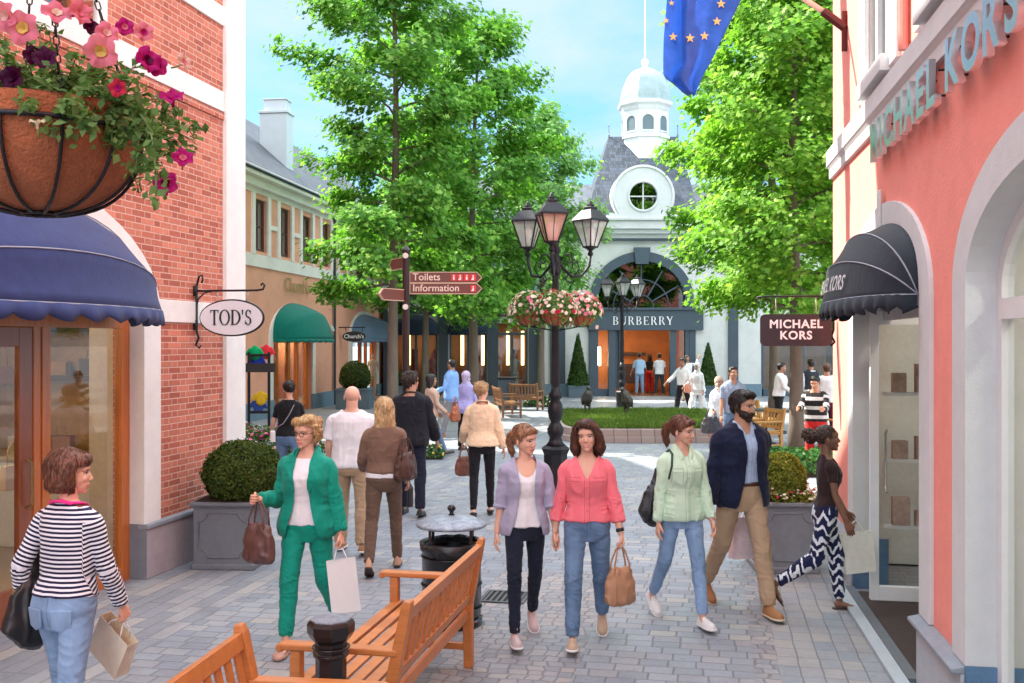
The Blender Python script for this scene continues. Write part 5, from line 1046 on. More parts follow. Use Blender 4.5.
def low_hedge(name, label, cat, poly_c, size, n, lm, rs, ls=.06, flowers=None, nf=0, rz=0, fs=.05):
    """free-form low planting: an ellipsoidal cushion of leaves"""
    root = empty(name, (*poly_c, 0), rz, label, cat); rg = np.random.default_rng(rs); u = rg.uniform(-1, 1, (n, 2)); ex = np.maximum(np.abs(u[:, 0])**4, np.abs(u[:, 1])**4)
    z = size[2]*(1-.8*ex)*(.75+.4*vnoise(np.stack([u[:, 0]*size[0]*3, u[:, 1]*size[1]*3, u[:, 0]*0], 1), rs))*rg.uniform(.35, 1.0, n)**.4
    P = np.stack([u[:, 0]*size[0], u[:, 1]*size[1], z], 1); N = np.stack([u[:, 0]*ex, u[:, 1]*ex-.2, np.full(n, .7)], 1); leaves('foliage', P, N, ls, lm, root, rs)
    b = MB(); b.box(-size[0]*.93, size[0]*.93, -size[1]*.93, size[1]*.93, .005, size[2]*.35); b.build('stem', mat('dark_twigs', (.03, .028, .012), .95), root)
    if flowers: k = rg.integers(0, n, nf); petunia_mass(root, P[k]+np.array((0, 0, .03)), N[k], fs, flowers, rs+3, 'blossom')
    return root
# ================================================================== TREES
BARK = mat('grey_brown_bark', (.16, .13, .10), .9, var=.3, vs=2, stretch=(5, 5, .8), bmp=.7, bs=14)
TLEAF = [leafmat('maple_leaf_green', (.055, .17, .035), (.16, .40, .06), .46, (.36, .60, .14)), leafmat('maple_leaf_bright', (.08, .22, .03), (.21, .45, .055), .48, (.42, .66, .13)), leafmat('maple_leaf_pale', (.12, .28, .10), (.24, .46, .15), .5, (.42, .62, .25))]
def tree(label, px, Y, H, base, trunk_r, prof, rs, nleaf=20000, ls=.17, mi=0, group='trees in the plaza', lim=24, skew=0, name='plane_tree'):
    """prof(t): crown radius (m) for t in 0..1 from crown base to top. Branch tiers carry sprays of leaves."""
    rnd = random.Random(rs); rg = np.random.default_rng(rs); root = empty(name, ((px-CX)/FPX*Y, Y, 0), 0, label, 'tree', group)
    b = MB(); b.sm = True; path = []; rr = []
    for i in range(14):
        t = i/13; path.append(Vector((.12*math.sin(t*5+rs)*t+skew*t, .12*math.cos(t*4+rs)*t, H*t*.97))); rr.append(trunk_r*(1-.93*t)**.8+(.35*trunk_r*math.exp(-t*H*2.5)))
    b.tube(path, rr, 12); pos = []; nor = []; limbs = []
    def tp(z): t = max(0, min(1, z/(H*.97)))*13; i = min(12, int(t)); return path[i].lerp(path[i+1], t-i), rr[i]+(rr[i+1]-rr[i])*(t-i)
    nb = lim*2; ga = 2.39996
    for k in range(nb):
        t = (k+.5)/nb; z = base+(H-base)*(t**.9)*.97; p0, r0 = tp(z); a = k*ga+rnd.uniform(-.4, .4)
        el = R(8+50*t+rnd.uniform(-12, 12)); L = prof(t)*rnd.uniform(.78, 1.12)
        d = Vector((math.cos(a), math.sin(a), 0)); pts = [p0]; q = p0.copy(); nseg = 6
        for s in range(nseg):
            e = el*(1-.75*s/nseg)-R(4); st = d*math.cos(e)+Vector((0, 0, math.sin(e))); st += Vector((rnd.gauss(0, .12), rnd.gauss(0, .12), rnd.gauss(0, .08))); q = q+st*(L/nseg/max(.4, math.cos(el*.6))); pts.append(q.copy())
        rb = max(.012, r0*.42); b.tube(pts, [rb*(1-.85*s/nseg) for s in range(nseg+1)], 6)
        # twigs with leaf sprays
        ntw = int(5+L*4.2)
        for j in range(ntw):
            f = .22+.78*((j+rnd.random())/ntw); s_ = f*nseg; i = min(nseg-1, int(s_)); p = pts[i].lerp(pts[i+1], s_-i); side = rnd.choice((-1, 1)); ta = a+side*rnd.uniform(.4, 1.25)
            tl = rnd.uniform(.35, .95)*(1.15-.5*f)*min(1, .5+L*.25); td = Vector((math.cos(ta), math.sin(ta), rnd.uniform(-.25, .45))); e = p+td*tl
            if rnd.random() < .5: b.tube([p, p.lerp(e, .5)+Vector((0, 0, .04)), e], [.012, .008, .004], 4)
            pos.append((p, e))
    b.build('trunk', BARK, root)
    per = max(6, nleaf//max(1, len(pos))); C = []; N = []
    for p, e in pos:
        n = int(per*rnd.choice((.25, .6, 1, 1.6, 2.2))); t = rg.random(n)**.6; a = np.array(p); c = np.array(e); X = a+(c-a)*t[:, None]+rg.normal(0, 1, (n, 3))*np.array((.17, .17, .13)); X[:, 2] -= rg.random(n)**2*.30
        C.append(X); dd = X-np.array((path[0].x, path[0].y, 0)); dd[:, 2] = 0; dd /= np.maximum(.3, np.linalg.norm(dd, axis=1))[:, None]; dd[:, 2] = 1.1; N.append(dd)
    leaves('crown', np.concatenate(C), np.concatenate(N), ls, TLEAF[mi], root, rs, shape='maple'); return root
def interp(tab):
    def f(t):
        for (a, x), (c, y) in zip(tab, tab[1:]):
            if a <= t <= c: return x+(y-x)*(t-a)/(c-a)
        return tab[-1][1]
    return f
# ================================================================== PEOPLE
_tmp = bpy.data.scenes.new('remesh_work')
def remesh(parts, voxel, smooth=1):
    V = []; F = []; k = 0
    for v, f in parts:
        V += list(map(tuple, v)); F += [tuple(i+k for i in q) for q in f]; k += len(v)
    me = bpy.data.meshes.new('w'); me.from_pydata(V, [], F)
    o = bpy.data.objects.new('w', me); _tmp.collection.objects.link(o)
    md = o.modifiers.new('r', 'REMESH'); md.mode = 'VOXEL'; md.voxel_size = voxel
    vl = _tmp.view_layers[0]; vl.update(); dg = vl.depsgraph; dg.update()
    ev = o.evaluated_get(dg); em = ev.to_mesh()
    nv = len(em.vertices); P = np.empty(nv*3, dtype=np.float32); em.vertices.foreach_get('co', P)
    L = np.empty(len(em.loops), dtype=np.int32); em.loops.foreach_get('vertex_index', L)
    ev.to_mesh_clear(); bpy.data.objects.remove(o); bpy.data.meshes.remove(me)
    P = P.reshape(-1, 3).astype(np.float64); Q = L.reshape(-1, 4)
    return lap(P, Q, smooth), Q
def lap(P, Q, it, lam=.6):
    if it <= 0: return P
    E = np.concatenate([Q[:, [0, 1]], Q[:, [1, 2]], Q[:, [2, 3]], Q[:, [3, 0]]]); a = np.concatenate([E[:, 0], E[:, 1]]); b = np.concatenate([E[:, 1], E[:, 0]])
    n = len(P); deg = np.bincount(a, minlength=n)[:, None]; deg[deg == 0] = 1
    for _ in range(it):
        S = np.stack([np.bincount(a, weights=P[b, k], minlength=n) for k in range(3)], 1)
        P = P*(1-lam)+lam*S/deg
    return P
def vnormals(P, Q):
    n = np.cross(P[Q[:, 2]]-P[Q[:, 0]], P[Q[:, 3]]-P[Q[:, 1]])
    N = np.zeros_like(P)
    for k in range(4):
        for c in range(3): N[:, c] += np.bincount(Q[:, k], weights=n[:, c], minlength=len(P))
    return N/np.maximum(1e-12, np.linalg.norm(N, axis=1))[:, None]
def cutm(P, Q, kill):
    keep = ~kill[Q].any(axis=1); Q = Q[keep]; used = np.zeros(len(P), bool); used[Q.ravel()] = True
    idx = np.cumsum(used)-1; return P[used], idx[Q], used
def smooth_edge(P, Q, it=12):
    E = np.concatenate([Q[:, [0, 1]], Q[:, [1, 2]], Q[:, [2, 3]], Q[:, [3, 0]]]); Es = np.sort(E, axis=1)
    key = Es[:, 0].astype(np.int64)*len(P)+Es[:, 1]; u, c = np.unique(key, return_counts=True); b = u[c == 1]
    a0 = b//len(P); a1 = b % len(P); a = np.concatenate([a0, a1]); bb = np.concatenate([a1, a0]); n = len(P)
    deg = np.bincount(a, minlength=n); on = deg > 0; P = P.copy()
    for _ in range(it):
        S = np.stack([np.bincount(a, weights=P[bb, k], minlength=n) for k in range(3)], 1)
        P[on] = P[on]*.4+.6*S[on]/deg[on][:, None]
    return P
def ellipsoid(c, r, n=12, rot=None):
    V = []; F = []; m = 2*n
    for j in range(n+1):
        t = math.pi*j/n
        for i in range(m):
            p = 2*math.pi*i/m; v = Vector((r[0]*math.sin(t)*math.cos(p), r[1]*math.sin(t)*math.sin(p), r[2]*math.cos(t)))
            if rot: v = Euler(rot).to_matrix() @ v
            V.append(v+Vector(c))
    for j in range(n):
        for i in range(m): F.append((j*m+i, (j+1)*m+i, (j+1)*m+(i+1) % m, j*m+(i+1) % m))
    return V, F
def smoothpath(pts, rad, sub=5):
    """Catmull-Rom through points and radii"""
    pts = [Vector(p) for p in pts]; n = len(pts); op = []; orr = []
    rad = [r if isinstance(r, tuple) else (r, r) for r in rad]
    for i in range(n-1):
        p0 = pts[max(i-1, 0)]; p1 = pts[i]; p2 = pts[i+1]; p3 = pts[min(i+2, n-1)]
        for k in range(sub):
            t = k/sub
            op.append(.5*((2*p1)+(p2-p0)*t+(2*p0-5*p1+4*p2-p3)*t*t+(3*p1-p0-3*p2+p3)*t**3))
            s = t*t*(3-2*t); orr.append((rad[i][0]*(1-s)+rad[i+1][0]*s, rad[i][1]*(1-s)+rad[i+1][1]*s))
    op.append(pts[-1]); orr.append(rad[-1]); return op, orr
def limb(pts, rad, n=14, ref=(1, 0, 0), sub=5, dome=True, flat=False):
    """closed tapered tube; rad entries r or (side, depth)"""
    P, Rr = smoothpath(pts, rad, sub); m = len(P); V = []; F = []; ref = Vector(ref)
    for i, p in enumerate(P):
        t = (P[min(i+1, m-1)]-P[max(i-1, 0)]).normalized()
        a = ref-t*ref.dot(t); a.normalize(); b = t.cross(a)
        for k in range(n):
            an = 2*math.pi*k/n; V.append(p+a*(Rr[i][0]*math.cos(an))+b*(Rr[i][1]*math.sin(an)))
    for j in range(m-1):
        for k in range(n): F.append((j*n+k, j*n+(k+1) % n, (j+1)*n+(k+1) % n, (j+1)*n+k))
    t0 = (P[0]-P[1]).normalized(); t1 = (P[-1]-P[-2]).normalized(); d = .6 if dome else 0.02
    V.append(P[0]+t0*Rr[0][0]*d); V.append(P[-1]+t1*Rr[-1][0]*d); c0 = len(V)-2
    for k in range(n):
        F.append((c0, (k+1) % n, k)); F.append((c0+1, (m-1)*n+k, (m-1)*n+(k+1) % n))
    return V, F
def rings(secs, n=28, ex=2.3, xf=None):
    """torso loft; secs = (z, halfwidth, halfdepth, yoff)"""
    V = []; F = []
    for z, a, b, c in secs:
        for k in range(n):
            t = 2*math.pi*k/n; ct, st = math.cos(t), math.sin(t)
            v = Vector((a*math.copysign(abs(ct)**(2/ex), ct), c+b*math.copysign(abs(st)**(2/ex), st), z))
            V.append(xf(v) if xf else v)
    m = len(secs)
    for j in range(m-1):
        for k in range(n): F.append((j*n+k, j*n+(k+1) % n, (j+1)*n+(k+1) % n, (j+1)*n+k))
    F.append(tuple(range(n-1, -1, -1))); F.append(tuple((m-1)*n+k for k in range(n)))
    return V, F
def dense(secs, k=4):
    out = []
    for i in range(len(secs)-1):
        for j in range(k):
            t = j/k; out.append(tuple(secs[i][q]*(1-t)+secs[i+1][q]*t for q in range(4)))
    out.append(secs[-1]); return out

# ---- head template (local: centre at mid height, face towards -Y, height .23)
_heads = {}
def head_template(male, voxel=.0034):
    key = (male, voxel)
    if key in _heads: return _heads[key]
    w = 1.04 if male else 1.0
    p = [ellipsoid((0, .018, .032), (.0745*w, .094, .083)), ellipsoid((0, -.012, -.018), (.0640*w, .078, .076)),
         ellipsoid((0, -.036, -.056), (.0475*w, .049, .050)), ellipsoid((0, -.0615, -.092), (.0225*w, .0205, .0175)),
         ellipsoid((0, -.06, .03), (.055, .03, .04)),
         limb([(0, -.082, .008), (0, -.091, -.012), (0, -.101, -.030)], [.0075, .0085, .0100], 10),
         ellipsoid((.009, -.092, -.034), (.0075, .009, .006), 8), ellipsoid((-.009, -.092, -.034), (.0075, .009, .006), 8),
         ellipsoid((0, -.083, -.0585), (.023, .0095, .0060), 8), ellipsoid((0, -.081, -.069), (.019, .0095, .0060), 8),
         ellipsoid((.035, -.058, -.026), (.021, .019, .018), 8), ellipsoid((-.035, -.058, -.026), (.021, .019, .018), 8)]
    for s in (-1, 1):
        p.append(ellipsoid((s*.079*w, .012, -.008), (.007, .017, .030), 8, rot=(R(-12), 0, s*R(18))))
    P, Q = remesh(p, voxel, 2)
    # eye sockets and mouth line
    N = vnormals(P, Q)
    for s in (-1, 1):
        d = ((P[:, 0]-s*.031)/.017)**2+((P[:, 2]-.004)/.0105)**2
        g = np.exp(-d)*(P[:, 1] < -.03); P[:, 1] += .0085*g
        d = ((P[:, 0]-s*.031)/.012)**2+((P[:, 2]-.003)/.0075)**2
        g = np.exp(-d*1.2)*(P[:, 1] < -.03); P[:, 1] -= .0045*g
    g = np.exp(-((P[:, 2]+.0635)/.0028)**2-(P[:, 0]/.024)**4)*(P[:, 1] < -.05); P[:, 1] += .003*g
    g = np.exp(-((P[:, 2]+.048)/.006)**2-(P[:, 0]/.006)**2)*(P[:, 1] < -.05); P[:, 1] += .0015*g
    _heads[key] = (P, Q); return P, Q
def head_colors(P, skin, lip, brow, eye, beard=None, smile=0):
    """real colours of the skin regions: lips, brows, eyes, cheeks"""
    C = np.tile(np.array(skin), (len(P), 1)); x, y, z = P[:, 0], P[:, 1], P[:, 2]; fr = y < -.04
    n = vnoise(P*60, 3)[:, None]; C = C*(.96+.08*n)
    def put(m, c, a=1.0):
        m = np.clip(m, 0, 1)[:, None]*a; C[:] = C*(1-m)+np.array(c)*m
    ck = np.exp(-((np.abs(x)-.042)/.02)**2-((z+.03)/.02)**2)*fr; put(ck, (skin[0]*1.02, skin[1]*.80, skin[2]*.75), .3)
    if beard is not None:
        line = -.034+.45*np.clip(np.abs(x)-.024, 0, 1)+np.where((np.abs(x) > .055) & (y > -.02), .045, 0)
        m = (z < line-.012) & (y < .03) & (z > -.125); m |= (np.abs(z+.0505) < .007) & (np.abs(x) < .032) & (y < -.05)
        mm = m.astype(float); put(mm, beard, .93)
    zz = z+.0635-smile*np.abs(x)**2*9
    put(((np.abs(zz) < .0085) & (np.abs(x) < .024) & (y < -.06)).astype(float), lip, .8)
    if smile: put(((np.abs(zz) < .0032) & (np.abs(x) < .018) & (y < -.06)).astype(float), (.8, .75, .7), .9)
    for s in (-1, 1):
        dx = (x-s*.031); e = ((dx/.0145)**2+((z-.003)/.0068)**2 < 1) & fr
        put(e.astype(float), (.62, .58, .55)); put((((dx**2+(z-.003)**2) < .0062**2) & fr).astype(float), eye)
        put((np.abs(z-.0095+dx**2*25) < .0022)*(np.abs(dx) < .016)*fr*1.0, (.05, .03, .02), .85)
        put((np.abs(z-.0225+dx**2*14) < .0035)*(np.abs(dx) < .019)*fr*1.0, brow, .85)
    return C
# ---- hand template (local: wrist at origin, fingers towards -Z, palm facing -X for the right-side s=+1; thumb towards -Y)
_hands = {}
def hand_template(curl):
    key = round(curl, 1)
    if key in _hands: return _hands[key]
    p = [limb([(0, 0, .02), (0, 0, -.005), (0, 0, -.045), (0, 0, -.085)], [(.019, .025), (.016, .026), (.0155, .038), (.012, .039)], 12)]
    for i, (y, L) in enumerate(((-.030, .072), (-.010, .082), (.010, .075), (.028, .058))):
        a = curl*(1+.08*i); q = Vector((0, y, -.08)); pts = [Vector((0, y, -.06)), q]; ang = 0
        for seg, kk in ((.44, .8), (.31, 1.1), (.25, .8)):
            ang += a*kk; q = q+Vector((-math.sin(ang), 0, -math.cos(ang)))*L*seg; pts.append(q)
        p.append(limb(pts, [.009, .0092, .0088, .0078, .0062], 8, sub=3))
    p.append(limb([(-.002, -.018, -.018), (-.01, -.040, -.042), (-.02, -.050, -.066), (-.030-.01*curl, -.048+.01*curl, -.086)], [.014, .0125, .0105, .0078], 8, sub=3))
    P, Q = remesh(p, .0032, 1); _hands[key] = (P, Q); return P, Q

def clothmat(name, col, rough=.85, weave=300, var=.08, stripes=None, pattern=None, sheen=.1, spec=.2, fold=.0):
    if name in _M: return _M[name]
    m, nt, b = newmat(name); co = objco(nt)
    n1 = noise(nt, co, 9, 5); cc = ramp(nt, n1, [(.3, tuple(c*(1-var) for c in col)), (.7, tuple(min(1, c*(1+var)) for c in col))])
    if stripes:
        a = nd(nt, 'ShaderNodeAttribute', attribute_name='along').outputs['Fac']
        w = mth(nt, 'FRACT', mth(nt, 'MULTIPLY', a, 1/stripes[0])); k = mth(nt, 'GREATER_THAN', w, stripes[1])
        cc = mixc(nt, k, cc, stripes[2])
    if pattern == 'zigzag':
        sx = nd(nt, 'ShaderNodeSeparateXYZ'); lk(nt, co, sx.inputs[0])
        a = nd(nt, 'ShaderNodeAttribute', attribute_name='along').outputs['Fac']
        u = mth(nt, 'ADD', mth(nt, 'MULTIPLY', sx.outputs[1], 1.0), mth(nt, 'MULTIPLY', sx.outputs[0], .4))
        z = mth(nt, 'PINGPONG', u, .05)
        q = mth(nt, 'ADD', mth(nt, 'ADD', a, mth(nt, 'MULTIPLY', z, 1.3)), mth(nt, 'MULTIPLY', noise(nt, co, 14, 3), .13))
        k = mth(nt, 'GREATER_THAN', mth(nt, 'FRACT', mth(nt, 'MULTIPLY', q, 11)), .60); cc = mixc(nt, k, cc, (.75, .77, .8))
    if pattern == 'denim':
        f = ramp(nt, noise(nt, scaled(nt, co, (1, 1, .5)), 6, 4), [(.42, (0, 0, 0)), (.68, (1, 1, 1))])
        cc = mixc(nt, mth(nt, 'MULTIPLY', f, .6), cc, tuple(min(1, c*1.9+.05) for c in col))
        cc = mixc(nt, mth(nt, 'MULTIPLY', noise(nt, scaled(nt, co, (1, 1, .12)), 220, 2), .45), cc, tuple(c*1.7 for c in col))
    if pattern in ('placket', 'blouse', 'denim'):
        sp = nd(nt, 'ShaderNodeSeparateXYZ'); lk(nt, co, sp.inputs[0]); X_, Y_, Z_ = sp.outputs; fr_ = mth(nt, 'LESS_THAN', Y_, 0.0); ax_ = mth(nt, 'ABSOLUTE', X_)
        def line(v, c, w): return mth(nt, 'LESS_THAN', mth(nt, 'ABSOLUTE', mth(nt, 'SUBTRACT', v, c)), w)
        def both(*a):
            r = a[0]
            for q in a[1:]: r = mth(nt, 'MULTIPLY', r, q)
            return r
        dk_ = tuple(c*.55 for c in col)
        if pattern == 'denim':
            arc = mth(nt, 'ADD', Z_, mth(nt, 'MULTIPLY', mth(nt, 'POWER', mth(nt, 'MAXIMUM', mth(nt, 'SUBTRACT', ax_, .05), 0.001), 1.3), 1.6)); k = both(fr_, line(arc, .955, .0035), mth(nt, 'GREATER_THAN', ax_, .06))
            k = mth(nt, 'MAXIMUM', k, both(fr_, line(X_, .022, .003), mth(nt, 'GREATER_THAN', Z_, .86))); k = mth(nt, 'MAXIMUM', k, both(line(Z_, .975, .003)))
            k = mth(nt, 'MAXIMUM', k, both(line(X_, 0.0, .003), mth(nt, 'GREATER_THAN', Z_, .80)))
        else:
            k = both(fr_, line(ax_, .018, .0028)); dz_ = mth(nt, 'SUBTRACT', mth(nt, 'FRACT', mth(nt, 'MULTIPLY', Z_, 11.5)), .5)
            dots = mth(nt, 'LESS_THAN', mth(nt, 'ADD', mth(nt, 'POWER', mth(nt, 'ABSOLUTE', X_), 2.0), mth(nt, 'POWER', mth(nt, 'MULTIPLY', mth(nt, 'ABSOLUTE', dz_), .087), 2.0)), .0065**2)
            k = mth(nt, 'MAXIMUM', k, both(fr_, dots)); pk_ = both(fr_, mth(nt, 'GREATER_THAN', ax_, .048), mth(nt, 'LESS_THAN', ax_, .128))
            k = mth(nt, 'MAXIMUM', k, both(pk_, line(Z_, 1.245, .004))); k = mth(nt, 'MAXIMUM', k, both(pk_, line(Z_, 1.218, .003)))
            if pattern == 'placket': k = mth(nt, 'MAXIMUM', k, both(fr_, mth(nt, 'LESS_THAN', mth(nt, 'ABSOLUTE', mth(nt, 'SUBTRACT', Z_, 1.19)), .055), mth(nt, 'MAXIMUM', line(ax_, .048, .003), line(ax_, .128, .003))))
        cc = mixc(nt, mth(nt, 'MULTIPLY', k, .6), cc, dk_)
    if pattern == 'check':
        sx = nd(nt, 'ShaderNodeSeparateXYZ'); lk(nt, co, sx.inputs[0])
        for o_ in (0, 2):
            k = mth(nt, 'GREATER_THAN', mth(nt, 'FRACT', mth(nt, 'MULTIPLY', sx.outputs[o_], 30)), .75); cc = mixc(nt, mth(nt, 'MULTIPLY', k, .5), cc, tuple(c*.55 for c in col))
    lk(nt, cc, b.inputs['Base Color']); b.inputs['Roughness'].default_value = rough; b.inputs['Specular IOR Level'].default_value = spec
    b.inputs['Sheen Weight'].default_value = sheen
    w2 = mth(nt, 'ADD', mth(nt, 'MULTIPLY', noise(nt, co, weave, 2), .15), noise(nt, scaled(nt, co, (1, 1, .6)), 22, 4))
    bump(nt, b, w2, .5, .007)
    _M[name] = m; return m
def skinmat():
    if 'skin' in _M: return _M['skin']
    m, nt, b = newmat('skin'); a = nd(nt, 'ShaderNodeAttribute', attribute_name='Col')
    lk(nt, a.outputs['Color'], b.inputs['Base Color']); b.inputs['Roughness'].default_value = .48
    b.inputs['Subsurface Weight'].default_value = .12; b.inputs['Subsurface Radius'].default_value = (.012, .005, .003); b.inputs['Subsurface Scale'].default_value = 1.0
    b.inputs['Specular IOR Level'].default_value = .35
    bump(nt, b, noise(nt, objco(nt), 180, 3), .15, .003); _M['skin'] = m; return m
def hairmat(name, col, hi=None, vert=True):
    if name in _M: return _M[name]
    m, nt, b = newmat(name); co = objco(nt); hi = hi or tuple(min(1, c*2.0+.01) for c in col)
    s = noise(nt, scaled(nt, co, (1, 1, .13)), 170, 3, .6); l = noise(nt, co, 14, 3)
    f = mth(nt, 'ADD', mth(nt, 'MULTIPLY', s, .7), mth(nt, 'MULTIPLY', l, .3))
    lk(nt, ramp(nt, f, [(.38, tuple(c*.5 for c in col)), (.5, col), (.64, hi)]), b.inputs['Base Color'])
    b.inputs['Roughness'].default_value = .42; b.inputs['Specular IOR Level'].default_value = .5
    bump(nt, b, s, .8, .006); _M[name] = m; return m

def adir(fwd, out, s): # fwd, out in degrees; s=+1 person's left (+X when facing -Y)
    f, o = R(fwd), R(out); return Vector((s*math.sin(o), -math.sin(f)*math.cos(o), -math.cos(f)*math.cos(o)))

FEM = dict(sh=.148, torso=[(.79, .10, .085, .01), (.84, .158, .104, .014), (.90, .172, .117, .016), (.96, .163, .110, .01), (1.02, .142, .095, .0), (1.07, .128, .085, -.004), (1.13, .136, .09, -.004),
      (1.20, .140, .107, -.014), (1.26, .146, .116, -.018), (1.32, .148, .100, -.006), (1.365, .150, .080, .006), (1.395, .125, .066, .012), (1.425, .080, .054, .014), (1.46, .05, .048, .012)],
      arm=(.042, .037, .032, .034, .0235), leg=(.084, .074, .053, .049, .053, .034), neck=.051)
MAL = dict(sh=.172, torso=[(.79, .10, .085, .01), (.84, .155, .105, .012), (.90, .166, .115, .01), (.96, .162, .108, .004), (1.02, .158, .103, .0), (1.07, .157, .103, .0), (1.13, .162, .107, .0),
      (1.20, .165, .113, -.002), (1.27, .170, .116, -.004), (1.33, .172, .108, .002), (1.375, .172, .088, .01), (1.405, .145, .074, .014), (1.435, .092, .061, .014), (1.47, .06, .056, .012)],
      arm=(.049, .043, .037, .039, .028), leg=(.084, .076, .056, .052, .056, .037), neck=.060)
SKIN = dict(fair=(.72, .42, .30), tan=(.55, .30, .19), olive=(.42, .23, .15), dark=(.12, .055, .035), brown=(.22, .11, .07))

def make_person(px, Y, H, yaw, label, group=None, male=False, skin='fair', lod=0, body=None, pose=None, head=(0, 0, 0), hair=None,
                top=None, jacket=None, pants=None, shoes=None, beard=None, smile=0, bulk=1.0, eye=(.08, .05, .03), child=False, zfix=None, extras=()):
    """px: picture column of the pelvis, Y: depth, yaw: 0 faces the camera. Returns (root, info)."""
    B = body or (MAL if male else FEM); k = H/1.70; pose = pose or {}
    bx = bulk
    vox = {0: .0075, 1: .012, 2: .018}[lod]*max(k, .9)
    lean = pose.get('lean', 2); twist = pose.get('twist', 0); armL = pose.get('armL', (0, 8, 10, 0)); armR = pose.get('armR', (0, 8, 10, 0))
    legL = pose.get('legL', (0, 3, 3, 0)); legR = pose.get('legR', (0, 3, 3, 0))
    T = [(z*k, a*k*bx, b*k*bx, c*k) for z, a, b, c in B['torso']]
    hipz = .92*k
    Lr = Matrix.Rotation(R(lean), 4, 'X')  # lean forwards: top moves to -Y
    def xf(v, w=1):
        v = Vector(v); t = max(0, min(1, (v.z-.9*k)/(.5*k)))
        v = Matrix.Rotation(R(twist)*t, 3, 'Z') @ v
        p = Vector((0, 0, .95*k)); return p+(Lr.to_3x3() @ (v-p)) if v.z > .95*k else v
    sh = B['sh']*k*bx**.5; info = {}
    J = {}
    for s, an, lg, nm in ((1, armL, legL, 'L'), (-1, armR, legR, 'R')):
        S = xf((s*sh, .008*k, 1.362*k)); af, ao, ab = an[0], an[1], an[2]; ai = an[3] if len(an) > 3 else 0
        tm = Matrix.Rotation(R(twist), 3, 'Z')
        E = S+tm @ adir(af+lean, ao, s)*.285*k; fd = tm @ adir(af+lean+ab, ao-ai, s); W = E+fd*.245*k
        J['S'+nm] = S; J['E'+nm] = E; J['W'+nm] = W; J['fd'+nm] = fd
        Hh = Vector((s*.088*k*bx**.5, .005*k, hipz)); td = adir(lg[0], lg[1], s); K = Hh+td*.425*k; sd = adir(lg[0]-lg[2], lg[1]*.6, s); A = K+sd*.415*k
        J['H'+nm] = Hh; J['K'+nm] = K; J['A'+nm] = A; J['fp'+nm] = lg[3]
    # feet
    zmin = 9
    for nm in 'LR':
        A = J['A'+nm]; fp = J['fp'+nm]  # pitch: + = heel up
        Rm = Matrix.Rotation(R(fp), 3, 'X')  # rotates toe downwards
        J['Rm'+nm] = Rm
        for q in ((0, -.19*k, -.085*k), (0, .06*k, -.085*k)): zmin = min(zmin, (A+Rm @ Vector(q)).z)
    dz = Vector((0, 0, -zmin if zfix is None else zfix))
    # ---------------- body
    ar = [r*k*bx**.4 for r in B['arm']]; lr = [r*k*bx**.6 for r in B['leg']]; inset = .008*k
    parts = [rings([(z, a-inset, b-inset, c) for z, a, b, c in dense(T, 3)], xf=xf)]
    nt_ = xf((0, .012*k, 1.41*k)); hy, hp, ht = head
    HCn = xf((0, .010*k, 1.50*k))+Vector((0, -.012*k-.10*k*math.sin(R(lean+hp)), .0)); HCn = xf((0, .012*k, 1.475*k))+Vector((0, -.012*k-.03*k*math.sin(R(hp)), .11*k))
    hs = k**.55 if not child else 1.0*k**.25
    HCn = Vector((HCn.x, HCn.y, (H-.115*hs) if True else 0)) + Vector((0, 0, -.0*k)); HCn.z = min(HCn.z, xf((0, 0, H-.115*hs)).z)
    nn = B['neck']*k*(.93 if not male else 1.0); parts.append(limb([nt_+Vector((0, .006, 0)), nt_.lerp(HCn, .4)+Vector((0, .008, 0)), HCn+Vector((0, .022, -.03))], [nn*1.12, nn, nn], 16))
    for nm, s in (('L', 1), ('R', -1)):
        S, E, W = J['S'+nm], J['E'+nm], J['W'+nm]
        parts.append(limb([S+Vector((-s*.03*k, 0, .0)), S+(E-S)*.12, S.lerp(E, .55), E, E.lerp(W, .3), W.lerp(E, .03), W], [ar[0]*.9, ar[0], ar[1], ar[2], ar[3], ar[4]*1.05, ar[4]], 14))
        Hh, K, A = J['H'+nm], J['K'+nm], J['A'+nm]; i2 = inset
        parts.append(limb([Hh+Vector((0, 0, .02*k)), Hh.lerp(K, .35), K, K.lerp(A, .3)+Vector((0, .008*k, 0)), K.lerp(A, .6), A], [lr[0]-i2, lr[1]-i2, lr[2]-i2, lr[4]-i2*.5, lr[3]*.85, lr[5]], 14))
        Rm = J['Rm'+nm]; f = lambda q: A+Rm @ (Vector(q)*k)
        parts.append(limb([f((0, .035, -.045)), f((0, 0, -.035)), f((0, -.06, -.05)), f((0, -.12, -.064)), f((0, -.165, -.069))], [(.026*k, .028*k), (.030*k, .032*k), (.036*k, .024*k), (.040*k, .016*k), (.030*k, .010*k)], 12))
    P, Q = remesh(parts, vox, 1)
    sk = SKIN[skin]; C = np.tile(np.array(sk), (len(P), 1))*(.94+.12*vnoise(P*14, 5)[:, None])
    # head, hands
    hv = {0: .0034, 1: .006, 2: .009}[lod]
    hP, hQ = head_template(male, hv); hC = head_colors(hP, sk, (sk[0]*.80, sk[1]*.32, sk[2]*.36), (tuple(c*.5 for c in hair[1]) if hair else (.1, .06, .04)), eye, beard, smile)
    HM = Matrix.Translation(HCn) @ Matrix.Rotation(R(hy), 4, 'Z') @ Matrix.Rotation(R(hp), 4, 'X') @ Matrix.Rotation(R(ht), 4, 'Y') @ Matrix.Scale(hs, 4)
    def tr(M, X): A_ = np.array(M); return X @ A_[:3, :3].T+A_[:3, 3]
    V = [P, tr(HM, hP)]; Fq = [Q, hQ+len(P)]; Cs = [C, hC]; off = len(P)+len(hP)
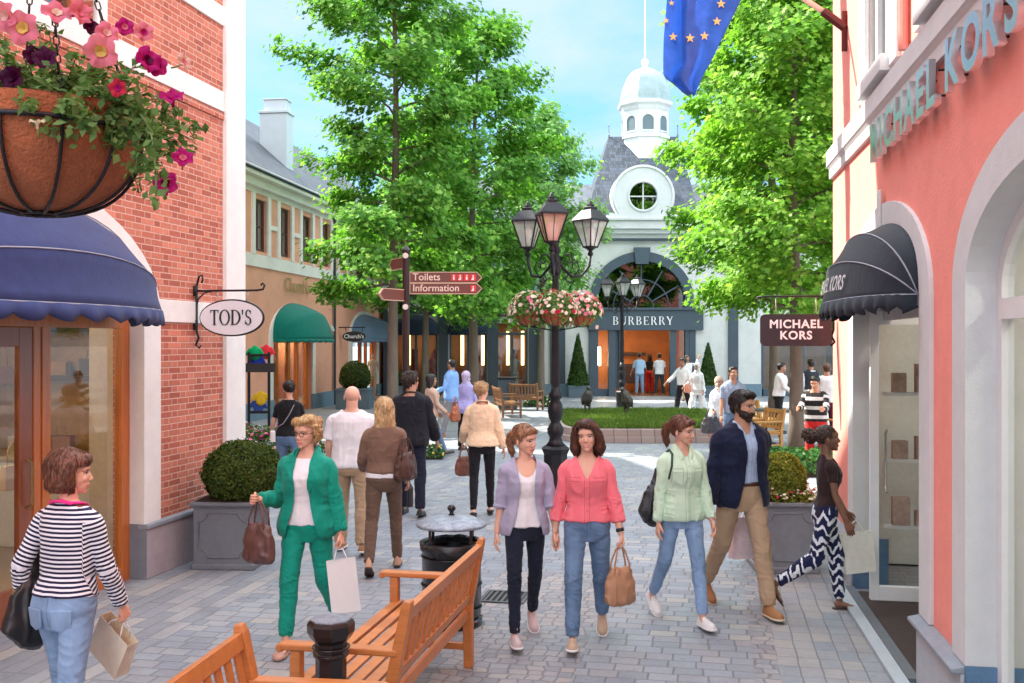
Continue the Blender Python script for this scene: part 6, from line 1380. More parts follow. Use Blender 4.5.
    for nm, s in (('L', 1), ('R', -1)):
        curl = pose.get('curl'+nm, .35); qP, qQ = hand_template(curl if lod < 2 else .3); qP = qP.copy()
        if s < 0: qP[:, 0] *= -1; qQ = qQ[:, ::-1]
        fd = J['fd'+nm]; z = -fd; th = pose.get('thumb'+nm, (0, -1, 0)); y = -(Vector(th)); y = (y-z*y.dot(z)).normalized(); x = y.cross(z)
        M = Matrix((x, y, z)).transposed().to_4x4(); M.translation = J['W'+nm]; M = M @ Matrix.Scale(k*(1.05 if male else .95), 4)
        X = tr(M, qP); V.append(X); Fq.append(qQ+off); off += len(X); Cs.append(np.tile(np.array(sk)*np.array((1.0, .93, .9)), (len(X), 1)))
        info['hand'+nm] = M @ Vector((-s*.028, 0, -.095))
    V = np.concatenate(V); Fq = np.concatenate(Fq); Cs = np.concatenate(Cs)
    V = V+np.array(dz)
    me = np_mesh('person', V, Fq, True); ca = me.attributes.new('Col', 'FLOAT_COLOR', 'POINT'); ca.data.foreach_set('color', np.concatenate([np.clip(Cs, 0, 1), np.ones((len(Cs), 1))], 1).astype(np.float32).ravel())
    root = link('person', me, skinmat()); tag(root, label, 'person', group)
    root.location = ((px-CX)/FPX*Y, Y, 0); root.rotation_euler.z = R(yaw)
    root.visible_shadow = True
    # ---------------- clothes
    def segd(X, a, b):
        a = np.array(a); b = np.array(b); d = b-a; t = np.clip(((X-a) @ d)/(d @ d), 0, 1); return np.linalg.norm(X-(a+t[:, None]*d), axis=1), t
    def along(X, legs=False):
        out = X[:, 2].copy(); best = np.full(len(X), 9.0)
        if not legs:
            best = np.abs(np.abs(X[:, 0])-0)*0+np.where(np.abs(X[:, 0]) < sh*.92, 0.0, 9.0)
        for nm in 'LR':
            ch = [(J['S'+nm], J['E'+nm]), (J['E'+nm], J['W'+nm])] if not legs else [(J['H'+nm], J['K'+nm]), (J['K'+nm], J['A'+nm])]
            base = ch[0][0].z
            for a, b in ch:
                d, t = segd(X, a, b); L = (b-a).length; m = (d < best) & ((t > .03) | legs | (a is not ch[0][0])); m &= (d < .12*k) if not legs else True
                out[m] = (base-t*L)[m]; best[m] = d[m]; base -= L
        return out
    def garment(name, parts, m, voxel=None, sm=2, fold=None, cut=None, post=None, legs=False, thick=0, par=None, fbias=.3, creases=None):
        P, Q = remesh(parts, voxel or vox, sm)
        if fold and lod < 2:
            N = vnormals(P, Q)
            for (fs, amp, sd, kind) in fold:
                W = P+.05*(vnoise(P*6+3, 11)[:, None]-.5)*np.array((1, 1, 2.0))
                n = vnoise(W*np.array(fs)/k+sd*7.3, sd); n = (1-np.abs(2*n-1))**1.6-fbias if kind == 'r' else n-.5
                if legs: n = n*np.clip((.9*k-P[:, 2])/(.1*k), 0, 1)
                P = P+N*(n*amp*k)[:, None]
        if creases and lod < 2:
            N = vnormals(P, Q)
            for a_, b_, c_, amp in creases:
                d1 = np.linalg.norm(P-np.array(b_), axis=1); ax = np.array((c_-a_).normalized()); u = (P-np.array(b_)) @ ax
                pr = P-np.array(b_)-u[:, None]*ax; th_ = np.arctan2(pr[:, 1], pr[:, 0])
                m_ = np.exp(-(u/(.085*k))**2)*(np.linalg.norm(pr, axis=1) < .13*k)
                n_ = vnoise(np.stack([np.cos(th_)*1.7, np.sin(th_)*1.7+9, u/k*52+np.sin(th_*2+a_.x*9)*1.2], 1), 13); n_ = (1-np.abs(2*n_-1))-.5
                P = P+N*(n_*amp*k*m_)[:, None]
        if post: P = post(P)
        al = along(P, legs).astype(np.float32)
        if cut is not None:
            P, Q, used = cutm(P, Q, cut(P)); al = al[used]
        if cut is not None: P = smooth_edge(P, Q)
        me = np_mesh(name, P+np.array(dz), Q, True); a = me.attributes.new('along', 'FLOAT', 'POINT'); a.data.foreach_set('value', al)
        o = link(name, me, m, par or root)
        if thick: md = o.modifiers.new('t', 'SOLIDIFY'); md.thickness = thick; md.offset = -1
        return o
    def sleeves(e, to, flare=0):
        out = []
        for nm, s in (('L', 1), ('R', -1)):
            S, E, W = J['S'+nm], J['E'+nm], J['W'+nm]
            pts = [S+Vector((-s*.05*k, 0, -.005*k)), S+(E-S)*.1]; rr = [ar[0]*.9+e, ar[0]+e]
            if to <= 1: pts += [S.lerp(E, to*.5+.05), S.lerp(E, to)]; rr += [ar[1]+e+flare*.3, ar[1]+e+flare]
            else:
                t = to-1; pts += [S.lerp(E, .55), E, E.lerp(W, t*.4), E.lerp(W, t)]; rr += [ar[1]+e, ar[2]+e+.005, ar[3]+e+.001, (ar[4]+(ar[3]-ar[4])*(1-t))+e+.003+flare]
            out.append(limb(pts, rr, 14, dome=False))
        return out
    def tsec(z0, z1, e, hemf=0, waist=0, topk=1):
        out = []
        D = dense(T, 4)
        for z, a, b, c in D:
            if z0*k <= z <= z1*k:
                t = max(0, min(1, (1.12*k-z)/(.25*k))); w = math.exp(-((z/k-1.07)/.07)**2)*waist
                out.append((z, a+e+hemf*t+w, b+e+hemf*t+w, c))
        if z0 < .79*1.0: out.insert(0, (z0*k, T[1][1]+e+hemf*1.15, T[1][2]+e+hemf*1.15, .012*k))
        return out
    if pants:
        e = pants.get('e', .004)*k; hem = pants.get('hem', .010)*k; kn = pants.get('knee', .006)*k; top_z = pants.get('top', 1.0); ln = pants.get('len', 1.0)
        pp = [rings([(z, a+e+.002, b+e+.002, c) for z, a, b, c in dense(T, 4) if z <= top_z*k], xf=xf)]
        for nm in 'LR':
            Hh, K, A = J['H'+nm], J['K'+nm], J['A'+nm]; En = K.lerp(A, ln)
            pp.append(limb([Hh+Vector((0, .0, .02*k)), Hh.lerp(K, .35), Hh.lerp(K, .7), K, K.lerp(A, .3)+Vector((0, .008*k, 0)), K.lerp(En, .65), En], [lr[0]+e*.5, lr[1]+e, (lr[1]+lr[2])/2+e*.8, lr[2]+kn, lr[4]+kn*.9, lr[3]*.88+(kn+hem)/2, lr[5]+hem], 16, dome=False))
        fa = pants.get('fold', .006)
        def kneemask(P): return P
        fo = [((10, 10, 26), fa, 3, 'r'), ((18, 18, 9), fa*.4, 9, 'r')]
        cr = []
        for nm in 'LR': Hh, K, A = J['H'+nm], J['K'+nm], J['A'+nm]; cr += [(Hh, K, A, .011), (K, A.lerp(K, .12), A, .012), (Hh, Hh.lerp(K, .12), K, .007)]
        op = garment(pants.get('name', 'trousers'), pp, pants['m'], fold=fo, legs=True, creases=cr if pants.get('crease', 1) else None, voxel=vox*.85)
        if pants.get('belt'):
            b = [s_ for s_ in dense(T, 6) if .985*k <= s_[0] <= 1.025*k]
            garment('belt', [rings([(z, a+e+.006, bb+e+.006, c) for z, a, bb, c in b], xf=xf)], pants['belt'], voxel=.006, sm=0)
    def neckcut(kind, wf=1.0):
        def f(P):
            X = P.copy(); x = np.abs(X[:, 0])/k; front = X[:, 1] < 0.02*k; z = X[:, 2]/k; y = X[:, 1]/k
            zc = 1.445+.0*z
            if kind == 'crew': lim = 1.405
            elif kind == 'scoop': lim = 1.30+(x/.085)**2*.09
            elif kind == 'v': lim = 1.27+x*2.1
            elif kind == 'shirt': lim = 1.37+x*1.5
            elif kind == 'wide': lim = 1.395
            else: return np.zeros(len(P), bool)
            zz = X[:, 2]/k+ (0.0)
            inn = (zz > lim) & front & (x < .1)
            back = (zz > 1.44) & (~front) & (x < .075)
            return inn | back | ((zz > 1.45) & (x < .08))
        return f
    ecr = [(J['S'+q], J['E'+q], J['W'+q], .013) for q in 'LR']+[(J['S'+q], J['E'+q].lerp(J['W'+q], .75), J['W'+q], .010) for q in 'LR']
    if top:
        e = top.get('e', .009 if jacket else .010)*k; hemz = top.get('hem', .93)
        pp = [rings(tsec(hemz, 1.455 if top.get('neck') != 'turtle' else 1.47, e, top.get('flare', .0)*k, top.get('waist', 0)*k), xf=xf)]
        if top.get('sleeve', 1) > 0: pp += sleeves(top.get('se', .007)*k, top.get('sleeve', .5), top.get('sflare', 0)*k)
        fa = top.get('fold', .005 if jacket else .010)
        fo = [((13, 13, 7), fa, 1, 'r'), ((22, 22, 12), fa*.35, 5, 'r')]
        o = garment(top.get('name', 'top'), pp, top['m'], fold=fo, cut=neckcut(top.get('neck', 'crew')), creases=ecr if top.get('sleeve', .5) > 1.2 else None, voxel=vox*.85)
        if top.get('collar'):
            cr = B['neck']*k*1.25; cp = []
            for s in (-1, 1):
                pts = [xf((0, .07*k, 1.455*k)), xf((s*.05*k, .045*k, 1.465*k)), xf((s*.072*k, -.0*k, 1.45*k)), xf((s*.055*k, -.062*k, 1.405*k)), xf((s*.04*k, -.095*k, top.get('cz', 1.36)*k))]
                cp.append(limb(pts, [(.010*k, .026*k), (.010*k, .028*k), (.010*k, .028*k), (.009*k, .028*k), (.006*k, .012*k)], 10, ref=(s*.6, -.3, 1), dome=True))
            garment('collar', cp, top['collar'] if not isinstance(top['collar'], bool) else top['m'], voxel=.005, sm=1, par=o)
    if jacket:
        e = jacket.get('e', .027)*k; hemz = jacket.get('hem', .80)
        pp = [rings(tsec(hemz, 1.46, e, jacket.get('flare', .02)*k, 0), xf=xf)]+sleeves(jacket.get('se', .014)*k, jacket.get('sleeve', 1.93), jacket.get('sflare', .003)*k)
        op = jacket.get('open', .07)
        def jc(P):
            x = P[:, 0]/k; z = P[:, 2]/k; y = P[:, 1]/k
            if op is None: o_ = np.zeros(len(P), bool)
            else:
                t = (z-hemz)/(1.45-hemz); half = op*(.55+1.0*np.abs(t-.62))+jacket.get('spread', .03)*np.clip(.35-t, 0, 1)*2
                o_ = (np.abs(x-jacket.get('shift', 0)) < half) & (y < -.02)
            return o_ | ((z > 1.42) & (np.abs(x) < .07))
        o = garment(jacket.get('name', 'jacket'), pp, jacket['m'], fold=[((10, 10, 6), jacket.get('fold', .012), 2, 'r'), ((20, 20, 18), .006, 8, 'r')], cut=jc, thick=.004, fbias=.05, creases=ecr if jacket.get('sleeve', 1.9) > 1.3 else None)
        cp = []
        if jacket.get('lapel', True) and op is not None:
            for s in (-1, 1):
                pts = [xf((0, .085*k, 1.45*k)), xf((s*.055*k, .06*k, 1.465*k)), xf((s*.085*k, .0*k, 1.445*k)), xf((s*.082*k, -.088*k, 1.37*k)), xf((s*.082*k, -.138*k, 1.28*k)), xf((s*.062*k, -.145*k, 1.17*k))]
                cp.append(limb(pts, [(.009*k, .026*k), (.009*k, .028*k), (.009*k, .03*k), (.008*k, .034*k), (.007*k, .030*k), (.005*k, .006*k)], 10, ref=(s*.5, -.9, .6)))
            garment('lapel', cp, jacket['m'], voxel=.005, sm=1, par=o)
        elif jacket.get('collar'):
            cp.append(limb([xf((-.07*k, -.05*k, 1.43*k)), xf((-.075*k, .02*k, 1.455*k)), xf((0, .075*k, 1.465*k)), xf((.075*k, .02*k, 1.455*k)), xf((.07*k, -.05*k, 1.43*k))], [(.01*k, .024*k)]*5, 10, ref=(0, 0, 1)))
            garment('collar', cp, jacket['m'], voxel=.006, sm=1, par=o)
    # shoes
    if shoes:
        for nm in 'LR':
            A = J['A'+nm]+dz; Rm = J['Rm'+nm]; kind = shoes.get('kind', 'sneaker'); M4 = Matrix.Translation(A) @ Rm.to_4x4() @ Matrix.Scale(k, 4)
            if kind in ('sneaker', 'boot', 'shoe', 'heel'):
                V = []; F = []; n = 14
                st = [(.068, .020, .03, -.045), (.06, .030, .045 if kind != 'boot' else .07, -.045), (.03, .036, .060 if kind != 'boot' else .10, -.04), (-.01, .037, .052 if kind != 'boot' else .10, -.04), (-.05, .040, .042, -.05), (-.10, .046, .032, -.056), (-.15, .046, .028, -.060), (-.185, .034, .022, -.064), (-.202, .012, .012, -.068)]
                for y, w, top_, _ in st:
                    zt = -.085+top_+.035; 
                    for i in range(n):
                        a = 2*math.pi*i/n; cx = w*math.cos(a); zz = math.sin(a)
                        z = -.072+(zt+.072)*max(0, zz)**.8 if zz >= 0 else -.072-.013*(-zz)
                        V.append(Vector((cx*(1-.45*max(0, zz)**2), y, z)))
                for j in range(len(st)-1):
                    for i in range(n): F.append((j*n+i, (j+1)*n+i, (j+1)*n+(i+1) % n, j*n+(i+1) % n))
                F.append(tuple(range(n))); F.append(tuple(len(V)-1-i for i in range(n)))
                b = MB(); b.sm = True; b.add(V, F, M4); so = b.build('shoe', shoes['m'], root); fixn(so)
                sd = so.modifiers.new('s', 'SUBSURF'); sd.levels = sd.render_levels = 1
                if lod < 2:
                    b = MB(); b.sm = True; outl = [(.070, .018), (.055, .034), (.0, .038), (-.05, .041), (-.10, .048), (-.155, .047), (-.195, .032), (-.207, .012)]
                    poly = [(w, y) for y, w in outl]+[(-w, y) for y, w in reversed(outl)]
                    b.prism(poly, -.086, -.070, M4); sl = b.build('sole', shoes.get('sole', shoes['m']), so, bevel=.004); fixn(sl)
                    if kind == 'heel': b = MB(); b.lathe([(.022, -.085), (.018, -.10), (.016, -.086-.0)], 8, M4 @ Matrix.Translation((0, .045, 0)))
                    if kind in ('sneaker', 'boot'):
                        b = MB()
                        for q in range(4): y = -.045-.022*q; z = -.022-.0095*q-.002; b.tube([(-.022, y, z+.000), (0, y, z+.010), (.022, y, z+.000)], .0042, 6, M4)
                        b.build('lace', shoes.get('lace', shoes.get('sole', shoes['m'])), so)
            else:  # sandal / flat: sole and strap
                b = MB(); outl = [(.062, .018), (.045, .032), (.0, .036), (-.05, .037), (-.10, .045), (-.15, .044), (-.185, .030), (-.197, .010)]
                poly = [(w, y) for y, w in outl]+[(-w, y) for y, w in reversed(outl)]
                b.prism(poly, -.090, -.075, M4); so = b.build('shoe', shoes['m'], root, bevel=.003); fixn(so)
                b = MB(); b.sm = True
                if kind == 'flipflop':
                    for s in (-1, 1): b.tube([(0, -.135, -.07), (s*.012, -.10, -.048), (s*.042, -.05, -.076)], .006, 6, M4)
                else:
                    b.lathe([(.001, .0), (.03, -.004), (.044, -.014), (.048, -.03)], 16, M4 @ Matrix.Translation((0, -.145, -.046)) @ Matrix.Diagonal((1, 1.15, 1, 1)), cap=False)
                    b.tube([(-.036, .0, -.06), (-.034, .05, -.05), (0, .072, -.045), (.034, .05, -.05), (.036, .0, -.06)], .010, 6, M4)
                b.build('strap', shoes.get('strap', shoes['m']), so)
    # hair
    HMz = Matrix.Translation(dz) @ HM
    if hair:
        style, hc = hair[0], hair[1]; hm = hairmat('hair_%s_%.3f_%.3f' % (style, hc[0], hc[1]), hc, hair[2] if len(hair) > 2 else None)
        make_hair(root, HMz, style, hm, lod, male)
    if beard is not None:
        g = [ellipsoid((0, -.037, -.062), (.0555, .0555, .054)), ellipsoid((0, -.060, -.098), (.034, .030, .026))]
        for s in (-1, 1): g.append(limb([(s*.073, .004, .015), (s*.068, -.006, -.03), (s*.055, -.03, -.075)], [(.006, .010), (.009, .014), (.012, .026)], 10))
        g.append(limb([(-.03, -.088, -.056), (0, -.100, -.047), (.03, -.088, -.056)], [.006, .007, .006], 8))
        P, Q = remesh(g, .004, 1); N = vnormals(P, Q); P = P+N*((vnoise(P*120, 3)-.5)*.006)[:, None]
        P, Q, _ = cutm(P, Q, (((P[:, 0]/.022)**2+((P[:, 2]+.0645)/.0075)**2 < 1) & (P[:, 1] < -.06)) | ((P[:, 2] > -.040) & (P[:, 1] >= -.03) & ~((P[:, 1] > -.018) & (np.abs(P[:, 0]) > .060))) | ((P[:, 2] > -.046+np.clip(np.abs(P[:, 0])-.024, 0, 1)*.3) & (P[:, 1] < -.028) & ~((np.abs(P[:, 0]) < .03) & (P[:, 2] < -.043))))
        A = np.array(HMz); link('beard', np_mesh('beard', P @ A[:3, :3].T+A[:3, 3], Q, True), hairmat('beard_hair', beard, (.05, .03, .02)), root)
    info.update(root=root, J=J, dz=dz, HM=HMz, k=k, xf=xf)
    bpy.context.view_layer.update()
    return info

def make_hair(root, HM, style, hm, lod, male):
    g = []; w = 1.04 if male else 1.0; strands = []; rnd = random.Random(hash(style) & 0xff if False else len(style)*7)
    def cap(t, back=0, dz=0): return ellipsoid((0, .022+back, .034+dz), (.0765*w+t, .094+t, .083+t), 14)
    face = lambda P: (P[:, 1] < -.035)
    hl = .058
    if style == 'crop':      # short man's hair
        g += [cap(.008), ellipsoid((0, .045, -.02), (.069*w, .060, .055)), ellipsoid((0, -.035, .092), (.060, .05, .034))]
        cut = lambda P: ((P[:, 1] < -.03) & (P[:, 2] < .072-8*P[:, 0]**2)) | ((P[:, 1] < .035) & (P[:, 2] < .02) & (np.abs(P[:, 0]) > .0) & (P[:, 1] > -.2) & ((P[:, 1] < -.012) | (P[:, 2] < -.01))) | (P[:, 2] < -.075)
    elif style == 'shaved':
        return
    elif style == 'tied':    # pulled back with a low knot or ponytail
        g += [cap(.008)]
        cut = lambda P: ((P[:, 1] < -.02) & (P[:, 2] < .062)) | ((P[:, 1] < .03) & (P[:, 2] < -.002)) | (P[:, 2] < -.06)
        g += [ellipsoid((0, .122, .01), (.03, .03, .034))]
    elif style == 'ponytail':
        g += [cap(.009), ellipsoid((0, .115, .03), (.024, .024, .024)), limb([(0, .11, .03), (.0, .145, .02), (.005, .155, -.04), (.01, .14, -.11), (.01, .13, -.16)], [.018, .026, .032, .026, .008], 12)]
        g += [ellipsoid((0, -.052, .068), (.062, .036, .036))]
        cut = lambda P: ((P[:, 1] < -.03) & (P[:, 2] < .060-7*P[:, 0]**2)) | ((P[:, 1] < .025) & (P[:, 1] >= -.03) & (P[:, 2] < .0)) | ((P[:, 2] < -.055) & (P[:, 1] < .1))
    elif style == 'bob':
        g += [cap(.018), limb([(0, .03, .06), (0, .03, .0), (0, .035, -.06), (0, .04, -.095)], [(.092, .098), (.096, .10), (.093, .088), (.08, .07)], 20, dome=False), ellipsoid((0, -.06, .068), (.068, .04, .036))]
        cut = lambda P: ((P[:, 1] < -.022-.0*P[:, 2]) & (P[:, 2] < .034) & (np.abs(P[:, 0]) < .2))
    elif style == 'wavy':    # shoulder-length brown, parted, swept away from the face
        g += [cap(.020)]
        for s in (-1, 1):
            g += [limb([(s*.03, -.055, .11), (s*.078, -.045, .05), (s*.093, -.015, -.02), (s*.098, .005, -.085), (s*.105, .0, -.135)], [(.028, .03), (.026, .035), (.030, .042), (.036, .045), (.015, .02)], 12)]
            g += [limb([(s*.05, .06, .05), (s*.065, .075, -.04), (s*.07, .07, -.12), (s*.06, .065, -.16)], [(.04, .04), (.05, .042), (.045, .035), (.02, .015)], 12)]
        g += [limb([(0, .09, .04), (0, .1, -.05), (0, .085, -.13), (0, .08, -.17)], [.05, .05, .045, .015], 12), ellipsoid((.012, -.05, .088), (.055, .042, .032))]
        cut = lambda P: ((P[:, 1] < -.04) & (P[:, 2] < .062-P[:, 0]*.25) & (np.abs(P[:, 0]) < .062))
    elif style == 'short_wavy':   # voluminous short blonde
        g += [cap(.015), ellipsoid((.02, -.045, .098), (.060, .050, .028)), ellipsoid((-.035, -.05, .085), (.045, .04, .030))]
        for s in (-1, 1): g += [ellipsoid((s*.074, .008, .02), (.020, .048, .045)), ellipsoid((s*.070, .03, -.03), (.020, .042, .036))]
        g += [ellipsoid((0, .085, -.02), (.07, .05, .07))]
        for i in range(26):
            a = rnd.uniform(0, 6.28); z = rnd.uniform(-.03, .11); rr = math.sqrt(max(.0, 1-((z-.034)/.11)**2))
            x, y = math.cos(a)*.092*rr, .02+math.sin(a)*.108*rr
            if y > -.03 or z > .075: g.append(ellipsoid((x, y, z), (.019, .019, .015), 6))
        cut = lambda P: ((P[:, 1] < -.03) & (P[:, 2] < .066+P[:, 0]*.3-6*P[:, 0]**2)) | ((P[:, 1] < -.005) & (P[:, 2] < -.02))
    elif style == 'long':    # long straight, seen from behind
        g += [cap(.018), limb([(0, .02, .06), (0, .035, .0), (0, .05, -.08), (0, .06, -.15), (0, .065, -.20)], [(.092, .094), (.098, .090), (.100, .068), (.105, .045), (.085, .02)], 18)]
        cut = lambda P: ((P[:, 1] < -.025) & (P[:, 2] < .055))
    elif style == 'updo':    # blonde updo
        g += [cap(.012), ellipsoid((0, .098, .045), (.055, .04, .052)), ellipsoid((.02, .115, .03), (.03, .03, .035)), ellipsoid((-.02, .11, .06), (.035, .032, .03)), ellipsoid((0, -.045, .08), (.06, .044, .034))]
        for i in range(14): g.append(ellipsoid((rnd.uniform(-.05, .05), rnd.uniform(.08, .125), rnd.uniform(0, .1)), (.016, .016, .012), 6))
        cut = lambda P: ((P[:, 1] < -.03) & (P[:, 2] < .05)) | ((P[:, 1] < .03) & (P[:, 2] < .0)) | (P[:, 2] < -.06)
    elif style == 'afropuff':
        g += [cap(.006), ellipsoid((0, .15, .03), (.062, .06, .06))]
        for i in range(60):
            a = rnd.uniform(0, 6.28); b = rnd.uniform(-1.4, 1.4); g.append(ellipsoid((.062*math.cos(a)*math.cos(b), .155+.06*math.sin(a)*math.cos(b), .03+.06*math.sin(b)), (.014, .014, .014), 5))
        cut = lambda P: ((P[:, 1] < -.03) & (P[:, 2] < .058)) | ((P[:, 1] < .035) & (P[:, 1] >= -.03) & (P[:, 2] < .005)) | ((P[:, 2] < -.045) & (P[:, 1] < .09))
    elif style == 'tousled':
        g += [cap(.018), ellipsoid((0, .055, -.03), (.07, .055, .06)), ellipsoid((0, -.04, .09), (.062, .05, .036))]
        for i in range(40):
            a = rnd.uniform(0, 6.28); z = rnd.uniform(-.03, .125); rr = math.sqrt(max(.0, 1-((z-.034)/.105)**2)); x, y = math.cos(a)*.09*rr, .02+math.sin(a)*.106*rr
            if y > -.02 or z > .08: g.append(ellipsoid((x, y, z), (.017, .017, .014), 6))
        cut = lambda P: ((P[:, 1] < -.03) & (P[:, 2] < .056)) | ((P[:, 1] < .015) & (P[:, 2] < -.015)) | (P[:, 2] < -.085)
    elif style == 'hijab':
        g += [cap(.014), ellipsoid((0, .0, -.045), (.083, .09, .07)), limb([(0, .03, -.02), (0, .02, -.09), (0, .01, -.15), (0, .01, -.2)], [(.08, .085), (.072, .078), (.105, .095), (.15, .11)], 18, dome=False)]
        cut = lambda P: (P[:, 1] < -.045) & (((P[:, 0]/.053)**2+((P[:, 2]+.02)/.078)**2) < 1)
    P, Q = remesh(g, .0045 if lod == 0 else .009, 1)
    N = vnormals(P, Q); d = P-np.array((0, .02, .03)); ang = np.arctan2(d[:, 0], d[:, 1]+.0001)
    if style == 'afropuff': n = vnoise(P*130, 4)-.5; P = P+N*(n*.010)[:, None]
    elif style == 'hijab': n = (1-np.abs(2*vnoise(P*np.array((30, 30, 12)), 2)-1))-.5; P = P+N*(n*.010)[:, None]
    else:
        n = vnoise(np.stack([ang*9, P[:, 2]*14, P[:, 0]*8], 1), 4)-.5; n2 = vnoise(np.stack([ang*26, P[:, 2]*22, P[:, 1]*22], 1), 6)-.5
        P = P+N*(n*.012+n2*.008)[:, None]*(1.0 if style not in ('tied', 'ponytail', 'afropuff', 'crop') else .5)
    P, Q, _ = cutm(P, Q, cut(P)); P = smooth_edge(P, Q, 6)
    A = np.array(HM); X = P @ A[:3, :3].T+A[:3, 3]
    o = link('headscarf' if style == 'hijab' else 'hair', np_mesh('hair', X, Q, True), hm, root)
    if lod == 0 and style not in ('hijab', 'afropuff'):
        # loose locks lying on the surface
        b = MB(); b.sm = True; idx = [i for i in range(0, len(P)) if P[i, 1] > -.02 or P[i, 2] > .07]
        NN = vnormals(P, Q)
        for q in range(230):
            i = rnd.choice(idx); p = Vector(P[i]); n = Vector(NN[i])
            t = Vector((0, .25 if p.y > 0 else -.1, -1)); t = (t-n*t.dot(n));
            if t.length < .2: t = Vector((rnd.uniform(-1, 1), .4, 0)); t = t-n*t.dot(n)
            t.normalize(); side = n.cross(t); L = rnd.uniform(.02, .045); wv = rnd.uniform(-.007, .007)
            pts = [p-t*L*.5-n*.002, p+n*.0035+side*wv, p+t*L*.5+n*.002-side*wv, p+t*L*.9-n*.001]
            b.tube([HM @ v for v in pts], [.0006, .0026, .0022, .0005], 4)
        b.build('hair_lock', hm, o)
    return o
# ================================================================== THE PLACE
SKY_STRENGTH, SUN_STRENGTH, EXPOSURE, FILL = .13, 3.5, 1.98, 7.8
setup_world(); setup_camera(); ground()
brick_building(); coral_building()
def shade_building():  # unseen block, added out of view to throw shade over the plaza
    root = empty('unseen_shade_building', (-8.2, 13.2, 0), R(102), 'unseen plain brick building added behind the brick shop to shade the plaza', 'building'); BR = brickmat('shade_building_brick', (.50, .145, .085), (.60, .20, .125), (.66, .42, .33))
    panel('wall', [(0, 0), (0, 15.6), (13.5, 15.6), (13.5, 0)], [rect(x, x+1.0, z, z+1.5) for x in (1.2, 4.2, 7.2, 10.2) for z in (1.2, 4.6, 7.4)], 0, .25, BR, root); b = MB(); b.box(0, 13.5, .26, 7, 0, 15.5); b.build('rear_wall', BR, root)
    b = MB(); b.box(-.2, 13.7, -.25, 7.2, 15.601, 15.9); b.build('cornice', CREAM, root)
    for x in (1.2, 4.2, 7.2, 10.2):
        for z in (1.2, 4.6, 7.4): b = MB(); b.box(x, x+1, .1, .12, z, z+1.5); b.build('window_pane', GLASSM, root)
shade_building(); orange_building(); middle_row(); cupola_building()
# --- signs
tod_sign('white oval sign reading TOD\'S on a scrolled iron bracket'); mk_sign('dark maroon rectangular sign board reading MICHAEL KORS on an iron bracket'); wall_letters('raised chrome letters reading MICHAEL KORS on the coral wall')
finger_post('brown finger post with Toilets and Information boards before the trees', 406, 13.6)
# --- lamps
l1 = lamp_post('near black street lamp with three lanterns and flower baskets', ((555.5-CX)/FPX*14.4, 14.4, 0), 0)
coir = mat('coir_liner', (.36, .12, .05), .95, var=.3, vs=20, bmp=.9, bs=160); coir2 = mat('terracotta_coir', (.42, .12, .05), .9, var=.25, vs=12, bmp=.6, bs=90)
hb = MB(); hb.sm = True
for i, a in enumerate((268, 10, 172, 80)):
    c = Vector((.38*math.cos(R(a)), .38*math.sin(R(a)), 2.66)); e = empty('flower_basket', l1.location+c, 0, ['round flower basket on the camera side of the lamp post', 'flower basket with bright pink petunias right of the lamp post', 'flower basket with cream and pink flowers left of the lamp post', 'flower basket half hidden behind the lamp post'][i], 'flower basket', 'flower baskets on the near street lamp')
    basket(e, (0, 0, 0), .215, .20, coir2, 190, 20+i, [[CREAMP, PALEP, REDP, PALEP], [PINK, PALEP, PINK, CREAMP], [CREAMP, PALEP, PINK, CREAMP], [PALEP, CREAMP]][i], 1.42, .34, .22, .058, .06)
    hb.tube([(.05*math.cos(R(a)), .05*math.sin(R(a)), 2.62), c+Vector((0, 0, -.02))], .012, 6); hb.tube([(.05*math.cos(R(a)), .05*math.sin(R(a)), 2.4), c+Vector((0, 0, -.20))], .010, 6)
hb.build('basket_bracket', BLACKIRON, l1)
lamp_post('far black street lamp standing in the grass bed before the entrance', ((622-CX)/FPX*30.6, 30.6, 0), R(5), False)
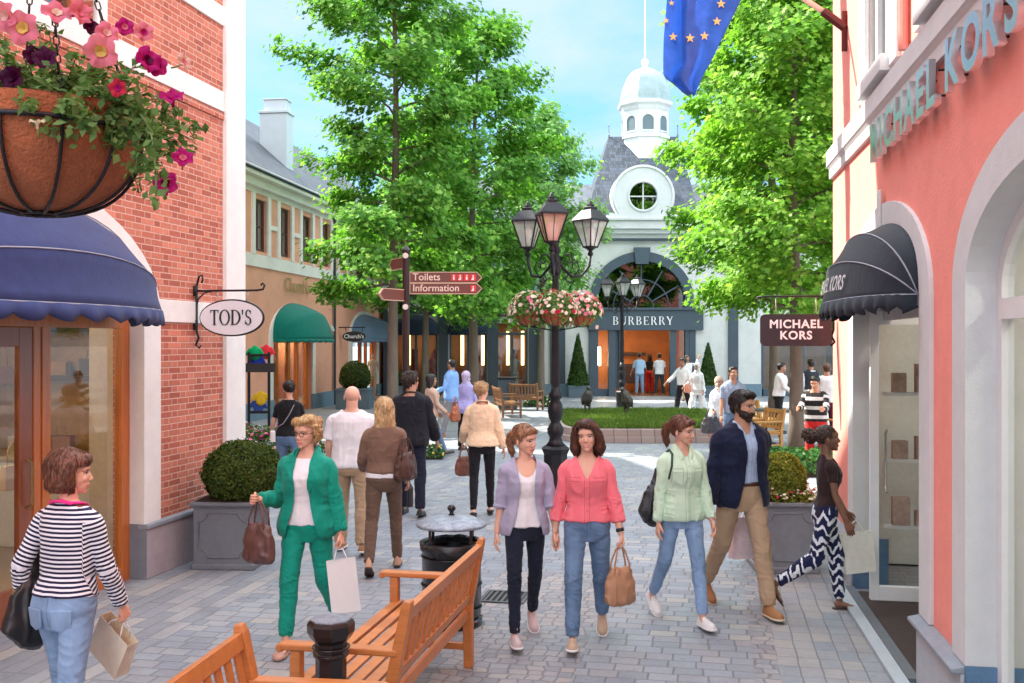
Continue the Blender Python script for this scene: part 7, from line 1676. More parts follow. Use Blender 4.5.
# --- hanging basket close to the camera
hbk = empty('hanging_basket', ((40-CX)/FPX*2.0, 2.0, Zat(127, 2.0)), 0, 'big hanging basket of pink and magenta petunias at upper left', 'hanging basket')
def near_basket(root):
    r, h = .192, .160; b = MB(); b.sm = True; pr = [(r*math.cos(R(t))**.8, -.01-h*math.sin(R(t))) for t in range(0, 90, 8)]+[(.01, -.01-h)]; b.lathe([(r*.9, -.03), (r*1.0, .025), (r*1.02, .03)]+[(r*1.01, .02)]+pr, 40, cap=False); b.build('coir_liner', coir, root)
    b = MB(); b.sm = True; b.tube([((r+.008)*math.cos(R(i*8)), (r+.008)*math.sin(R(i*8)), -.015) for i in range(45)], .0052, 8, closed=True); b.tube([(.035*math.cos(R(i*20)), .035*math.sin(R(i*20)), -h-.014) for i in range(18)], .004, 6, closed=True)
    for k in range(12): a = R(k*30+6); b.tube([((r+.007)*math.cos(R(t))**.8*math.cos(a), (r+.007)*math.cos(R(t))**.8*math.sin(a), -.012-(h+.004)*math.sin(R(t))) for t in range(0, 86, 7)], .0036, 8)
    b.build('wire_frame', BLACKIRON, root)
    b = MB(); b.sm = True
    for k in range(4):
        a = R(k*90+36); p0 = Vector((r*math.cos(a), r*math.sin(a), 0)); p1 = Vector((0, 0, .62))
        for q in range(34): c = p0.lerp(p1, (q+.5)/34); d = (p1-p0).normalized(); s = d.cross(Vector((0, 0, 1))).normalized() if q % 2 else d.cross(d.cross(Vector((0, 0, 1)))).normalized(); b.tube([c+d*.012*math.cos(R(i*60))+s*.0055*math.sin(R(i*60)) for i in range(6)], .0016, 4, closed=True)
    b.tube([(0, 0, .61), (0, 0, 1.6)], .004, 6); b.build('chain', BLACKIRON, root)
    rg = np.random.default_rng(8); stems = MB(); stems.sm = True; C = []; N = []; tips = []
    for i in range(190):
        a = rg.uniform(0, 6.283); e = rg.uniform(.05, 1.4); L = rg.uniform(.10, .19); d = Vector((math.cos(a)*math.cos(e), math.sin(a)*math.cos(e), math.sin(e)*.9)); p = Vector((math.cos(a), math.sin(a), 0))*r*rg.uniform(.1, .95)*math.cos(e)
        pts = [p]; q = p.copy(); v = d.copy()
        for s in range(5): v = (v+Vector((rg.normal()*.16, rg.normal()*.16, -.13+rg.normal()*.1))).normalized(); q = q+v*L/5; pts.append(q.copy())
        stems.tube(pts, [.0022, .002, .0019, .0017, .0014, .001], 5)
        for s in range(1, 6):
            for _ in range(9): C.append(pts[s]+Vector(rg.normal(0, .009, 3))); N.append(v*.3+Vector((0, -.2, .8)))
        tips.append((pts[-1], v))
    for x0, L, sd in ((.165, .27, 3), (.15, .20, 5), (.185, .16, 9), (.12, .13, 4), (.10, .12, 7)):     # trailing shoots on the right
        q = Vector((x0, -.06, .03)); v = Vector((.9, -.25, .25)); pts = [q.copy()]; g2 = np.random.default_rng(sd)
        for s in range(9): v = (v+Vector((-.10+g2.normal()*.07, g2.normal()*.06, -.26+g2.normal()*.05))).normalized(); q = q+v*L/9; pts.append(q.copy())
        stems.tube(pts, .002, 5)
        for s in range(1, 10):
            for _ in range(11): C.append(pts[s]+Vector(g2.normal(0, .012, 3))); N.append(Vector((0, -.5, .5)))
        tips.append((pts[-1], Vector((.1, -1, .1))))
    stems.build('stem', mat('green_stem', (.12, .22, .06), .6), root); leaves('foliage', np.array(C), np.array(N), .021, leafmat('petunia_leaf_near', (.055, .13, .035), (.13, .25, .075), .35, (.20, .34, .12)), root, 3)
    # trumpet blossoms: (px, py, size, material, centre material)
    yel = petal_mat('yellow_throat', (.85, .70, .20)); drk = petal_mat('dark_throat', (.12, .0, .06))
    for (px, py, s, m, cm, yaw, pit, dy) in ((23, 28, 1.25, PINK, yel, 0, 5, -.15), (57, 13, 1.1, PINK, CREAMP, 30, -35, -.13), (80, 12, 1.0, PINK, PINK, 60, -10, -.12), (101, 51, 1.25, PINK, yel, 5, 25, -.14), (5, 16, 1.1, PINK, PALEP, -20, 10, -.15), (107, 33, .9, PINK, PALEP, 40, -20, -.1), (144, 32, .75, PINK, MAG, 30, 0, -.05),
        (148, 60, 1.05, MAG, drk, 50, -15, -.10), (157, 66, .8, MAG, drk, 30, 10, -.08), (172, 97, .95, MAG, MAG, 10, -50, -.06), (183, 158, .85, MAG, PINK, 20, -30, -.06), (166, 183, 1.0, MAG, drk, -5, 0, -.08), (184, 62, .7, PALEP, PINK, 60, -20, -.02), (125, 27, .7, MAG, PINK, 20, 0, -.06), (45, 58, .9, DARKP, DARKP, 10, -20, -.15), (12, 77, 1.0, DARKP, DARKP, -10, 0, -.16), (33, 55, .7, DARKP, DARKP, 20, 0, -.14), (118, 88, .7, REDP, MAG, 0, 0, -.15), (37, 122, .55, CREAMP, CREAMP, 0, -80, -.22), (91, 27, .6, DARKP, DARKP, 40, 0, -.1)):
        Y = 2.0+dy; c = Vector(((px-CX)/FPX*Y, Y, Zat(py, Y)))-root.location; M = Matrix.Translation(c) @ Matrix.Rotation(R(yaw), 4, 'Z') @ Matrix.Rotation(R(90+pit), 4, 'X') @ Matrix.Scale(s*.74, 4)
        def bloom(rads, zs, wav):
            V = []; F = []; n = 30
            for j, (rr, z) in enumerate(zip(rads, zs)):
                for i in range(n): a = 2*math.pi*i/n; k = 1+(.16*abs(math.sin(2.5*a))-.06)*wav[j]; V.append((rr*k*math.cos(a), rr*k*math.sin(a), z+wav[j]*.0045*math.sin(5*a)+wav[j]*.002*math.sin(11*a+px)))
            for j in range(len(rads)-1):
                for i in range(n): F.append((j*n+i, j*n+(i+1) % n, (j+1)*n+(i+1) % n, (j+1)*n+i))
            return V, F
        b = MB(); b.sm = True; V, F = bloom((.004, .006, .013, .022, .031), (-.03, -.012, 0, .006, .004), (0, 0, .3, .8, 1.4)); b.add(V, F, M); fl = b.build('blossom', m, root)
        b = MB(); b.sm = True; V, F = bloom((.0, .006, .0115), (-.008, .0, .0035), (0, 0, .3)); b.add(V, F, M); b.build('throat', cm, fl)
        b = MB(); b.sm = True; b.tube([M @ Vector((0, 0, -.03)), M @ Vector((0, .004, -.05)), M @ Vector((0, .012, -.07))], .0018, 5); b.build('stalk', mat('green_stem', (.12, .22, .06)), fl)
near_basket(hbk)
eu_flag('blue flag with gold stars hanging from a slanted wall pole')
# --- street furniture
dv = Vector((.194, .981, 0)); th = math.atan2(dv.y, dv.x)
ca = (Vector((-.569, 5.22, 0))+Vector((-.234, 6.89, 0)))/2
bench('orange teak slatted bench beside the black litter bin', (ca.x-.06, ca.y, 0), th+math.pi+0, 1.76, group='orange teak benches in front')
d2 = Vector((.11, .82, 0)).normalized(); cb = Vector((-1.257, 4.80, 0))-d2*.88; bench('orange teak slatted bench behind the short black bollard, cut by the frame', (cb.x+.05, cb.y, 0), math.atan2(d2.y, d2.x), 1.76, group='orange teak benches in front')
bollard('short black octagonal cast iron bollard between the two benches', (-.905, 5.0, 0)); litter_bin('black round litter bin with domed lid behind the teak bench', (-.48, 7.95, 0)); drain('small square iron drain grate in the paving', (.14-.2, 8.75, 0), STREET_RZ)
def boxp(label, px, pyb, W, H, m, rz): 
    g = gnd(px, pyb); root = empty('planter', (g.x, g.y+W/2, 0), rz, label, 'planter'); planter_box(root, W, H, m); return root
p1 = boxp('square grey lead planter with panel moulding against the brick shop', 223.5, 570.5, .63, .68, GREYLEAD, R(-2)); e = empty('box_shrub', p1.location+Vector((0.03, 0, .66)), 0, 'clipped dark green box ball in the grey planter by the brick wall', 'shrub'); clipped_ball(e, (0.08, 0, .25), .40, .33, 15000, .030, BOX_G, 3)
p2 = boxp('square grey planter with panel moulding near the coral shop', 790, 574, .60, .70, mat('pale_lead_planter', (.27, .27, .29), .6, var=.15, vs=2.5, bmp=.25, bs=40), R(-3)); e = empty('flowering_shrub', p2.location+Vector((.0, 0, .68)), 0, 'yellow green rounded shrub with small cream flowers in right planter', 'shrub')
YG = leafmat('yellow_green_leaf', (.08, .13, .012), (.26, .30, .04), .35, (.45, .42, .10)); clipped_ball(e, (-.02, 0, .20), .26, .25, 9000, .034, YG, 5); rg = np.random.default_rng(5)
pp = rg.uniform(-1, 1, (900, 3))*np.array((.31, .31, .06))+np.array((0, 0, .05)); leaves('foliage', pp, np.tile((0, -.3, 1), (900, 1)), .05, YG, e, 7); petunia_mass(e, pp[:160]+np.array((0, -.02, .05)), np.tile((0., -.5, 1), (160, 1)), .035, [CREAMP, PALEP, REDP, CREAMP], 9)
# --- planting around the plaza
low_hedge('ivy_patch', 'dark green ground ivy behind the right planter around the tree foot', 'ground cover', (4.95, 17.3), (1.35, .9, .38), 5000, IVY_G, 31, .075)
low_hedge('flower_hedge', 'low green hedge topped with purple pink flowers beside brick building', 'flower bed', (-4.75, 19.0), (1.15, .55, .62), 5000, leafmat('hedge_leaf', (.03, .08, .015), (.08, .2, .03), .3), 33, .06, [MAG, PINK, PALEP], 420, fs=.07)
low_hedge('white_flower_clump', 'small leafy clump with white flowers beside the far bench', 'flower bed', (.95, 34.5), (.55, .35, .35), 900, IVY_G, 35, .10, [CREAMP], 90, fs=.09)
low_hedge('flower_pot_clump', 'small leafy clump with yellow flowers behind black jacket man', 'flower bed', (-1.62, 19.2), (.32, .28, .32), 700, IVY_G, 36, .06, [CREAMP, petal_mat('yellow_petal', (.8, .6, .1))], 60, fs=.05)
def grass_bed():
    root = empty('raised_grass_bed', (3.45, 25.3, 0), 0, 'long raised bed with pinkish stone edging before the white shop', 'planting bed'); a, b_ = 2.35, 3.2
    ol = [(a*math.copysign(abs(math.cos(2*math.pi*i/60))**.32, math.cos(2*math.pi*i/60)), b_*math.copysign(abs(math.sin(2*math.pi*i/60))**.32, math.sin(2*math.pi*i/60))) for i in range(60)]
    il = [(x*.95, y*.95) for x, y in ol]; M = Matrix.Identity(4)
    m, nt, bs = newmat('pink_grey_coping'); co = objco(nt); sx = nd(nt, 'ShaderNodeSeparateXYZ'); lk(nt, co, sx.inputs[0]); r, rc, j = sett(nt, sx.outputs[0], mth(nt, 'ADD', sx.outputs[2], sx.outputs[1]), .30, 5.0, .008, 0); lk(nt, mixc(nt, j, ramp(nt, r, [(0, (.34, .26, .23)), (1, (.44, .36, .32))]), (.12, .1, .09)), bs.inputs['Base Color']); bs.inputs['Roughness'].default_value = .8; bump(nt, bs, noise(nt, co, 30, 4), .4, .01)
    b = MB(); 
    for z0, z1, k in ((0, .14, 1.03), (.141, .30, 1.0)): b.prism([(x*k, y*k) for x, y in ol], z0, z1)
    o = b.build('stone_edging', m, root, bevel=.01); fixn(o)
    b = MB(); b.prism(il, .301, .31); b.build('soil', mat('soil', (.035, .022, .015)), root)
    rg = np.random.default_rng(3); n = 26000; P = rg.uniform(-1, 1, (n, 2)); P = P[(np.abs(P[:, 0])**6+np.abs(P[:, 1])**6) < .93]; n = len(P); h = .03+.07*vnoise(np.stack([P[:, 0]*7, P[:, 1]*7, P[:, 0]*0], 1), 4)+.06*rg.random(n); X = P[:, 0]*a*.96; Yp = P[:, 1]*b_*.96; V = []
    t = rg.uniform(0, 6.283, n); w = .012; lx = rg.normal(0, .06, n); ly = rg.normal(0, .06, n); c, s = np.cos(t)*w, np.sin(t)*w; z0 = np.full(n, .30)
    V = np.stack([np.stack([X-c, Yp-s, z0], 1), np.stack([X+c, Yp+s, z0], 1), np.stack([X+lx, Yp+ly, z0+h], 1)], 1).reshape(-1, 3); me = np_mesh('grass', V, np.arange(3*n).reshape(n, 3)); a_ = me.attributes.new('rnd', 'FLOAT', 'POINT'); a_.data.foreach_set('value', np.repeat(rg.random(n), 3).astype(np.float32))
    g = link('grass', me, leafmat('grass_blade', (.07, .12, .02), (.13, .24, .04), .35, (.26, .34, .08))); g.location = root.location; tag(g, kind='stuff')
grass_bed()
bronze_bird('bronze bird statue on the left of the grass bed, standing upright', (2.05, 27.2, .30), R(20), 0); bronze_bird('bronze bird statue stooping beside the far lamp post', (3.02, 26.4, .30), R(-60), .06)
TUB = mat('teal_grey_tub', (.10, .15, .19), .6); YEW = leafmat('yew_leaf', (.02, .055, .012), (.045, .10, .02), .2, (.08, .15, .03))
tub_plant('cone clipped dark green yew in tub left of the shop entrance', 'cone_topiary', ((578-CX)*.0402, 40.2, 0), .40, .42, TUB, ('cone', 2.1, .42), YEW, 'topiary', 41, 3500)
tub_plant('cone clipped dark green yew in tub right of the shop entrance', 'cone_topiary', ((708-CX)*.0402, 40.2, 0), .40, .42, TUB, ('cone', 1.75, .40), YEW, 'topiary', 42, 3500)
tub_plant('clipped green box ball in dark tub beside orange shop row', 'ball_topiary', ((355-CX)*.0335, 33.5, 0), .55, .62, TUB, ('ball', .52), BOX_G, 'topiary', 43, 3000)
tub_plant('small clipped ball in tub behind the finger post', 'ball_topiary', ((398-CX)*.038, 38.0, 0), .35, .5, TUB, ('ball', .36), BOX_G, 'topiary', 44, 1500)
# --- far benches and cafe
WOOD2 = mat('golden_teak', (.50, .26, .07), .5, var=.2, stretch=(4, 1, 4)); WOOD3 = mat('brown_teak', (.22, .10, .04), .5, var=.2)
bench('brown wooden bench facing right in front of the middle shop row', ((499-CX)*.030, 30.0, 0), R(100), 1.5, wood=WOOD3, group='far wooden benches'); bench('brown wooden armchair bench beside the white flower clump', ((524-CX)*.0325, 32.5, 0), R(160), 1.0, wood=WOOD3, group='far wooden benches')
b_ = MB(); e = empty('litter_bin', ((507-CX)*.033, 33.0, 0), 0, 'dark square litter bin behind the brown wooden bench', 'litter bin'); b_.box(-.28, .28, -.28, .28, 0, 1.0); b_.build('body', NAVYPAINT, e, bevel=.02); b_ = MB(); b_.box(-.32, .32, -.32, .32, 1.001, 1.07); b_.build('lid', BLACKIRON, e, bevel=.02)
bench('golden wooden armchair beside the right tree trunk', ((772-CX)*.0205, 20.5, 0), R(-70), .70, wood=WOOD2, group='golden wooden cafe armchairs'); bench('golden wooden armchair at the back edge of the cafe', ((757-CX)*.0232, 23.6, 0), R(110), .70, wood=WOOD2, group='golden wooden cafe armchairs')
bench('golden wooden armchair half hidden behind the coral building', ((812-CX)*.0208, 20.8, 0), R(10), .70, wood=WOOD2, group='golden wooden cafe armchairs')
def cafe_table(px, Y, label):
    e = empty('cafe_table', ((px-CX)/FPX*Y, Y, 0), 0, label, 'table'); b = MB(); b.sm = True; b.lathe([(0, .72), (.38, .72), (.40, .735), (.38, .75), (0, .75)], 24); b.build('tabletop', mat('dark_tabletop', (.03, .028, .03), .4), e)
    b = MB(); b.sm = True; b.lathe([(.22, 0), (.22, .02), (.04, .05), (.03, .1), (.03, .70), (.12, .72)], 14); b.build('pedestal', BLACKIRON, e)
cafe_table(766, 22.0, 'round dark cafe table between the golden armchairs'); cafe_table(800, 21.6, 'round dark cafe table before the seated person')
def display_stand():
    e = empty('display_stand', ((259-CX)*.0225, 22.5, 0), R(8), 'black metal frame stand with hanging green, blue and yellow garments', 'display stand'); b = MB(); w = .22
    for x in (-w, w): b.box(x-.03, x+.03, -.03, .03, 0, 2.0)
    b.box(-w, w, -.02, .02, .62, .68); b.box(-w, w, -.02, .02, 1.9, 1.96); b.build('frame', BLACKIRON, e); b = MB(); b.box(-w-.16, w+.14, -.05, .03, 1.55, 1.75); b.build('name_board', mat('black_board', (.02, .02, .02), .4), e)
    me = text_mesh('SHOES', .15, .003); bpy.data.meshes.remove(me)
    for i, (x, z, c) in enumerate(((-.10, 1.98, (.0, .32, .10)), (-.06, 1.78, (.02, .06, .45)), (.02, .95, (.7, .45, .02)), (-.04, .78, (.03, .08, .3)), (.13, 2.0, (.6, .03, .04)))):
        P, Q = remesh([limb([(0, 0, .16), (0, 0, .05), (0, 0, -.12)], [(.05, .03), (.13, .05), (.11, .05)], 12), limb([(-.1, 0, .1), (-.2, 0, -.05)], [.04, .035], 8), limb([(.1, 0, .1), (.19, 0, -.06)], [.04, .035], 8)], .02, 2); o = link('garment', np_mesh('garment', P, Q, True), clothmat('garment_%d' % i, c), e); o.location = (x, .09+.05*i, z)
display_stand()
def oval_sign(label):
    b0 = Vector((-6.39, 35.3, 0))+Vector((.137, .99, 0))*.9; e = empty('hanging_sign', b0, R(0), label, 'sign'); b = MB(); b.tube([(0, 0, 2.75), (.95, 0, 2.75)], .02, 6); b.tube([(.25, 0, 2.75), (.25, 0, 2.6)], .012, 6); b.tube([(.85, 0, 2.75), (.85, 0, 2.6)], .012, 6); b.build('bracket', BLACKIRON, e)
    pn = panel('board', [(.55+.42*math.cos(2*math.pi*i/32), 2.42+.19*math.sin(2*math.pi*i/32)) for i in range(32)], [], -.02, .02, mat('black_board', (.02, .02, .02), .4), e); me = text_mesh("Church's", .2, .004, .003); o = link('lettering', me, mat('white_letter', (.85, .85, .85), .5), pn); o.rotation_euler = (R(90), 0, 0); o.location = (.55, -.026, 2.42)
oval_sign('small black oval sign with white script on the orange wall')
# --- mannequins and goods in the windows
def mannequin(x, y, z, label, c, rz=0):
    P, Q = remesh([limb([(0, 0, .75), (0, 0, .95), (0, 0, 1.1), (0, 0, 1.3), (0, 0, 1.42)], [(.13, .09), (.12, .08), (.11, .08), (.15, .09), (.08, .06)], 14), ellipsoid((0, 0, 1.56), (.07, .085, .11)), limb([(0, 0, 1.4), (0, 0, 1.52)], [.045, .04], 8)]+[limb([(s*.16, 0, 1.35), (s*.21, .02, 1.08), (s*.2, -.06, .86)], [.045, .035, .025], 8) for s in (-1, 1)]+[limb([(s*.08, 0, .82), (s*.09, 0, .45), (s*.09, .02, .06)], [.085, .055, .035], 8) for s in (-1, 1)], .025, 2)
    o = link('mannequin', np_mesh('mannequin', P, Q, True), clothmat('mannequin_%s' % label[:9], c)); o.location = (x, y, z); o.rotation_euler.z = rz; tag(o, label, 'mannequin'); return o
mannequin(-5.55, 39.9, .1, 'pale clothed mannequin in the orange row window', (.5, .42, .33)); mannequin((496-CX)*.0424, 42.4, .1, 'white dressed mannequin behind the middle shop window', (.7, .7, .68)); mannequin((515-CX)*.0424, 42.5, .1, 'pale grey dressed mannequin in the right middle window', (.55, .58, .6)); mannequin((432-CX)*.0424, 42.6, .1, 'mauve dressed mannequin in the left middle window', (.4, .2, .25))
def window_bag(px, py, q, sz, c, label):
    o, d = Vector((-3.485, 9.41, 0)), Vector((.199, .980, 0)); inn = Vector((-.980, .199, 0)); r = (px-CX)/FPX; P = o+inn*q; s = (P.x-r*P.y)/(r*d.y-d.x); p = P+d*s; z = Zat(py, p.y)
    e = empty('display_handbag', (p.x, p.y, z), math.atan2(.98, .199), label, 'handbag'); b = MB(); w, h = sz; b.add([(-w/2, -.06, 0), (w/2, -.06, 0), (w/2, .06, 0), (-w/2, .06, 0), (-w*.38, -.03, h), (w*.38, -.03, h), (w*.38, .03, h), (-w*.38, .03, h)], [(0, 3, 2, 1), (4, 5, 6, 7), (0, 1, 5, 4), (1, 2, 6, 5), (2, 3, 7, 6), (3, 0, 4, 7)]); b.build('body', mat('bag_%s' % label[:8], c, .5), e, bevel=.012)
    b = MB(); b.sm = True; b.tube([(-w*.22, 0, h-.01), (-w*.18, 0, h+.14), (0, 0, h+.2), (w*.18, 0, h+.14), (w*.22, 0, h-.01)], .007, 6); b.build('handle', mat('bag_%s' % label[:8], c), e)
window_bag(12, 489, .95, (.30, .22), (.50, .38, .22), 'beige leather tote on the shelf behind the brown door'); window_bag(3, 384, .95, (.26, .16), (.28, .12, .06), 'brown leather bag on the upper shelf behind the door'); window_bag(78, 352, 2.7, (.34, .2), (.12, .09, .07), 'dark handbag high on the rear wall shelf'); window_bag(95, 452, 2.7, (.36, .22), (.55, .42, .25), 'sand coloured handbag on the rear wall shelf')
# --- trees
tree('tall bright green tree left of the finger post, its crown reaching over the orange row', 393, 25.5, 13.6, 3.3, .15, interp([(0, 2.3), (.12, 2.2), (.28, 1.7), (.42, 2.0), (.48, 2.8), (.54, 2.9), (.62, 1.9), (.8, 1.6), (1, .5)]), 5, 30000, .145, 0)
tree('green tree directly behind the lamp post with slim dark trunk', 474, 29.5, 11.8, 2.9, .15, interp([(0, 2.0), (.25, 2.6), (.5, 2.6), (.75, 1.9), (1, .5)]), 9, 20000, .155, 0)
tree('pale green airy tree between the lamp post and white building', 541, 37.0, 10.9, 3.4, .14, interp([(0, 1.6), (.3, 2.3), (.6, 2.0), (1, .5)]), 12, 13000, .17, 2)
tree('large bright tree beside the golden armchair, its trunk behind the maroon sign', 796, 18.6, 9.6, 2.55, .14, interp([(0, 1.45), (.15, 1.8), (.5, 1.75), (.8, 1.3), (1, .5)]), 21, 30000, .12, 1)
tree('tall bright tree standing behind the nearest right tree, over the cafe', 774, 26.5, 13.0, 3.2, .15, interp([(0, 2.3), (.15, 2.7), (.45, 2.5), (.7, 2.0), (1, .7)]), 27, 38000, .15, 1)
tree('darker tree far right beyond the cafe, partly hidden by the coral shop', 850, 34.0, 11.5, 3.0, .16, interp([(0, 2.2), (.4, 3.0), (1, .8)]), 33, 16000, .17, 0)
tree('dense tree at the back between the orange row and the white row', 425, 38.0, 10.0, 3.2, .15, interp([(0, 2.0), (.4, 2.8), (1, .8)]), 37, 18000, .17, 0)
# ================================================================== THE PEOPLE
def C_(n, c, **k): return clothmat(n, c, **k)
denim = C_('mid_blue_denim', (.09, .155, .255), pattern='denim'); denim_l = C_('light_blue_denim', (.17, .27, .41), pattern='denim'); denim_d = C_('dark_denim', (.012, .018, .035), pattern=None); blackc = C_('black_cloth', (.012, .012, .014)); whitec = C_('white_cotton', (.80, .80, .82)); whitel = C_('white_linen', (.82, .82, .82))
teal = C_('emerald_green_suit', (.003, .28, .195), rough=.7); pink = C_('coral_pink_blouse', (.88, .19, .23), pattern='blouse'); mint = C_('pale_mint_cotton', (.58, .78, .58), pattern='placket'); lav = C_('lavender_grey_knit', (.38, .37, .50), weave=500); navy = C_('navy_wool', (.010, .014, .040)); skyb = C_('pale_blue_shirt', (.42, .54, .72), pattern='placket'); chino = C_('tan_chino', (.46, .32, .20)); brownj = C_('taupe_brown_jacket', (.20, .12, .085)); browng = C_('taupe_trousers', (.13, .085, .06)); beige = C_('cream_beige_jacket', (.78, .58, .38)); stripes = C_('navy_white_stripes', (.80, .80, .84), stripes=(.0225, .50, (.012, .014, .05))); zig = C_('navy_zigzag_print', (.012, .016, .06), pattern='zigzag'); choc = C_('dark_brown_top', (.035, .018, .018))
tans = mat('tan_suede', (.36, .17, .07), .8); whl = mat('white_leather', (.78, .78, .76), .5, var=.04); gum = mat('gum_sole', (.6, .5, .35), .6); blk = mat('black_leather', (.015, .015, .016), .35); brl = mat('dark_brown_leather', (.07, .03, .02), .4, bmp=.3, bs=80); tanl = mat('tan_leather', (.42, .22, .12), .45, bmp=.3, bs=70); pinkl = mat('pink_grey_sneaker', (.6, .48, .48), .6)
def hw(i, s, off=(0, 0, 0)): bpy.context.view_layer.update(); return i['root'].matrix_world @ (i['hand'+s]+i['dz']+Vector(off))
def Mt(p, rz=0, tilt=0, s=1.0, tx=0): return Matrix.Translation(p) @ Matrix.Rotation(R(rz), 4, 'Z') @ Matrix.Rotation(R(tilt), 4, 'Y') @ Matrix.Rotation(R(tx), 4, 'X') @ Matrix.Scale(s, 4)
BLOND = (.42, .25, .10); BLONDH = (.80, .58, .30); BRN = (.055, .020, .009); DBR = (.022, .011, .006); BLK = (.008, .006, .005)
# 1 striped back view
P1 = make_person(66, 5.15, 1.68, 162, 'woman in navy and white striped top with pink collar, seen from behind', skin='fair', bulk=1.0, head=(-46, 2, 0), hair=('bob', (.115, .038, .018), (.30, .12, .06)),
    top=dict(m=stripes, sleeve=1.93, neck='crew', hem=.955, fold=.006, e=.012, se=.008), pants=dict(m=denim_l, e=.004), shoes=dict(m=blk, kind='flat'), pose=dict(lean=4, armR=(8, 9, 14, 8), armL=(-18, 20, 30, 6), legL=(16, 4, 8, 0), legR=(-14, 4, 20, 25), curlR=1.0, curlL=.9))
g = [limb([P1['xf']((.06, .055, 1.415)), P1['xf']((0, .08, 1.43)), P1['xf']((-.06, .055, 1.415))], [(.008, .03)]*3, 10, ref=(0, 0, 1)), limb([P1['xf']((-.07, .055, 1.42)), P1['xf']((-.07, 0, 1.415)), P1['xf']((-.045, -.05, 1.39)), P1['xf']((0, -.075, 1.36)), P1['xf']((.045, -.05, 1.39)), P1['xf']((.07, 0, 1.415)), P1['xf']((.07, .055, 1.42))], [(.008, .028)]*7, 10, ref=(0, 0, 1))]
Pq, Qq = remesh([(v, f) for v, f in g], .006, 1); Pq = Pq+np.array(P1['dz'])-np.array((0, 0, 0)); link('collar', np_mesh('collar', Pq, Qq, True), C_('magenta_collar', (.80, .03, .25)), P1['root'])
# back pockets on the jeans
pk = P1['k']
for s in (-1, 1):
    b = MB(); b.sm = True; c = Vector((s*.080, .118, .865))*pk+P1['dz']; poly = [(-.055, .045), (.055, .045), (.05, -.05), (0, -.07), (-.05, -.05)]; n_ = Vector((s*.35, 1, -.12)).normalized()
    M = Matrix.Translation(c+n_*.010) @ n_.to_track_quat('Z', 'Y').to_matrix().to_4x4(); b.prism([(x*pk, y*pk) for x, y in poly], -.012, .002, M); o = b.build('back_pocket', denim_l, P1['root'], bevel=.004); fixn(o)
h = hw(P1, 'R'); shopping_bag('shopping_bag', Mt(h, -28, 33, 1, 8), .25, .24, .09, mat('cream_paper', (.80, .66, .50), .7), 'cream paper shopping bag with white edge held by the striped woman', handle=mat('white_cord', (.8, .8, .8), .6), hl=.07)
h = hw(P1, 'L', (.0, .02, 0)); sh_ = P1['root'].matrix_world @ (P1['J']['SL']+P1['dz']); handbag(Mt(sh_+Vector((-.08, .04, -.17)), 60, 0, 1.12), 'black soft leather shoulder bag under the striped woman\'s left arm', blk, 'hobo')
# 2 emerald suit
P2 = make_person(307, 7.35, 1.69, -6, 'woman in emerald green trouser suit and white top with glasses', skin='fair', head=(-22, 4, 3), hair=('short_wavy', (.50, .30, .12), (.85, .62, .32)),
    top=dict(m=whitec, sleeve=.5, neck='crew', hem=.91, fold=.008, e=.016), jacket=dict(m=teal, hem=.82, open=.078, sleeve=1.90, flare=.022, spread=.05), pants=dict(m=teal, e=.010, knee=.012, hem=.012, len=.93), shoes=dict(kind='flat', m=mat('nude_pumps', (.55, .32, .24), .4)), pose=dict(lean=1, armR=(-8, 14, 104, -6), armL=(-6, 12, 14, 0), legR=(17, 1, 8, 0), legL=(-6, 4, 34, 34), curlR=1.1, curlL=1.0, thumbR=(0, 0, 1)))
gl = MB(); gl.sm = True
for s in (-1, 1): gl.tube([P2['HM'] @ Vector((s*.031+.022*math.cos(R(i*24)), -.098+.004*abs(math.cos(R(i*24))), .002+.015*math.sin(R(i*24)))) for i in range(15)], .0022, 5, closed=True); gl.tube([P2['HM'] @ Vector(v) for v in ((s*.053, -.096, .006), (s*.076, -.07, .008), (s*.080, .0, .006))], .0022, 5)
gl.tube([P2['HM'] @ Vector(v) for v in ((-.009, -.1, .004), (.009, -.1, .004))], .0022, 5); gl.build('glasses', mat('dark_frame', (.03, .015, .01), .3), P2['root'])
h = hw(P2, 'L'); shopping_bag('shopping_bag', Mt(h, 12, -6, 1), .21, .38, .09, whl, 'tall white paper shopping bag held by the emerald suit woman', handle=mat('white_cord', (.8, .8, .8), .6), hl=.10)
h = hw(P2, 'R'); handbag(Mt(h+Vector((.03, .05, -.02)), -30, 0, 1.0), 'brown slouchy leather handbag hanging from the emerald suit woman\'s wrist', mat('plum_brown_leather', (.13, .06, .05), .4, bmp=.3), 'tote', s=.8)
# 3 bald man
P3 = make_person(352, 10.6, 1.75, 178, 'bald man in white T-shirt and khaki trousers walking away', male=True, skin='fair', bulk=1.14, head=(6, -4, 0), top=dict(m=whitec, sleeve=.75, neck='crew', hem=.86, e=.018, se=.020, sflare=.012, flare=.006, fold=.010), pants=dict(m=chino, e=.014, knee=.018, hem=.022), shoes=dict(m=tans, sole=whl), pose=dict(armL=(0, 12, 30, 8), armR=(4, 12, 30, 8), legL=(9, 4, 4, 0), legR=(-8, 4, 12, 14)))
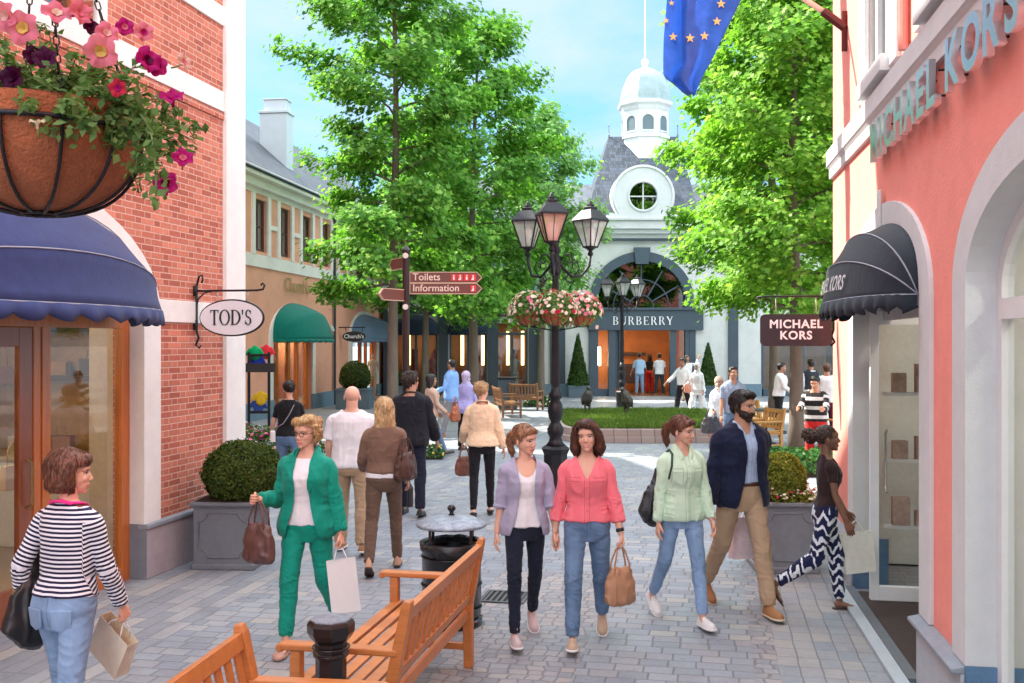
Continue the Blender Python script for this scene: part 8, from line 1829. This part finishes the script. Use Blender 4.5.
# 4 taupe jacket blonde
P4 = make_person(384, 9.75, 1.68, 184, 'woman with long blonde hair in taupe jacket and trousers walking away', skin='fair', head=(10, 0, 0), hair=('long', (.52, .33, .15), (.85, .64, .36)), jacket=dict(m=brownj, hem=.97, open=None, sleeve=1.9, flare=.004, lapel=False, collar=True, e=.018), top=dict(m=whitec, sleeve=0, neck='crew', hem=.93, e=.012), pants=dict(m=browng, e=.005), shoes=dict(kind='boot', m=mat('nude_suede_boot', (.50, .29, .19), .8), sole=mat('dark_sole', (.06, .04, .03), .6)), pose=dict(armL=(12, 12, 50, 10), armR=(5, 10, 25, 4), legR=(15, 3, 6, 0), legL=(-14, 3, 20, 30)))
sh_ = P4['root'].matrix_world @ (P4['J']['SR']+P4['dz']); handbag(Mt(sh_+Vector((.07, -.07, -.04)), 50, 0, .95), 'dark brown leather handbag on the taupe jacket woman\'s right shoulder', brl, 'tote', s=.85)
st = MB(); st.sm = True
# 5 black jacket man
P5 = make_person(411, 12.9, 1.83, 172, 'man in black jacket and dark jeans with tousled dark hair', male=True, skin='tan', head=(-38, -4, 0), hair=('tousled', DBR), jacket=dict(m=C_('black_jacket', (.014, .016, .022)), hem=.84, open=None, lapel=False, collar=True, e=.03, se=.02), pants=dict(m=denim_d, e=.008, knee=.012, hem=.016), shoes=dict(m=blk), pose=dict(armL=(4, 10, 14, 0), armR=(8, 12, 24, 4), legL=(6, 3, 2, 0), legR=(-6, 5, 8, 8)))
# 6 black T woman
P6 = make_person(289, 14.0, 1.68, 192, 'woman in black T-shirt and jeans with crossbody bag walking away', skin='fair', head=(14, 6, 4), hair=('tied', DBR), top=dict(m=blackc, sleeve=.65, neck='crew', hem=.93, e=.016), pants=dict(m=denim_d if False else denim, e=.008), shoes=dict(m=blk), pose=dict(armL=(10, 14, 45, 6), armR=(12, 10, 60, 12), legL=(10, 3, 4, 0), legR=(-8, 3, 14, 12)))
def strap_bag(Pi, label, a, bz, side, m, sz=(.22, .15, .07), front=False, sm_=None, name='shoulder_bag'):
    """strap across the back/front and a small bag at the hip"""
    rt = Pi['root']; e = empty(name, (0, 0, 0), 0, label, 'handbag'); bpy.context.view_layer.update(); e.matrix_world = rt.matrix_world.copy(); k = Pi['k']; s = side; dz = Pi['dz']
    b = MB(); b.sm = True; y = .135
    pts = [(-s*.07, -.02, 1.43), (-s*.10, .05, 1.42), (-s*.06, .105, 1.34), (0, .125, 1.22), (s*.08, .118, 1.10), (s*.15, .09, bz+.08), (s*.19, .03, bz)]
    if a == 'same': pts = [(s*.125, -.10, 1.30), (s*.13, -.02, 1.425), (s*.135, .06, 1.40), (s*.15, .13, 1.28), (s*.17, .15, bz+.1)]
    b.tube([Pi['xf'](Vector(p)*k)+dz for p in pts], .008, 6); b.build('strap', sm_ or m, e); w, h, d = sz; c = Pi['xf'](Vector(pts[-1])*k)+dz
    b = MB(); b.box(-d/2, d/2, -w/2, w/2, -h, 0, Matrix.Translation(c+Vector((s*.03, 0, .02)))); b.build('body', m, e, bevel=.015); return e
strap_bag(P6, 'small white crossbody bag of the black T-shirt woman', 'x', .98, 1, whl, sm_=mat('grey_strap', (.25, .24, .26), .6))
# 7 beige jacket woman
P7 = make_person(482, 12.8, 1.70, 183, 'woman with blonde updo in cream jacket and black trousers walking away', skin='fair', head=(-36, 4, 0), hair=('updo', (.45, .27, .12), (.85, .60, .33)), jacket=dict(m=beige, hem=.90, open=None, lapel=False, e=.022, flare=.02, collar=True), pants=dict(m=blackc, e=.002, knee=.002, hem=.003), shoes=dict(kind='flat', m=blk), pose=dict(armL=(6, 14, 40, 8), armR=(-4, 14, 12, 0), legR=(10, 2, 3, 0), legL=(-8, 2, 10, 12)))
h = hw(P7, 'L'); handbag(Mt(h, 20, 0, .9), 'brown leather handbag held by the cream jacket woman', mat('chestnut_leather', (.22, .08, .05), .4), 'tote', s=.8)
# 8 girl in cardigan
P8 = make_person(525, 7.5, 1.60, 8, 'girl with ponytail in lavender grey cardigan and white top', skin='fair', bulk=.92, head=(42, 6, -4), hair=('ponytail', (.24, .10, .045), (.55, .30, .15)), top=dict(m=whitec, sleeve=0, neck='scoop', hem=.90, fold=.010, e=.008), jacket=dict(m=lav, hem=.84, open=.092, sleeve=1.15, lapel=False, sflare=.012, e=.020, se=.014, name='cardigan'), pants=dict(m=denim_d, e=.001, knee=.002, hem=.003), shoes=dict(m=pinkl, sole=whl, lace=whl), pose=dict(lean=0, armR=(-6, 9, 12, 0), armL=(4, 12, 8, 2), legR=(15, 2, 5, -4), legL=(-13, 2, 18, 28)))
# 9 pink blouse
P9 = make_person(587, 7.42, 1.635, -4, 'smiling woman in coral pink blouse and blue jeans', skin='fair', bulk=1.0, smile=1, head=(-8, -2, -5), hair=('wavy', (.050, .016, .008), (.17, .06, .03)), top=dict(m=pink, sleeve=1.62, neck='v', hem=.93, e=.013, se=.013, flare=.008, fold=.013, sflare=.006), pants=dict(m=denim, e=.008, knee=.012, hem=.012), shoes=dict(m=mat('beige_sneaker', (.55, .40, .28), .7), sole=whl, lace=whl), pose=dict(lean=0, armL=(4, 12, 8, 0), armR=(-4, 12, 6, 2), legR=(15, 2, 5, -6), legL=(-13, 3, 20, 30), curlL=1.1))
wt = MB(); wt.sm = True; W = P9['J']['WL'].lerp(P9['J']['EL'], .13)+P9['dz']; fd = P9['J']['fdL']; Mw = Matrix.Translation(W) @ fd.to_track_quat('Z', 'Y').to_matrix().to_4x4(); wt.lathe([(.026, -.013), (.031, -.012), (.031, .012), (.026, .013)], 18, Mw, cap=False); wt.build('wristwatch', blk, P9['root'])
h = hw(P9, 'L'); handbag(Mt(h+Vector((0, 0, .0)), 25, 0, .98), 'tan tassel leather handbag held by the pink blouse woman', tanl, 'tote', s=.72)
# 10 mint shirt
P10 = make_person(682, 7.95, 1.64, 14, 'woman in pale mint shirt and light jeans with ponytail', skin='fair', head=(40, 8, -4), hair=('ponytail', (.11, .035, .018), (.26, .10, .05)), top=dict(m=mint, sleeve=1.92, neck='shirt', collar=True, hem=.85, e=.013, se=.010, flare=.010, fold=.013), pants=dict(m=denim_l, e=.001, knee=.003, hem=.004, len=.97), shoes=dict(m=whl), pose=dict(lean=1, armR=(-2, 8, 10, 0), armL=(6, 8, 16, 4), legL=(15, 1, 4, -4), legR=(-14, 2, 22, 34)))
sh_ = P10['root'].matrix_world @ (P10['J']['SR']+P10['dz']); handbag(Mt(sh_+Vector((-.035, .10, -.08)), 25, 8, 1.0), 'black leather hobo bag on the mint shirt woman\'s shoulder', mat('black_grained_leather', (.02, .022, .026), .35, bmp=.5, bs=60), 'hobo', s=.88)
stp = MB(); stp.sm = True; stp.tube([P10['xf'](Vector(v)*P10['k'])+P10['dz'] for v in ((-.150, -.075, 1.20), (-.135, -.10, 1.31), (-.115, -.06, 1.405), (-.115, .0, 1.43), (-.125, .07, 1.39), (-.17, .12, 1.25))], .009, 6); stp.build('bag_strap', mat('dark_green_strap', (.02, .06, .035), .6), P10['root'])
# 11 bearded man
P11 = make_person(742, 8.3, 1.84, 12, 'bearded man in navy blazer, pale blue shirt and tan chinos', male=True, skin='tan', beard=(.018, .010, .007), head=(34, 7, 0), hair=('crop', (.012, .008, .006), (.04, .025, .02)), top=dict(m=skyb, neck='shirt', collar=True, hem=.995, e=.012), jacket=dict(m=navy, hem=.82, open=.060, spread=.05, shift=.012), pants=dict(m=chino, belt=brl, e=.010, knee=.010, hem=.012), shoes=dict(kind='boot', m=tans, sole=gum), pose=dict(lean=2, armR=(-4, 13, 12, 0), armL=(-30, 3, 14, 0), legL=(16, 3, 4, -4), legR=(-15, 4, 22, 30), curlR=.8, curlL=1.0))
h = hw(P11, 'L'); shopping_bag('shopping_bag', Mt(h+Vector((-.02, .02, .0)), 15, 0, 1), .32, .34, .10, mat('pink_white_paper', (.78, .60, .62), .6, var=.25, vs=6), 'pink and white carrier bag hanging beside the bearded man', hl=.10)
# 12 girl walking right
P12 = make_person(826, 8.3, 1.555, 86, 'girl with curly dark hair puff in brown top and zigzag print trousers', skin='brown', bulk=.86, head=(-3, -3, 0), hair=('afropuff', (.030, .014, .008), (.12, .055, .03)), top=dict(m=choc, sleeve=.55, neck='crew', hem=.88, e=.008), pants=dict(m=zig, e=.012, knee=.018, hem=.010, len=.95), shoes=dict(kind='flipflop', m=mat('dark_brown_rubber', (.06, .03, .03), .5)), pose=dict(lean=2, armR=(6, 4, 14, 0), armL=(16, 6, 14, 0), legL=(16, 1, 12, 0), legR=(-15, 1, 42, 50), thumbR=(0, -1, 0)))
h = hw(P12, 'L'); shopping_bag('shopping_bag', Mt(h+Vector((.03, .0, .0)), 8, -4, 1), .27, .33, .11, mat('cream_carrier', (.78, .76, .68), .6), 'cream paper carrier bag held by the girl in zigzag trousers', hl=.10)
# --- middle distance
G = 'people in the far plaza'
P13 = make_person(452, 23.4, 1.82, -112, 'man in long blue shirt and grey trousers looking left', G, male=True, skin='olive', lod=1, head=(-12, -2, 0), hair=('crop', BLK), top=dict(m=C_('cornflower_shirt', (.22, .42, .78)), sleeve=1.9, neck='shirt', collar=True, hem=.78, e=.03, flare=.03), pants=dict(m=C_('grey_trousers', (.22, .22, .24)), e=.02, knee=.02, hem=.02), shoes=dict(m=tans), pose=dict(armR=(10, 10, 40, 0), armL=(12, 12, 50, 0), legL=(14, 3, 4, 0), legR=(-12, 3, 14, 15)))
h = hw(P13, 'L'); shopping_bag('shopping_bag', Mt(h+Vector((-.1, -.2, 0)), 10, 5, 1), .62, .62, .16, whl, 'big white paper shopping bag beside the man in blue shirt', hl=.16)
P14 = make_person(466, 20.6, 1.62, 150, 'woman in lilac headscarf and lilac blouse with dark trousers', G, skin='olive', lod=1, hair=('hijab', (.50, .42, .62), (.7, .62, .8)), top=dict(m=C_('lilac_blouse', (.38, .36, .66)), sleeve=1.9, neck='none', hem=.80, e=.03, flare=.04), pants=dict(m=blackc, e=.02, knee=.02, hem=.02), shoes=dict(m=blk), pose=dict(armL=(20, 10, 70, 10), armR=(10, 10, 40, 10)))
P15 = make_person(431, 19.4, 1.64, 112, 'woman with long black hair in beige knit and jeans striding right', G, skin='olive', lod=1, hair=('long', BLK), top=dict(m=C_('beige_knit', (.52, .36, .27)), sleeve=1.9, neck='crew', hem=.82, e=.03), pants=dict(m=denim, e=.004), shoes=dict(m=blk), pose=dict(armL=(10, 10, 30, 0), armR=(14, 10, 30, 0), legL=(26, 2, 6, -8), legR=(-24, 2, 14, 28)))
h = hw(P15, 'R'); handbag(Mt(h+Vector((.1, .1, .38)), 80, 0, 1.1), 'chestnut shoulder bag of the woman in beige knit', mat('chestnut_orange', (.35, .10, .04), .4), 'tote')
P16 = make_person(639.5, 41.5, 1.76, 178, 'man in light blue shirt and jeans standing in the shop doorway', G, male=True, skin='olive', lod=2, hair=('crop', BLK), top=dict(m=C_('ice_blue_shirt', (.40, .60, .82)), sleeve=.9, neck='crew', hem=.85, e=.025), pants=dict(m=denim_l, e=.015, knee=.015, hem=.015), shoes=dict(m=tans), pose=dict(armL=(5, 16, 20, 0), armR=(8, 14, 60, 0)))
make_person(659.5, 41.3, 1.74, 172, 'man in white T-shirt and dark trousers standing in the shop doorway', G, male=True, skin='olive', lod=2, hair=('crop', BLK), top=dict(m=whitec, sleeve=.75, neck='crew', hem=.86, e=.025), pants=dict(m=C_('dark_teal_trousers', (.02, .04, .05)), e=.015, knee=.015, hem=.015), shoes=dict(m=tans), pose=dict(armL=(5, 12, 20, 0), armR=(5, 12, 20, 0), legL=(0, 6, 0, 0), legR=(0, 6, 0, 0)))
make_person(649.5, 43.2, 1.68, 185, 'person in dark clothes and red skirt deep in the doorway', G, skin='olive', lod=2, hair=('long', BLK), top=dict(m=blackc, sleeve=1.9, neck='crew', hem=.9, e=.02), pants=dict(m=C_('red_trousers', (.45, .02, .02)), e=.03, knee=.04, hem=.05), shoes=dict(m=blk))
P19 = make_person(683, 29.7, 1.74, -52, 'dark haired man in white shirt and black trousers walking left', G, male=True, skin='olive', lod=1, hair=('tousled', BLK), top=dict(m=whitel, sleeve=1.8, neck='shirt', collar=True, hem=.92, e=.025), pants=dict(m=blackc, e=.015, knee=.02, hem=.02), shoes=dict(m=blk), pose=dict(armR=(38, 12, 12, 0), armL=(-10, 12, 20, 0), legL=(-12, 4, 10, 10), legR=(14, 4, 6, 0)))
P20 = make_person(697.5, 29.2, 1.62, -40, 'woman in white headscarf, white tunic and wide white trousers', G, skin='olive', lod=1, hair=('hijab', (.82, .78, .76), (.9, .88, .86)), top=dict(m=whitel, sleeve=1.9, neck='none', hem=.74, e=.03, flare=.05), pants=dict(m=whitel, e=.03, knee=.05, hem=.06), shoes=dict(m=whl), pose=dict(armR=(25, 14, 30, 0), armL=(0, 12, 20, 0), legL=(-14, 4, 10, 10), legR=(16, 4, 6, 0)))
h = hw(P20, 'R'); handbag(Mt(h+Vector((.12, -.1, .28)), 10, 0, .9), 'salmon pink handbag of the woman in white', mat('salmon_leather', (.75, .30, .2), .5), 'tote', s=.7)
make_person(687, 37.5, 1.72, 20, 'person in white shirt seen between two walkers before the entrance', G, male=True, skin='olive', lod=2, hair=('crop', BLK), top=dict(m=whitec, sleeve=1.8, neck='crew', hem=.88, e=.02), pants=dict(m=chino, e=.02, knee=.02, hem=.02), shoes=dict(m=blk), pose=dict(armL=(90, 10, 70, 0)))
P22 = make_person(719, 19.2, 1.56, 12, 'woman in beige headscarf, white top and dusty pink trousers', G, skin='olive', lod=1, hair=('hijab', (.55, .44, .36), (.75, .62, .5)), top=dict(m=whitec, sleeve=1.9, neck='none', hem=.84, e=.03, flare=.02), pants=dict(m=C_('dusty_pink', (.42, .20, .20)), e=.03, knee=.03, hem=.03), shoes=dict(m=blk), pose=dict(armR=(10, 12, 60, 0), armL=(10, 10, 60, 0)))
h = hw(P22, 'R'); handbag(Mt(h+Vector((-.08, 0, .1)), 10, 0, 1.1), 'dark grey handbag of the woman in beige headscarf', mat('dark_grey_leather', (.05, .05, .06), .4), 'tote')
make_person(733, 18.4, 1.77, 8, 'man in grey blue checked short sleeve shirt and jeans', G, male=True, skin='dark' if False else 'olive', lod=1, hair=('crop', BLK), top=dict(m=C_('grey_blue_check', (.26, .33, .44), pattern='check'), sleeve=.8, neck='shirt', collar=True, hem=.88, e=.02), pants=dict(m=denim, e=.01), shoes=dict(m=blk))
make_person(779, 24.4, 1.72, 70, 'cafe guest in loose white shirt and black trousers facing right', G, male=True, skin='olive', lod=1, hair=('crop', BLK), top=dict(m=whitel, sleeve=1.8, neck='crew', hem=.90, e=.035), pants=dict(m=blackc, e=.02, knee=.02, hem=.02), shoes=dict(m=blk), pose=dict(lean=8, armR=(15, 10, 40, 0), armL=(10, 10, 30, 0)))
make_person(811, 25.2, 1.78, 196, 'waiter in white shirt and dark waistcoat seen from behind', G, male=True, skin='olive', lod=1, hair=('crop', DBR), top=dict(m=whitel, sleeve=1.8, neck='crew', hem=.92, e=.025), jacket=dict(m=C_('dark_waistcoat', (.03, .035, .05)), hem=.98, sleeve=.1, open=None, lapel=False, e=.03, name='waistcoat'), pants=dict(m=blackc, e=.01), shoes=dict(m=blk))
make_person(816, 17.4, 1.64, -28, 'person in black and white jacket and red trousers by cafe table', G, male=True, skin='tan', lod=1, head=(-10, 22, 0), hair=('crop', BLK), top=dict(m=C_('black_white_jacket', (.02, .02, .02), stripes=(.16, .62, (.65, .65, .62))), sleeve=1.9, neck='crew', hem=.88, e=.03), pants=dict(m=C_('red_cotton', (.60, .03, .03)), e=.02, knee=.02, hem=.02), shoes=dict(m=blk), pose=dict(lean=8, armR=(30, 10, 50, 10), armL=(30, 10, 50, 10)))
make_person(827, 21.8, 1.76, 170, 'person in white shirt and maroon trousers beside the coral corner', G, male=True, skin='tan', lod=1, hair=('crop', (.10, .04, .02)), top=dict(m=whitel, sleeve=.9, neck='crew', hem=.88, e=.025), pants=dict(m=C_('maroon_cotton', (.12, .02, .03)), e=.015), shoes=dict(m=blk))
# separate pieces of a building become parts of their own
def split_islands(o):
    me = o.data; n = len(me.vertices); par = list(range(n))
    def f(a):
        while par[a] != a: par[a] = par[par[a]]; a = par[a]
        return a
    for e in me.edges: a, b = f(e.vertices[0]), f(e.vertices[1]); par[a] = b
    groups = {}
    for p in me.polygons: groups.setdefault(f(p.vertices[0]), []).append(p)
    if len(groups) < 2 or len(groups) > 40: return
    base = o.name.split('.')[0]
    for k, ps in enumerate(groups.values()):
        idx = {}; V = []; F = []
        for p in ps:
            q = []
            for v in p.vertices:
                if v not in idx: idx[v] = len(V); V.append(tuple(me.vertices[v].co))
                q.append(idx[v])
            F.append(q)
        m2 = bpy.data.meshes.new(base); m2.from_pydata(V, [], F); m2.polygons.foreach_set('use_smooth', [p.use_smooth for p in ps]); m2.update()
        for mt in me.materials: m2.materials.append(mt)
        if k == 0: first = m2
        else:
            c = o.copy(); c.data = m2; COL.objects.link(c)
    o.data = first
for o in list(scene.objects):
    if o.type == 'MESH' and o.name.split('.')[0] in ('plinth', 'plinth_cap', 'shop_window', 'pilaster', 'side_pilaster', 'stone_band', 'ceiling_spot', 'shop_lamp', 'lit_display_panel', 'red_display_panel', 'downlight', 'ceiling_lamp', 'jamb_base', 'hook', 'disc', 'curtain', 'roof_finial', 'lid_post', 'hoop', 'globe_light', 'collar_ring', 'display_back', 'brick_dentil', 'window_surround', 'entrance_frame_', 'icon_panel') and not o.children: split_islands(o)
bpy.data.scenes.remove(_tmp)
